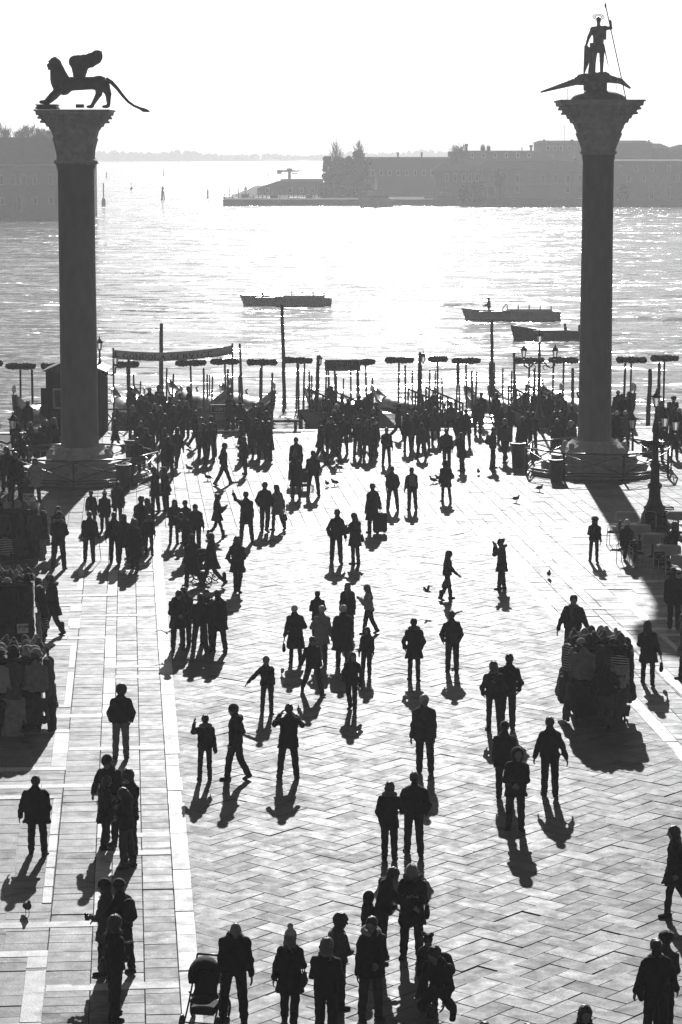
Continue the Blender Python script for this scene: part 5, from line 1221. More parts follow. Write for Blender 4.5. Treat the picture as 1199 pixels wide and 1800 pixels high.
for k, (x, y, a, lb) in enumerate(((597, 828, 80, 'pigeon nearest the striding pair on the quay side'), (575, 856, 160, 'left pigeon of the pair right of the small pushchair'), (589, 854, 100, 'right pigeon of the pair right of the small pushchair'), (762, 850, 80, 'pigeon pecking left of the walker in a knee-length coat'), (772, 847, 100, 'pigeon half behind the walker in a knee-length coat'), (841, 835, 170, 'lone pigeon between the two quay-side photographers'), (948, 864, 240, 'pigeon just in front of the right railing'), (907, 883, 230, 'pigeon left of the right column shadow'), (965, 1017, 180, 'pigeon on the white key pattern right of the photographer'), (333, 829, 70, 'pigeon at the foot of the quay-side pair'), (366, 845, 80, 'pigeon left of the striding person on the quay side'), (48, 1608, 200, 'pigeon on the diamond paving at the lower left'))):
    o = link('pigeon', PG, None, gp(x, y)); o.rotation_euler = (0, 0, radians(a)); o.scale = (1.15,) * 3; tag(o, lb, 'pigeon', 'pigeons on the pavement')
def flyer(px, py, Y, face, m, label, span=1.0, flap=.3):
    root = empty('flying_bird', at(px, py, Y), radians(face)); root.scale = (span,) * 3; tag(root, label, 'bird', 'birds flying low over the square')
    def f(P): d = ecap(P, (0, -.12, 0), (0, .12, .01), (.04, .045), (.05, .05), (1, 0, 0), (0, 0, 1)); d = sm(d, cap(P, (0, .14, .02), (0, .2, .03), .035, .022), .03); return sm(d, ecap(P, (0, -.14, 0), (0, -.26, -.01), (.035, .015), (.06, .008), (1, 0, 0), (0, 0, 1)), .03)
    link('body', sdf_me('body', f, (-.08, -.3, -.08), (.08, .26, .1), .018, m), root)
    for s in (-1, 1):
        def wf(P): return np.minimum(ecap(P, (s * .04, .04, .02), (s * .26, .07, .02 + flap * .3), (.02, .09), (.02, .075), (0, 0, 1), (0, 1, 0)), ecap(P, (s * .26, .07, .02 + flap * .3), (s * .50, -.03, .02 + flap * .15), (.018, .07), (.012, .02), (0, 0, 1), (0, 1, 0)))
        link('wing', sdf_me('wing', wf, (-.55 if s < 0 else 0, -.12, -.12), (0 if s < 0 else .55, .2, .25), .018, m), root)
flyer(752, 1040, gp(752, 1075).y, 60, M['bird'], 'bird flying below the long-haired walker', .6, .8)
flyer(798, 1100, gp(775, 1150).y, 75, M['gull'], 'pale gull crossing in front of the person with pocketed hands', .75, .2)
flyer(293, 1113, gp(293, 1150).y, 10, M['bird'], 'pigeon flying over the left white line', .62, .4)
# ================================================================ people
def rotx(v, a): return np.array([v[0], v[1] * cos(a) - v[2] * sin(a), v[1] * sin(a) + v[2] * cos(a)])
def ldir(flex, abd, side):
    f, a = radians(flex), radians(abd); return np.array([side * sin(a), sin(f) * cos(a), -cos(f) * cos(a)])
ARMS = {  # flex, abduct, elbow bend, inward turn of the forearm
 'down': (4, 9, 10, 2), 'fwd': (24, 8, 22, 2), 'back': (-24, 9, 8, 0), 'pocket': (-14, 22, 46, 34), 'phone': (24, 12, 98, 38), 'face': (58, 26, 128, 30), 'camera': (62, 30, 118, 62),
 'fold': (18, 16, 86, 74), 'push': (30, 10, 48, 4), 'out': (2, 21, 14, 4), 'up': (118, 34, 40, 20), 'bag': (-8, 14, 18, 0), 'reach': (58, 10, 12, 8), 'link': (2, 26, 70, 40), 'clasp': (14, 10, 62, 52), 'side': (10, 44, 22, 0), 'knee': (38, 14, 20, 10), 'lap': (22, 10, 60, 36)}
LEGS = {'stand': ((5, 7, 2.5), (-3, 2, 3)), 'wide': ((4, 4, 7), (-3, 3, 7)), 'walk': ((22, 10, 2), (-19, 20, 2)), 'walk2': ((-19, 22, 2), (22, 8, 2)), 'step': ((13, 8, 3), (-11, 16, 3)), 'step2': ((-11, 18, 3), (13, 6, 3)), 'stride': ((24, 4, 6), (-24, 10, 6)),
        'sit': ((82, 84, 8), (80, 82, 8)), 'crouch': ((96, 132, 14), (58, 120, 10)), 'close': ((2, 2, 1), (-3, 4, 1)), 'together': ((0, 1, 2), (0, 1, 2))}
def hand_mesh():
    def f(P):
        d = ecap(P, (0, 0, -.02), (0, .004, -.085), (.036, .017), (.042, .015), (1, 0, 0), (0, 1, 0))
        for x, L, c in ((-.030, .066, .020), (-.010, .078, .022), (.010, .074, .024), (.029, .058, .026)):
            a = (x, .004, -.085); b = (x * 1.12, .012, -.085 - L * .52); e = (x * 1.1, .012 + c, -.085 - L)
            d = sm(d, np.minimum(cap(P, a, b, .0098, .0088), cap(P, b, e, .0088, .0072)), .006)
        a, b, e = (-.030, .004, -.030), (-.058, .018, -.062), (-.056, .030, -.092)
        return sm(d, np.minimum(cap(P, a, b, .014, .011), cap(P, b, e, .011, .008)), .008)
    return nets(f, (-.075, -.025, -.175), (.05, .055, .0), .0082)
HV, HF = hand_mesh()
def frame(dn, fw):
    """matrix whose -z column follows dn and y column leans to fw"""
    z = -dn / np.linalg.norm(dn); y = fw - z * (fw @ z); y /= np.linalg.norm(y) + 1e-9; x = np.cross(y, z); return np.stack([x, y, z], 1)
_pc = {}
def make_person(sp, hq=True):
    """returns a list of (part name, mesh) in local space: feet on z=0, facing +y; 1.75 m tall"""
    key = (tuple(sorted(sp.items())), hq)
    if key in _pc: return _pc[key]
    import zlib; rj = random.Random(zlib.crc32(repr(key).encode())); jt = lambda a: rj.uniform(-a, a)
    g = sp.get; lean = radians(g('lean', 2)); top = g('top', 'jacket'); puf = g('puff', 1.0) * 1.07; wide = g('build', 1.0)
    h = .024 if hq else .033
    lg = LEGS[g('legs', 'stand')]; hips = []
    J = {}
    for i, sd in ((0, -1), (1, 1)):
        fx, kn, ab = lg[i]; fx += jt(4); kn = max(1, kn + jt(4)); ab = max(0, ab + jt(2)); hp = np.array([sd * .095, 0, 0]); kne = hp + ldir(fx, ab, sd) * .43; ank = kne + ldir(fx - kn, ab * .6, sd) * .42; J[sd] = [hp, kne, ank, fx - kn]
    low = min(J[s][2][2] - (.075 if J[s][3] > -30 else .10) for s in J); pel = np.array([0, 0, -low]) if g('legs') != 'sit' else np.array([0, 0, -low])
    for s in J: J[s][:3] = [v + pel for v in J[s][:3]]
    if g('legs') == 'crouch': lean = radians(g('lean', 28))
    sway_ = jt(.035)
    T = lambda v: rotx(np.array([v[0] + sway_ * v[2] * 2, v[1], v[2] - sway_ * v[0]], float), -lean) + pel       # torso space to body space
    W0, CH, SH, NB = T((0, 0, .14)), T((0, .0, .36)), T((0, -.01, .49)), T((0, -.005, .545))
    hp_, hy_ = radians(g('nod', 6) + jt(6)), radians(g('turn', 0) + jt(16))
    RH = np.array(Matrix.Rotation(hy_, 3, 'Z') @ Matrix.Rotation(-hp_ - lean * .6, 3, 'X')); HS = 1.10
    HC = NB + RH @ np.array([0, .03, .138])
    HP = lambda v: HC + RH @ np.array(v, float)
    sw = .168 * wide
    AR = {}
    for i, sd in ((0, -1), (1, 1)):
        fx, ab, el, inn = ARMS[g('arms', ('down', 'down'))[i]]; fx += jt(7); ab += jt(4); el = max(4, el + jt(9)); s0 = T((sd * sw, -.01, .43))
        u = rotx(ldir(fx, ab, sd), -lean); e0 = s0 + u * .295; fd = rotx(ldir(fx + el, ab - inn, sd), -lean); w0 = e0 + fd * .255; AR[sd] = (s0, e0, w0, fd)
    X, Y = (1, 0, 0), tuple(rotx(np.array([0, 1., 0]), -lean)); parts = []
    # ---- body: one skin surface
    def body(P):
        d = ecap(P, pel + [0, 0, .02], CH, (.15 * wide, .10), (.16 * wide, .105), X, Y); d = sm(d, cap(P, T((-.13, 0, .45)), T((.13, 0, .45)), .065, .065), .05)
        d = sm(d, cap(P, NB - [0, 0, .06], HC - [0, 0, .06], .055, .05), .03); d = sm(d, ell(P, HC, (.07, .085, .10)), .02)
        for s in (-1, 1):
            d = sm(d, cap(P, J[s][0], J[s][1], .078, .052), .03); d = sm(d, cap(P, J[s][1], J[s][2], .05, .036), .02)
            d = sm(d, cap(P, AR[s][0], AR[s][1], .046, .036), .02); d = sm(d, cap(P, AR[s][1], AR[s][2], .036, .026), .015)
        return d
    allp = np.array([v for s in J for v in J[s][:3]] + [v for s in AR for v in AR[s][:3]] + [HC, pel])
    V, F = nets(body, allp.min(0) - .13, allp.max(0) + .13, .036 if hq else .05); VV = [V]; FF = [F]; o = len(V)
    def head(P):
        Q = (P - HC) @ RH / HS
        d = ell(Q, (0, -.012, .02), (.077, .098, .098)); d = sm(d, ecap(Q, (0, .025, -.01), (0, .036, -.088), (.062, .058), (.040, .036), (1, 0, 0), (0, 1, 0)), .03)
        d = sm(d, cap(Q, (0, .088, .012), (0, .108, -.026), .010, .014), .012)                      # nose
        d = sm(d, cap(Q, (-.03, .082, .022), (.03, .082, .022), .012, .012), .012)                  # brow
        d = sm(d, cap(Q, (-.018, .078, -.055), (.018, .078, -.055), .010, .010), .008)              # mouth
        for s in (-1, 1):
            d = sm(d, ell(Q, (s * .079, -.005, -.008), (.010, .022, .032)), .008); d = np.maximum(d, -ell(Q, (s * .032, .098, .003), (.016, .014, .011)))
        return sm(d, cap(P, HC - RH @ np.array([0, .02, .07]), NB - [0, 0, .04], .052, .056), .02)
    if hq: V, F = nets(head, HC - .19, HC + .15, .0155)
    else: V, F = nets(head, HC - .19, HC + .15, .022)
    VV.append(V); FF.append(F + o); o += len(V)
    for s in (-1, 1):
        fd = AR[s][3]; fwv = np.array([-s * .9, .25, .2]) if abs(fd[2]) > .6 else np.array([-s * .8, 0, -.7])
        R = frame(fd, fwv); hv = HV.copy()
        if s > 0: hv = hv * np.array([-1, 1, 1])
        V = hv @ R.T + AR[s][2]; VV.append(V); FF.append((HF if s < 0 else HF[:, ::-1]) + o); o += len(V)
    parts.append(('body', mesh_from('body', np.concatenate(VV), np.concatenate(FF), M['skin'], True)))
    # ---- trousers, shoes
    lw = g('leg', 1.0) * 1.18; tv = g('pants', .018)
    def trou(P):
        d = ecap(P, pel + [0, 0, -.02], pel + [0, 0, .12], (.160 * wide, .110), (.145 * wide, .10), X, Y)
        for s in (-1, 1):
            d = sm(d, cap(P, J[s][0], J[s][1], .088 * lw, .070 * lw), .035); a = J[s][2] + np.array([0, 0, .02]); d = sm(d, cap(P, J[s][1], a, .070 * lw, .062 * lw), .02)
        return d + .007 * np.sin(P[:, 2] * 46 + P[:, 0] * 20 + 3 * np.sin(P[:, 2] * 9)) * np.clip(1.2 - P[:, 2], .3, 1)
    lp = np.array([v for s in J for v in J[s][:3]] + [pel])
    V, F = nets(trou, lp.min(0) - [.13, .15, .05], lp.max(0) + [.13, .15, .16], h); parts.append(('trousers', mesh_from('trousers', V, F, cloth(tv), True)))
    for s in (-1, 1):
        an, sh = J[s][2], J[s][3]; pit = radians(max(min(-sh, 60), -25) if sh < -4 else (-12 if sh > 12 else 0)); fwd = np.array([s * (.22 + jt(.08)), cos(pit), -sin(pit)]); fwd /= np.linalg.norm(fwd); dn = np.array([0, -sin(pit), -cos(pit)])
        hee = an + dn * .045 - fwd * .05; toe = an + dn * .055 + fwd * .15
        def shoe(P):
            d = ecap(P, hee, toe, (.050, .050), (.054, .036), tuple(np.cross(fwd, -dn)), tuple(-dn)); d = sm(d, cap(P, an + [0, 0, g('boot', .05)], an + dn * .03, .066, .054), .025); return d
        q = np.array([hee, toe, an + [0, 0, g('boot', .05)]]); V, F = nets(shoe, q.min(0) - .07, q.max(0) + .07, .022); parts.append(('shoe', mesh_from('shoe', V, F, cloth(g('shoe', .012)), True)))
    # ---- jacket or coat
    hem = {'jacket': -.06, 'sweater': -.02, 'coat': -.30, 'long': -.46, 'parka': -.20}[top]; fl = {'jacket': 0, 'sweater': -.01, 'coat': .045, 'long': .055, 'parka': .015}[top]; tv = g('coat', .016)
    fph = rj.uniform(0, 6); spread = max(abs(J[-1][1][1] - J[1][1][1]) * .30, 0) if hem < -.1 else 0; sit = g('legs') in ('sit', 'crouch')
    def coat(P):
        k = puf * wide
        d = ecap(P, T((0, 0, .02)), T((0, .0, .36)), (.180 * k, .138 * puf), (.180 * k, .136 * puf), X, Y)
        for s in (-1, 1): d = sm(d, cap(P, T((0, -.012, .475)), T((s * sw, -.012, .418)), .080 * puf, .066 * puf), .07)
        for s in (-1, 1):
            a, e, q, fd = AR[s]; d = sm(d, cap(P, a, e, .068 * puf, .060 * puf), .04); d = sm(d, cap(P, e, q - fd * .015, .060 * puf, .050 * puf), .03)
        d = sm(d, cap(P, T((0, -.02, .50)), T((0, -.012, .575)), .092, .080), .05)
        if not sit:
            e = ecap(P, pel + [0, 0, min(hem, -.02) - .03], T((0, 0, .10)), (.208 * k + fl, .150 * puf + fl + spread), (.168 * k, .130 * puf), X, (0, 1, 0))
            d = sm(d, np.maximum(e, pel[2] + hem - P[:, 2]), .04); d = np.where(P[:, 2] < pel[2] + hem + .06, np.maximum(d, np.where((np.abs(P[:, 0]) < .24) , pel[2] + hem - P[:, 2], -9)), d)
        if g('hood') == 'down': d = sm(d, ecap(P, T((-.07, -.10, .50)), T((.07, -.10, .50)), (.07, .075), (.07, .075), (0, 1, 0), (0, 0, 1)), .05)
        return d + .009 * np.sin(P[:, 2] * 33 + P[:, 0] * 13 + fph) * np.sin(P[:, 0] * 25 + P[:, 1] * 21 + P[:, 2] * 9) + .006 * np.sin(P[:, 0] * 41 + 2.5 * np.sin(P[:, 2] * 7 + fph))
    cp = np.array([v for s in AR for v in AR[s][:3]] + [T((0, 0, .6)), pel + [-.25, -.2 - spread, hem], pel + [.25, .2 + spread, hem]]); V, F = nets(coat, cp.min(0) - .11, cp.max(0) + .11, h)
    parts.append(('coat' if hem < -.1 else 'jacket', mesh_from('coat', V, F, cloth(tv), True)))
    # ---- hair, hats, hoods
    hv_ = g('hairv', .015); hair = g('hair', 'short'); hat = g('hat')
    def hairf(P):
        Q = (P - HC) @ RH / HS
        cut = np.maximum(Q[:, 1] - .055 - .4 * np.maximum(Q[:, 2] - .03, 0) , -.045 - Q[:, 2])
        if hair == 'bald': return np.full(len(P), 1.0)
        d = np.maximum(ell(Q, (0, -.018, .026), (.088, .108, .104)), np.maximum(Q[:, 1] - .05 - .5 * np.maximum(Q[:, 2], 0), -.055 - Q[:, 2]))
        if hair == 'curly': d = ell(Q, (0, -.02, .03), (.118, .125, .13)); d = np.maximum(d, -ell(Q, (0, .12, -.04), (.065, .08, .09))) + .012 * np.sin(Q[:, 0] * 75) * np.sin(Q[:, 1] * 70) * np.sin(Q[:, 2] * 72)
        if hair in ('long', 'ponytail', 'bob'):
            d = np.maximum(ell(Q, (0, -.018, .022), (.094, .112, .108)), np.maximum(Q[:, 1] - .045 - .5 * np.maximum(Q[:, 2], 0), -.075 - Q[:, 2]))
        if hair in ('long', 'bob'):
            L = .34 if hair == 'long' else .15
            e = ecap(Q, (0, -.045, -.02), (0, -.085 if hair == 'long' else -.045, -L), (.098, .075), (.105, .05), (1, 0, 0), (0, 1, 0)); e = np.maximum(e, Q[:, 1] - .045)
            d = sm(d, e + .006 * np.sin(Q[:, 0] * 60 + 8 * np.sin(Q[:, 2] * 11)), .02)
        if hair == 'ponytail': d = sm(d, cap(Q, (0, -.12, .02), (.02, -.17, -.10), .032, .042), .02); d = np.minimum(d, cap(Q, (.02, -.17, -.10), (.03, -.16, -.22), .042, .014))
        if hair == 'bun': d = sm(d, ell(Q, (0, -.11, .075), (.05, .05, .05)), .02)
        return d + (.007 if hair != 'curly' else 0) * np.sin(Q[:, 0] * 70 + fph) * np.sin(Q[:, 2] * 62 + Q[:, 1] * 48) - .003
    if hair != 'bald' and hat != 'hood':
        V, F = nets(hairf, HC - [.22, .31, .46], HC + [.22, .24, .22], .02 if hq else .027)
        if len(V): parts.append(('hair', mesh_from('hair', V, F, hairm(hv_), True)))
    if hat:
        hc = cloth(g('hatv', .015), .3)
        def hatf(P):
            Q = (P - HC) @ RH / HS
            if hat in ('beanie', 'pompom', 'ears'):
                d = np.maximum(ell(Q, (0, -.02, .045), (.095, .113, .106)), .022 - .12 * Q[:, 1] - Q[:, 2]); 
                Q2 = Q - [0, -.018, .036]; rr = np.sqrt((Q2[:, 0] / .98) ** 2 + (Q2[:, 1] / 1.15) ** 2) - .089; d = sm(d, np.sqrt(rr ** 2 + ((Q2[:, 2] + .12 * Q2[:, 1]) * .6) ** 2) - .013, .012)
                if hat == 'pompom': d = np.minimum(d, ell(Q, (0, -.04, .185), (.05,) * 3))
                if hat == 'ears': d = np.minimum(d, np.minimum(ell(Q, (-.085, -.02, .15), (.05,) * 3), ell(Q, (.085, -.02, .15), (.05,) * 3)))
                return d
            if hat == 'cap': d = np.maximum(ell(Q, (0, -.01, .045), (.098, .115, .10)), .03 - Q[:, 2]); return sm(d, np.maximum(ell(Q, (0, .10, .04), (.085, .10, .016)), -9), .015)
            if hat == 'brim': d = np.maximum(ell(Q, (0, -.01, .06), (.095, .11, .10)), .03 - Q[:, 2]); return sm(d, ell(Q, (0, -.01, .045), (.16, .175, .016)), .02)
            if hat == 'fur': return ell(Q, (0, -.02, .075), (.135, .14, .095)) + .008 * np.sin(Q[:, 0] * 90) * np.sin(Q[:, 1] * 80 + Q[:, 2] * 60)
            d = ell(Q, (0, -.04, .0), (.125, .135, .15)); d = np.maximum(d, -ell(Q, (0, .10, -.01), (.078, .12, .105))); return sm(d, cap(P, T((0, -.05, .52)), HC - RH @ np.array([0, .05, .06]), .10, .10), .05)
        V, F = nets(hatf, HC - [.22, .24, .28], HC + [.22, .26, .27], .02 if hq else .027); parts.append(('hood' if hat == 'hood' else 'hat', mesh_from('hat', V, F, hc if hat != 'hood' else cloth(tv), True)))
    if g('fur'):
        c = T((0, -.055, .545))
        def furf(P):
            Q = P - c; r = np.sqrt((Q[:, 0] / 1.15) ** 2 + (Q[:, 1] / 1.0) ** 2) - .105; return np.sqrt(r ** 2 + (Q[:, 2] * .8 - .25 * (-Q[:, 1])) ** 2) - .045 + .012 * np.sin(P[:, 0] * 110) * np.sin(P[:, 1] * 95) * np.sin(P[:, 2] * 105)
        V, F = nets(furf, c - .24, c + .24, .02 if hq else .03); parts.append(('fur_collar', mesh_from('fur_collar', V, F, cloth(g('furv', .12), .8), True)))
    if g('scarf'):
        c = T((0, .01, .535)); fv = g('scarf')
        def scf(P):
            Q = P - c; r = np.sqrt((Q[:, 0]) ** 2 + (Q[:, 1]) ** 2) - .085; d = np.sqrt(r ** 2 + Q[:, 2] ** 2) - .042; return sm(d, ecap(P, T((.05, .12, .5)), T((.05, .155, .22)), (.045, .02), (.05, .018), X, Y), .02)
        V, F = nets(scf, c - [.2, .2, .4], c + .22, .025); parts.append(('scarf', mesh_from('scarf', V, F, cloth(fv), True)))
    # ---- things carried
    bagv = g('bagv', .014)
    if g('pack'):
        c = T((0, -.235, .33))
        def pk(P): return sm(ecap(P, T((0, -.21, .16)), T((0, -.215, .42)), (.15, .10), (.13, .085), X, Y), ecap(P, T((0, -.30, .17)), T((0, -.29, .28)), (.10, .05), (.09, .04), X, Y), .03)
        V, F = nets(pk, c - [.22, .24, .34], c + [.22, .22, .34], .026); parts.append(('backpack', mesh_from('backpack', V, F, cloth(bagv), True)))
    if g('bag'):
        sd = -1 if g('bag') in ('l', 'lh') else 1; low_ = g('bag') in ('lh', 'rh')
        c = (AR[sd][2] + AR[sd][3] * .12 + np.array([0, 0, -.20])) if low_ else T((sd * .26, -.02, -.02))
        def bg_(P): 
            Q = P - c; d = ecap(Q, (0, -.09, -.09), (0, .09, -.09), (.055, .09), (.055, .09), (1, 0, 0), (0, 0, 1)); return sm(d, ecap(Q, (0, -.06, .04), (0, .06, .04), (.04, .05), (.04, .05), (1, 0, 0), (0, 0, 1)), .05)
        V, F = nets(bg_, c - [.12, .22, .24], c + [.12, .22, .14], .024); me = mesh_from('bag', V, F, cloth(bagv), True); parts.append(('handbag', me))
        mb = MB(); top_ = (AR[sd][2] + AR[sd][3] * .10) if low_ else T((sd * (.13 if not low_ else .2), 0, .545))
        mb.tube([c + [0, -.08, .06], c * .6 + top_ * .4 + [sd * .02, -.05, 0], top_, c * .6 + top_ * .4 + [sd * .02, .05, 0], c + [0, .08, .06]], .010, 5); parts.append(('bag_strap', mb.me('bag_strap', cloth(bagv))))
    if g('hold') == 'phone':
        a = (AR[-1][2] + AR[-1][3] * .1 + AR[1][2] + AR[1][3] * .1) / 2; parts.append(('phone', MB().box(a + [0, .02, .03], (.15, .02, .08), mtx=Matrix.Rotation(-.5, 3, 'X')).me('phone', M['black'])))
    if g('hold') == 'camera':
        a = (AR[-1][2] + AR[-1][3] * .12 + AR[1][2] + AR[1][3] * .12) / 2; parts.append(('camera', MB().box(a + [0, .02, .02], (.14, .07, .09)).lathe([(.035, 0), (.04, .09)], 12, tuple(a + [0, .05, .0])).me('camera', M['black'])))
    if g('hold') == 'stick':
        a = AR[1][2] + AR[1][3] * .09; parts.append(('walking_stick', MB().tube([a + [0, -.05, .02], a + [0, .05, .03], a + [.02, .12, -.3], [a[0] + .05, a[1] + .2, .01]], .011, 6).me('walking_stick', M['wood'])))
    if g('hold') == 'paper':
        a = AR[1][2] + AR[1][3] * .12; parts.append(('paper', MB().box(a + [0, .03, .02], (.2, .004, .15), mtx=Matrix.Rotation(-.6, 3, 'X')).me('paper', M['paper'])))
    _pc[key] = parts; return parts
def person(loc, face, height, sp, label, group=None, hq=True, lift=0.004):
    root = empty('person', Vector(loc) + Vector((0, 0, lift)), radians(face)); k = height / 1.75; root.scale = (k, k, k)
    tag(root, label, 'person', group)
    for nm, me in make_person(sp, hq): link(nm, me, root)
    return root
# ---------------------------------------------------------------- who stands where: head-top and foot pixels give place and height
def A(hx, hy, fy, face, label, fx=None, h=None, hq=True, grp=None, z=None, **sp):
    fx = hx if fx is None else fx
    if z is not None: loc = Vector(z)
    elif fy: loc = gp(fx, fy)
    else:
        p = gp(hx, hy, (h or 1.72)); loc = Vector((p.x, p.y, 0))
    if h is None: h = min(max(zat(hy, loc.y) * .985, .95), 1.93) if fy else 1.72
    return person(loc, face, h, sp, 'person ' + label, grp, hq)
dn, pk, ph = ('down', 'down'), ('pocket', 'pocket'), ('phone', 'phone')
# ---- foreground
A(412, 1610, 1797, 178, 'with a bald head looking down, dark jacket, behind the hooded pushchair', arms=('down', 'down'), hair='bald', nod=32, legs='wide', coat=.010, hood='down', build=1.08)
A(510, 1630, 1800, -12, 'in a pale bobble hat and short dark coat seen from behind at the bottom', hat='pompom', hatv=.35, top='coat', hair='long', hairv=.12, bag='r', arms=('bag', 'clasp'), legs='step', coat=.010, boot=.18)
A(640, 1607, 1790, 205, 'in glasses and a fur-trimmed parka at the bottom centre', fx=652, fur=1, furv=.25, top='parka', arms=('clasp', 'down'), puff=1.12, turn=-35, pants=.05, coat=.012)
A(594, 1604, 1772, -60, 'with big curly dark hair and a grey jacket', hair='curly', coat=.06, bag='l', top='jacket', arms=('bag', 'clasp'), turn=-20)
A(573, 1645, 1835, -15, 'with long fair hair and a pale hem at the bottom edge', hair='long', hairv=.10, arms=('clasp', 'clasp'), top='jacket', coat=.012, pants=.02, legs='stand')
A(724, 1512, 1685, 176, 'in a long hooded coat reading a phone, fair hair', arms=ph, hold='phone', top='coat', hair='bob', hairv=.18, bag='l', coat=.012, nod=24, legs='stand', fur=1, furv=.05, pants=.03)
A(672, 1520, 1690, -80, 'in a dark jacket leaning towards a child', arms=('clasp', 'reach'), lean=12, nod=18, hood='down', coat=.010)
A(648, 1566, 1690, -60, 'child-sized in a dark hooded coat beside the leaning adult', hat='hood', top='parka', coat=.012)
A(778, 1668, 1792, 150, 'crouching with a backpack at the bottom right of centre', h=1.75, legs='crouch', pack=1, arms=('knee', 'knee'), coat=.010, hairv=.01, hair='short')
A(755, 1658, 1775, 170, 'child-sized in a two-bobble hat beside the crouching adult', h=1.22, hat='ears', hatv=.05, top='parka', coat=.010)
A(208, 1606, 1790, -55, 'with long dark hair and a pale bag at the lower left', fx=202, hair='long', arms=('phone', 'clasp'), bag='l', bagv=.12, top='jacket', coat=.010, turn=-10, scarf=.05, boot=.2)
A(187, 1543, 1712, 75, 'in sunglasses and a grey coat holding a camera, lower left', fx=190, hair='long', arms=('clasp', 'clasp'), hold='camera', top='coat', coat=.05, hat='beanie', hatv=.01)
A(212, 1543, 1712, 50, 'in a beanie with a large backpack, lower left', fx=216, hat='beanie', pack=1, bagv=.02, coat=.010, arms=('phone', 'down'))
A(203, 1322, 1478, 160, 'tall, in a beanie with both arms round the huddled group', fx=196, hat='beanie', coat=.012, arms=('link', 'link'), nod=26, build=1.1)
A(235, 1348, 1500, 140, 'with wavy hair pressed close in the huddled group', fx=228, hair='curly', hairv=.02, coat=.02, top='parka', arms=('clasp', 'clasp'), nod=22)
A(230, 1382, 1525, 70, 'with a ponytail and light trousers nearest in the huddled group', fx=222, hair='ponytail', coat=.010, arms=('clasp', 'clasp'), pants=.045, boot=.16)
A(193, 1362, 1490, -60, 'short, at the left of the huddled group', fx=186, hair='bob', hairv=.03, coat=.015, top='coat', pants=.02)
A(66, 1362, 1503, -8, 'stocky in a wide jacket, seen from behind at the left', arms=('out', 'pocket'), legs='wide', top='parka', build=1.18, puff=1.14, coat=.010)
A(213, 1202, 1333, 4, 'with curly hair, hands in jacket pockets, pale jeans', hair='curly', arms=pk, pants=.14, coat=.014, legs='together', puff=1.05)
A(361, 1255, 1372, 10, 'in a fur hood raising a hand to the face', arms=('face', 'down'), fur=1, furv=.08, top='jacket', bag='r', hair='bun', coat=.012, leg=.85, boot=.14)
A(408, 1235, 1370, 70, 'in a knit cap walking left, profile view', fx=415, hat='beanie', arms=pk, legs='step', coat=.012, build=.95, hood='down')
A(503, 1235, 1368, 5, 'taking a picture with both arms raised, feet apart', fx=507, arms=('camera', 'camera'), legs='wide', top='parka', hood='down', coat=.010, build=1.08)
A(470, 1152, 1255, 190, 'young, in a pale cap with one arm held out', hat='beanie', hatv=.2, arms=('down', 'side'), coat=.012, legs='stand', leg=.9)
A(550, 1112, 1220, 200, 'in a dark jacket caught mid-stride with legs far apart', arms=('down', 'back'), legs='stride', coat=.010, nod=10, hair='short')
A(618, 1143, 1250, 165, 'with dark wavy hair looking right while stepping forward', arms=pk, legs='step', hair='long', turn=40, bag='l', coat=.012, leg=.9, boot=.2)
A(520, 1062, 1166, 2, 'white-haired in a long black coat with a handbag on the left', hair='short', hairv=.5, top='long', bag='lh', arms=('bag', 'link'), coat=.010, leg=.85, puff=1.08)
A(565, 1063, 1168, -2, 'grey-haired in a pale coat between two dark coats', hair='short', hairv=.4, top='coat', arms=('link', 'down'), coat=.22, pants=.02)
A(602, 1062, 1172, 3, 'white-haired in a long dark overcoat, right of the pale coat', hair='short', hairv=.45, top='long', coat=.016, build=1.1, puff=1.08)
A(559, 1037, 1126, 0, 'in a hooded jacket seen from behind above the pale coat', hood='down', arms=('fold', 'fold'), coat=.012, hair='bun', top='parka')
A(612, 1022, 1112, 185, 'with long hair and a scarf carrying a shopping bag', hair='long', hairv=.06, scarf=.12, bag='rh', top='coat', coat=.018)
A(644, 1025, 1114, 80, 'in a pale short jacket with a hip bag, facing left', fx=648, hair='long', hairv=.1, top='jacket', coat=.30, bag='r', arms=('phone', 'phone'), legs='step', pants=.02)
A(641, 1100, 1190, 160, 'child-sized in dark clothes right of the long overcoat', fx=645, coat=.012, hair='bob', arms=('down', 'down'), top='jacket')
A(728, 1085, 1196, 0, 'in a fur-hooded parka with hands in pockets, seen from behind', fur=1, furv=.1, top='coat', arms=pk, coat=.012, legs='close', hair='short', leg=.85, boot=.15)
A(795, 1072, 1183, 3, 'in a short jacket, elbows out, hands in pockets', arms=pk, coat=.012, legs='stand', hair='short')
A(786, 965, 1054, -80, 'long-haired with a shopping bag walking right', hair='long', bag='lh', arms=('bag', 'fwd'), legs='step', coat=.010, top='jacket', leg=.9, boot=.2)
A(886, 945, 1036, 80, 'aiming a camera to the left with a shoulder bag', fx=882, hair='bun', arms=('camera', 'camera'), hold='camera', top='coat', bag='r', legs='close', coat=.025, fur=1)
A(1044, 908, 988, -8, 'in a flat cap and short jacket walking alone on the key pattern', hat='fur', arms=('phone', 'down'), coat=.012, legs='step', leg=.85, hair='bob')
A(742, 1218, 1360, 175, 'grey-haired in a mid-grey coat standing still', fx=746, hair='short', hairv=.35, top='parka', coat=.045, arms=dn, legs='stand', turn=25, build=1.06)
A(867, 1160, 1285, 3, 'long-haired in a jacket linked with a taller companion', hair='long', hairv=.08, arms=('pocket', 'link'), coat=.010, leg=.85, boot=.16)
A(892, 1146, 1280, -5, 'tall, linked with the long-haired companion', hair='short', arms=('link', 'pocket'), coat=.012, legs='step', pack=0, hood='down')
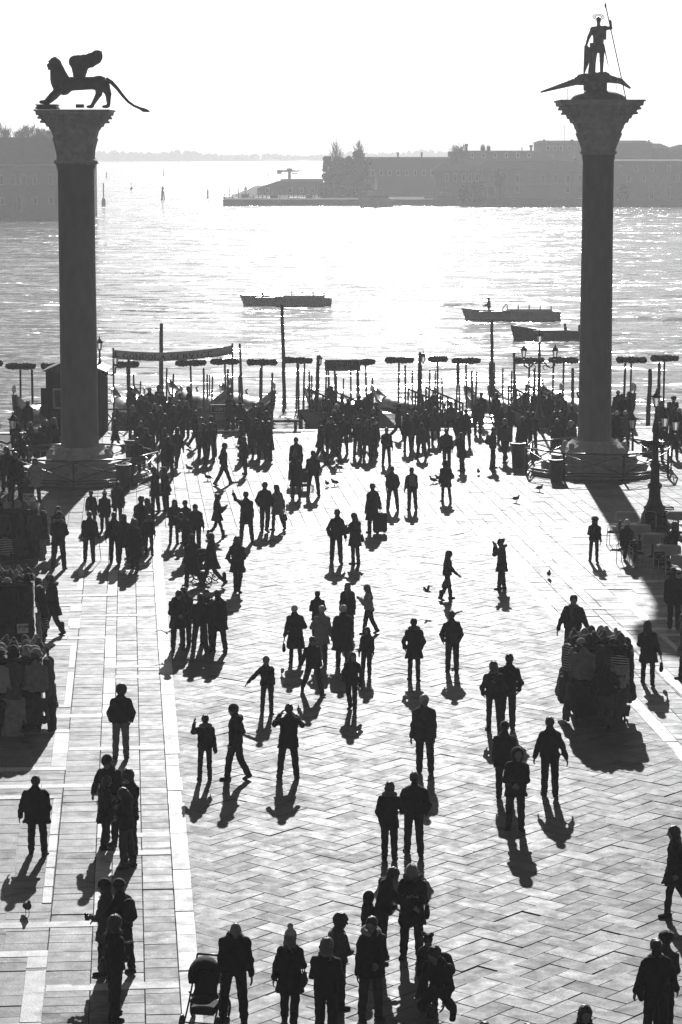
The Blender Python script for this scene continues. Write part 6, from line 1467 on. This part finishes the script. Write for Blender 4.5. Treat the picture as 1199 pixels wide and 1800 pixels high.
A(885, 1267, 1402, 0, 'in a dark coat half hidden behind the hooded person', hat='beanie', arms=('down', 'down'), coat=.010, top='parka', build=1.05)
A(906, 1312, 1458, 178, 'hooded, hands together before the chest, facing the camera', hat='hood', arms=('clasp', 'clasp'), top='parka', coat=.012, legs='stand', pants=.03, build=1.05)
A(966, 1258, 1400, -4, 'with cropped hair striding away, arms swung out', hair='short', arms=('out', 'out'), legs='step', coat=.010, hood='down')
A(684, 1372, 1510, -3, 'in a fur-edged hood arm in arm with a broad companion', fur=1, furv=.1, top='parka', arms=('pocket', 'link'), coat=.010, legs='close', hair='bob', hairv=.06)
A(727, 1354, 1503, 2, 'broad, in a short jacket, right one of the arm-in-arm pair', arms=('link', 'pocket'), coat=.010, legs='step', hood='down', build=1.1)
A(1187, 1447, 1608, 90, 'with long dark hair walking left at the right edge', fx=1186, hair='long', arms=('pocket', 'pocket'), top='coat', coat=.012, legs='step', leg=.85, boot=.2)
A(1152, 1648, 1832, 2, 'in a plaid scarf seen from behind at the lower right', arms=('out', 'out'), scarf=.08, coat=.012, hair='bun', bag='l', top='jacket', build=1.05)
A(1166, 1638, 1806, -25, 'in a fur hat partly hidden at the lower right', hat='fur', coat=.05, top='jacket', arms=('down', 'clasp'))
A(1023, 1762, 1960, 175, 'with long centre-parted hair, only head and shoulders at the bottom edge', hair='long', coat=.012)
A(850, 1794, 1995, 0, 'of whom only the crown of the head shows, left one at the bottom edge', hair='short')
A(926, 1797, 2000, 0, 'of whom only the crown of the head shows, right one at the bottom edge', hair='short')
A(1139, 1087, 1203, -10, 'long-haired in a flared coat with a handbag walking away right of the cart', hair='long', hairv=.025, top='coat', bag='rh', arms=('phone', 'bag'), legs='step', coat=.012, leg=.85, boot=.2)
A(1189, 996, 1106, -12, 'in dark clothes walking away inside the column shadow', fx=1184, hair='short', coat=.012, legs='step', top='parka')
A(1204, 1075, 1192, 85, 'in a pale coat with a bag, cut by the right edge', hair='bob', coat=.12, top='coat', bag='l', legs='step')
A(1006, 1042, 1164, 178, 'in an open jacket standing behind the hat-topped cart', arms=('out', 'out'), coat=.014, hair='short', scarf=.08, build=1.08)
A(1064, 1178, 1282, -20, 'bending over the goods at the front of the cart, pale trousers', arms=('reach', 'reach'), lean=22, nod=20, pants=.07, coat=.014, legs='stride', h=1.7)
# ---- cafe
A(1093, 924, 0, 330, 'white-haired, sitting at a cafe table', h=1.75, z=gp(1099, 988), legs='sit', arms=('lap', 'lap'), hair='short', hairv=.55, coat=.012, top='parka')
A(1183, 922, 0, 40, 'sitting turned sideways at the cafe table nearest the lamp', h=1.75, z=gp(1181, 992), legs='sit', arms=('lap', 'lap'), hair='short', hairv=.08, coat=.014, lean=-6)
# ---- middle ground, centre
A(588, 893, 990, 0, 'in a slim jacket beside a long-haired companion', fx=591, hair='short', arms=('pocket', 'down'), legs='step', coat=.012, build=.95)
A(624, 900, 992, 40, 'long-haired with a shoulder bag beside the slim-jacketed companion', hair='long', arms=('phone', 'down'), top='coat', bag='r', legs='close', coat=.012, leg=.85)
A(655, 848, 937, 30, 'in a long dark coat beside a suitcase', hair='short', top='long', coat=.012, arms=('down', 'bag'), hood='down')
A(690, 818, 897, 0, 'in a short dark jacket with arms loose, left of the pale backpack', hair='short', arms=('down', 'pocket'), coat=.012, legs='wide')
A(724, 820, 897, 5, 'wearing a pale backpack', pack=1, bagv=.16, coat=.02, hair='bun', arms=dn, legs='stand')
A(782, 808, 882, 10, 'in a knee-length coat walking among pigeons', fx=784, top='coat', hat='hood', coat=.012, legs='step', arms=('down', 'pocket'), leg=.85)
A(431, 862, 952, 10, 'in a long coat raising one arm high', fx=433, top='coat', arms=('up', 'down'), hair='short', coat=.014, legs='wide')
A(463, 845, 934, -15, 'in a dark jacket left of the pale-coated companion', fx=466, arms=('pocket', 'pocket'), coat=.012, legs='step', hair='short')
A(488, 850, 932, 40, 'in a pale mid-length coat with a dark handbag', top='coat', coat=.17, bag='rh', hair='bob', legs='step', arms=('phone', 'bag'), leg=.85, boot=.2)
A(379, 865, 946, -70, 'in a short coat with a hip bag checking a phone', fx=382, top='parka', arms=ph, bag='r', hair='bun', coat=.02, legs='walk', leg=.8, boot=.15)
A(414, 940, 1040, -20, 'fair-haired in a hooded coat stepping away', fx=418, hair='bob', hairv=.06, hood='down', top='coat', legs='step', coat=.012, arms=('pocket', 'clasp'), leg=.9)
A(338, 937, 1032, 40, 'in a long coat and hat beside the spoked pushchair', hat='beanie', hatv=.05, top='long', coat=.012, legs='walk', arms=('down', 'push'))
A(369, 932, 1030, 75, 'long-haired in a dark coat pushing the spoked pushchair', fx=372, hair='long', hairv=.02, top='coat', arms=('push', 'down'), legs='walk2', coat=.012, leg=.85, boot=.25)
# ---- huddle of five
A(317, 1033, 1142, 200, 'with glasses in a big parka, leftmost of the five in a circle', fx=313, hat=None, top='coat', coat=.018, arms=('clasp', 'clasp'), hood='down', nod=26, build=1.05)
A(327, 1028, 1134, 160, 'half hidden behind the leftmost of the five in a circle', hair='short', coat=.012, nod=20)
A(352, 1041, 1147, 5, 'with back turned, nearest of the five in a circle', coat=.010, hair='short', arms=('clasp', 'clasp'), legs='wide', build=1.1)
A(364, 1033, 1134, 180, 'fair-haired facing the camera in the circle of five', hairv=.08, hair='bob', coat=.012, arms=ph, hold='paper')
A(384, 1035, 1146, 30, 'in a long padded parka, rightmost of the five in a circle', coat=.010, top='coat', hood='down', puff=1.15, arms=('clasp', 'down'), legs='stand')
# ---- left side
A(95, 1008, 1117, 85, 'in a knitted hat and parka browsing the middle left stall', fx=93, hat='beanie', hatv=.06, top='coat', arms=('phone', 'clasp'), puff=1.15, fur=1, furv=.03, legs='step', coat=.012, boot=.22)
A(103, 898, 1000, -5, 'in a fur-collared jacket, near one of two by the farthest left stall', fur=1, furv=.15, top='parka', coat=.010, arms=('clasp', 'clasp'), legs='wide', hat='beanie')
A(104, 888, 975, 175, 'with long fair hair behind the fur-collared jacket', hair='long', hairv=.05, top='parka', coat=.012)
A(157, 897, 987, 3, 'balding, leaning on a walking stick', hair='short', hairv=.12, hold='stick', arms=('down', 'bag'), coat=.010, build=1.12, top='jacket')
A(202, 898, 990, 2, 'in a dark jacket, left one of a strolling couple', hair='short', arms=('down', 'link'), coat=.012, legs='step')
A(215, 900, 992, -2, 'with a bob, right one of a strolling couple', fx=217, hair='bob', top='coat', arms=('link', 'down'), coat=.012, legs='step2')
A(247, 870, 965, -30, 'with a bag over the shoulder standing behind a child', bag='l', top='long', coat=.012, hair='short')
A(242, 925, 1002, -20, 'in a long skirted coat half hidden by the child in a fur hood', fx=237, top='long', coat=.010, hair='bob', h=1.65)
A(262, 902, 976, 0, 'young, in a fur-hooded jacket with arms hanging', fur=1, furv=.12, arms=('out', 'down'), coat=.014, legs='step', leg=.85)
A(259, 874, 960, 20, 'with long hair behind the child in the fur hood', hair='long', hairv=.04, coat=.03)
A(273, 820, 900, 60, 'in a knitted hat, left one of two tall visitors by the left railing', hat='beanie', hatv=.05, top='coat', coat=.025, arms=('reach', 'down'))
A(291, 820, 898, 70, 'with a handbag, right one of two tall visitors by the left railing', hair='bob', hairv=.04, top='coat', bag='r', coat=.02, hat='beanie', hatv=.08)
A(306, 876, 956, 190, 'in a short coat facing the camera left of the bent figure', top='parka', coat=.03, hair='bob', arms=('fold', 'fold'), leg=.8)
A(327, 878, 955, 150, 'in a cap behind the bent figure', hat='beanie', coat=.015, top='parka')
A(322, 893, 984, 140, 'bending forward over something with others round', lean=24, nod=25, arms=ph, coat=.010, top='parka', fx=330)
A(345, 905, 968, 170, 'hunched at the right of the bending group', lean=16, nod=20, coat=.012, h=1.65)
A(162, 862, 928, 0, 'young, in a beanie and hooded coat', hat='beanie', hood='down', top='coat', coat=.012, leg=.9)
A(184, 862, 934, 5, 'young, in a pale bobble hat and scarf', hat='pompom', hatv=.4, top='coat', coat=.014, scarf=.1, legs='step')
A(207, 845, 918, -5, 'in a large fur-hooded parka right of the bobble hat', fur=1, furv=.06, top='coat', puff=1.12, coat=.012, hair='bob')
A(62, 803, 882, 195, 'in a long pale coat with a bag strap by the left railing', top='coat', coat=.33, legs='step', hair='long', hairv=.02, bag='r', arms=('pocket', 'pocket'), boot=.15)
A(29, 792, 882, 190, 'in a dark jacket left of the pale coat at the railing', coat=.012, arms=dn, build=1.05, top='jacket')
A(12, 783, 865, 170, 'with long hair at the left edge by the railing', hair='long', coat=.014, top='coat', hairv=.03)
A(2, 868, 965, 90, 'dark and partly cut off at the left edge above the stalls', h=1.7, coat=.012, top='parka', hair='short')
# ---- quay side
Qg = 'people standing along the quay'
def B(hx, hy, face, label, fy=0, **sp): return A(hx, hy, fy, face, label, hq=False, grp=Qg, **sp)
B(393, 774, -75, 'striding right across the quay paving with a wide step', fy=852, legs='stride', arms=pk, coat=.012, hair='short')
B(431, 766, 85, 'in a hooded coat reading a leaflet, facing left', fy=834, top='parka', arms=ph, coat=.012, hair='bob', hold='paper')
B(521, 767, -5, 'tall in a dark coat behind the pair with the small pushchair', fy=848, top='parka', coat=.012)
B(520, 795, 10, 'in a pale-rimmed hat left of the small pushchair', fy=876, fx=521, hat='pompom', hatv=.12, top='long', coat=.012, bag='l')
B(551, 790, 0, 'broad, in a short jacket right of the small pushchair', fy=872, coat=.012, legs='wide', arms=('clasp', 'clasp'), build=1.08)
B(679, 750, 185, 'young, in a jacket facing the camera with one arm loose', fy=818, coat=.02, hair='short', arms=('down', 'clasp'))
B(741, 742, 0, 'in a grey parka, back turned, right of centre on the quay', fy=806, top='parka', coat=.03, hood='down', legs='wide')
B(785, 752, -10, 'with a wide cape-like coat and big bag', fy=824, top='jacket', puff=1.3, coat=.012, pack=1, hair='short')
B(812, 759, 85, 'taking a photo towards the left on the quay', fy=828, arms=('camera', 'camera'), hair='long', hairv=.06, top='coat', coat=.012)
B(866, 749, -85, 'with a backpack in profile facing right', fy=824, pack=1, coat=.012, legs='stand', hair='short', arms=('pocket', 'pocket'))
B(888, 731, 150, 'in a grey jacket walking towards the camera beside the bin', fy=812, coat=.05, legs='walk', hair='short', hairv=.08)
B(917, 731, 20, 'in a long dark coat beside the tall litter bin', fy=806, top='long', coat=.012, hair='short', hairv=.06)
B(928, 722, 0, 'tall behind the long coat beside the litter bin', fy=795, coat=.012, top='jacket')
B(203, 733, 80, 'in a scarf and short coat walking left behind the left railing', fy=795, top='coat', scarf=.12, legs='walk', coat=.012, leg=.8, bag='l', boot=.2)
for k, (hx, hy, face, lb, sp) in enumerate([
 (240, 768, 190, 'at the railing corner, first of two before the crowd', dict(coat=.012, top='parka')), (258, 753, 5, 'at the railing corner, second of two before the crowd', dict(coat=.015, hat='beanie')),
 (291, 752, 30, 'in a scarf, front left of the knot below the banner', dict(coat=.014, scarf=.06)), (296, 767, 10, 'nearest in the knot below the banner, long coat', dict(top='coat', coat=.012)), (311, 750, -20, 'with a rucksack, front right of the knot below the banner', dict(pack=1, coat=.012, legs='walk')),
 (233, 712, 0, 'with pale long hair at the left of the banner crowd', dict(hair='long', hairv=.2, coat=.012, top='coat')), (231, 680, 5, 'tall at the left end of the banner crowd', dict(coat=.012, top='coat')), (258, 697, 180, 'in a light cap in the banner crowd', dict(hat='cap', hatv=.12, coat=.014)), (263, 681, 170, 'in a white cap at the back of the banner crowd', dict(hat='cap', hatv=.4, coat=.03)), (281, 677, 180, 'highest at the back of the banner crowd', dict(coat=.014, hat='hood', top='parka')), (283, 685, 175, 'just below the highest in the banner crowd', dict(coat=.02, fur=1, hair='short')),
 (273, 709, 5, 'fair-haired, left of a fair pair in the banner crowd', dict(hair='bob', hairv=.15, coat=.012)), (280, 712, -5, 'fair-haired, right of a fair pair in the banner crowd', dict(hair='bob', hairv=.18, coat=.012)), (298, 696, 10, 'in the middle right of the banner crowd', dict(coat=.014)), (314, 703, 0, 'with grey hair at the right of the banner crowd', dict(hairv=.15, coat=.012, top='long')), (326, 704, 160, 'with fair hair at the far right of the banner crowd', dict(hair='bob', hairv=.12, coat=.014)), (333, 680, 80, 'in a brimmed hat standing on the jetty end', dict(hat='brim', coat=.012, top='parka', arms=ph)), (247, 693, 180, 'behind the pale long hair in the banner crowd', dict(coat=.016)), (306, 712, 20, 'in the lower right of the banner crowd', dict(coat=.012, top='coat')), (248, 738, 170, 'bent low at the front of the banner crowd', dict(coat=.02, lean=16)), (265, 725, 0, 'at the front centre of the banner crowd', dict(coat=.012, top='parka')), (290, 727, 8, 'at the front right of the banner crowd', dict(coat=.012, top='coat')),
 (342, 720, -60, 'walking right out of the banner crowd', dict(legs='walk', coat=.014)), (354, 733, 170, 'fair-haired, left of the close pair beside the low sign', dict(hair='bob', hairv=.06, coat=.014, scarf=.1)), (355, 744, 185, 'in a patterned scarf before the low sign', dict(scarf=.12, coat=.02, hair='long')), (370, 742, 0, 'with back turned before the low sign', dict(coat=.012)), (372, 731, 10, 'with a pale hat beside the low sign', dict(hat='beanie', hatv=.08, coat=.014, legs='step')), (405, 692, 175, 'standing on the quay edge over the low sign', dict(coat=.012, top='parka')),
 (433, 721, 0, 'in the back row of the dark cluster left of the bench', dict(coat=.014)), (448, 714, 5, 'tallest of the dark cluster left of the bench', dict(coat=.02, hair='long', hairv=.04)), (457, 714, -5, 'right of the tallest in the dark cluster left of the bench', dict(coat=.014, hat='beanie')), (467, 722, 10, 'at the right of the dark cluster left of the bench', dict(coat=.02, hair='long')), (425, 739, 80, 'in front at the left of the dark cluster', dict(coat=.014, top='parka')), (449, 735, 0, 'in a long coat at the front of the dark cluster', dict(coat=.012, top='long')), (461, 740, 5, 'behind the long coat in the dark cluster', dict(coat=.014)), (474, 740, 85, 'in a long coat at the right front of the dark cluster', dict(coat=.012, top='long', hair='long')),
 (571, 725, 175, 'at the left of the mid-quay group, hood up', dict(hat='hood', top='parka', coat=.014)), (581, 732, 190, 'in a pale-trimmed hood in the mid-quay group', dict(fur=1, furv=.2, coat=.02)), (563, 745, -75, 'striding right at the left of the mid-quay group', dict(legs='stride', bag='l', coat=.012, top='jacket')), (588, 744, -70, 'striding right with a light bag in the mid-quay group', dict(legs='stride', coat=.03, bag='l', bagv=.1)), (604, 729, 180, 'dark and broad in the middle of the mid-quay group', dict(coat=.012, build=1.1, legs='wide')), (593, 711, 170, 'with smoke-pale hair at the back of the mid-quay group', dict(hair='curly', hairv=.4, coat=.014)), (589, 721, 10, 'white-capped at the back of the mid-quay group', dict(hat='beanie', hatv=.15, coat=.014)), (583, 678, 5, 'on the jetty above the mid-quay group', dict(coat=.02, top='parka')), (576, 702, 0, 'behind the gangway rail mid-quay', dict(coat=.02)),
 (612, 700, 0, 'broad at the back right of the mid-quay group', dict(coat=.014, build=1.15, top='parka')), (632, 694, 5, 'on the jetty right of the mid-quay group', dict(coat=.016)), (646, 692, -5, 'tall on the jetty behind the fur-hood couple', dict(coat=.014, top='coat')), (629, 735, 180, 'long-haired at the left of the fur-hood couple', dict(hair='long', coat=.014)), (636, 718, 0, 'in a pale jacket behind the fur-hood couple', dict(coat=.09, hair='short')), (656, 719, 175, 'with a grey hood behind the fur-hood couple', dict(coat=.05, hat='hood')), (646, 738, 185, 'in a fur-lined hood, nearest of the fur-hood couple', dict(fur=1, furv=.2, hat='hood', top='coat', coat=.03)), (657, 734, 80, 'with a bright fur-rimmed hood, right one of the fur-hood couple', dict(fur=1, furv=.35, coat=.016, top='coat')),
 (662, 707, 80, 'sitting height behind the crowd at the quay edge', dict(coat=.014)), (700, 707, -80, 'walking left along the quay edge', dict(legs='walk', coat=.016)), (716, 727, 5, 'in a short coat, left one of two backs right of centre', dict(top='parka', coat=.014, leg=.85)), (731, 722, 0, 'behind the grey parka right of centre', dict(coat=.014, top='coat')), (748, 720, 10, 'with hands at the face right of centre', dict(coat=.014, arms=('camera', 'camera'))), (766, 715, 0, 'in a mid-grey long coat near the lantern pile', dict(coat=.05, top='coat')), (763, 694, 5, 'in a hat on the jetty near the lantern pile', dict(hat='cap', hatv=.15, coat=.02)), (793, 705, 20, 'tall in grey beside the gangway right of centre', dict(coat=.06, legs='step')), (811, 722, 0, 'left one of a dark pair left of the big right pile', dict(coat=.014, top='coat')), (820, 719, 5, 'right one of a dark pair left of the big right pile', dict(coat=.012, top='coat')),
 (847, 688, 160, 'tall in glare left of the big right pile', dict(coat=.014, legs='walk', bag='r', top='parka')), (840, 700, 170, 'shorter, beside the tall one in glare', dict(coat=.016, top='coat')), (872, 689, -40, 'slim in glare right of the big right pile', dict(coat=.014, hair='long', legs='step')), (882, 714, 0, 'low in glare near the lamp gangway', dict(coat=.014, top='parka')), (895, 712, 5, 'broad in glare near the lamp gangway', dict(coat=.012, build=1.1)),
 (950, 684, 0, 'broad-hatted beside the waterfront lamp', dict(hat='beanie', coat=.012, build=1.15, top='parka')), (966, 690, 5, 'right of the waterfront lamp post', dict(coat=.012, top='parka')), (988, 692, 180, 'with a scarf left of the right column', dict(coat=.012, scarf=.1)), (976, 723, 0, 'behind the railing left of the right column', dict(coat=.016)), (980, 736, 10, 'bald at the railing left of the right column', dict(hair='short', hairv=.1, coat=.012, build=1.1)), (1004, 740, 170, 'with pale curly hair touching the right column', dict(hair='curly', hairv=.2, coat=.03)), (990, 708, 0, 'in the cluster left of the right column', dict(coat=.012)), (1006, 712, 5, 'at the right of the cluster left of the right column', dict(coat=.012)), (985, 722, 175, 'low in the cluster left of the right column', dict(coat=.012)), (937, 724, 10, 'behind the lamp pedestal', dict(coat=.014)),
 (1087, 686, 5, 'grey-haired, tallest right of the right column', dict(hairv=.2, coat=.012, build=1.1)), (1094, 692, -5, 'dark beside the tallest right of the right column', dict(coat=.012, top='parka')), (1107, 688, 80, 'in profile facing left before the pale gondola cover', dict(coat=.012, top='long')), (1084, 722, 0, 'white-haired in a dark coat behind the right railing', dict(hairv=.5, coat=.014, top='long')), (1099, 722, 10, 'white-haired in a pale coat behind the right railing', dict(hairv=.45, coat=.12, top='coat')), (1163, 704, 180, 'at the back right of the near lamp', dict(coat=.014)), (1177, 706, 5, 'with long fair hair right of the near lamp', dict(hair='long', hairv=.05, coat=.012)), (1184, 697, 175, 'in a bushy hat at the far right', dict(hat='fur', coat=.014)), (1190, 706, 0, 'dark, at the far right behind the lanterns', dict(coat=.012)), (1196, 717, 10, 'white-haired at the right edge', dict(hairv=.4, coat=.012, top='coat')), (1160, 742, 180, 'behind the near lamp post on the quay', dict(coat=.012, top='coat')), (1186, 738, 0, 'in long dark clothes at the right edge of the quay', dict(coat=.012, top='long')),
 (26, 731, 170, 'under the left lantern near the gondola', dict(coat=.012)), (55, 741, 60, 'bald in the left group behind the railing', dict(hairv=.15, coat=.012, build=1.1)), (66, 752, 100, 'white-haired, low in the left group behind the railing', dict(hairv=.45, coat=.014, h=1.62)), (45, 759, 180, 'with glasses at the left of the left group', dict(coat=.02, h=1.6)), (82, 738, 80, 'fair-haired, left one of two beside the left column', dict(hair='long', hairv=.08, coat=.02, top='coat')), (96, 734, 85, 'fair-haired, right one of two touching the left column', dict(hair='long', hairv=.15, coat=.014, top='coat')), (49, 704, 5, 'dark, near the fence left of the kiosk', dict(coat=.012, top='coat')), (79, 701, 20, 'in a pale coat before the kiosk', dict(coat=.18, top='coat', hat='beanie')), (70, 750, 0, 'broad at the centre of the left group', dict(coat=.012, top='parka', build=1.15)), (36, 760, 20, 'dark behind the left railing post', dict(coat=.012))]):
    fx_ = sp.pop('h', None); B(hx, hy, face, lb, **(dict(sp, h=fx_) if fx_ else sp))
# bench with seated people at the quay edge
bb = gp(435, 757); bench = empty('bench', bb, TH); tag(bench, 'long low bench with four seated people at the quay edge', 'bench')
MB().box((0, 0, .44), (5.2, .45, .07)).build('seat', M['wood'], bench)
for x in (-2.3, 0, 2.3): MB().box((x, 0, .2), (.12, .38, .4)).build('leg', M['wood'], bench)
for hx, lb, sp in ((397, 'wide-backed, seated leftmost on the bench', dict(build=1.15, coat=.014)), (414, 'seated second from the left on the bench', dict(coat=.012, hat='beanie')), (437, 'seated third on the bench, turned slightly', dict(coat=.012)), (452, 'in a grey hood, seated rightmost on the bench', dict(coat=.05, hat='hood', top='parka'))):
    p = gp(hx + 8, 757); person(Vector((p.x, bb.y + (p.x - bb.x) * TH + .1, 0)), random.uniform(-8, 8), 1.72, dict(sp, legs='sit', arms=('lap', 'lap'), lean=8), 'person ' + lb, Qg, False)
# boatmen
tb = taxiB[0]; person(Vector((tb.location.x - taxiB[2] * .22, tb.location.y, WATER + .1)), 90, 1.75, dict(coat=.012, arms=('push', 'push'), top='jacket'), 'person standing at the wheel of the right water taxi', None, False)
tb = taxiA[0]; person(Vector((tb.location.x + taxiA[2] * .06 - 2.6, tb.location.y, WATER - .25)), 90, 1.75, dict(legs='sit', coat=.012, arms=('push', 'push')), 'person steering the left water taxi behind the windscreen', None, False)
person(at(994, 590, gp(960, 596, WATER).y) * 1.0 + Vector((0, 0, -.45)), 90, 1.72, dict(legs='sit', coat=.012, arms=('push', 'lap')), 'person seated at the stern of the open motorboat', None, False)
# ---------------------------------------------------------------- haze: one box of pale air round the whole place
mb = MB(); mb.box((0, 2350, 12.2), (8000, 4900, 28.6)); hz = mb.build('haze', None); tag(hz, kind='stuff')
hm = bpy.data.materials.new('haze_air'); hm.use_nodes = True
hn = hm.node_tree.nodes; hn.remove(hn['Principled BSDF'])
pvv = hn.new('ShaderNodeVolumePrincipled'); pvv.inputs['Color'].default_value = (.92, .92, .92, 1)
pvv.inputs['Density'].default_value = 0.00041; pvv.inputs['Anisotropy'].default_value = 0.35
hm.node_tree.links.new(pvv.outputs[0], hn['Material Output'].inputs['Volume'])
hz.data.materials.append(hm)
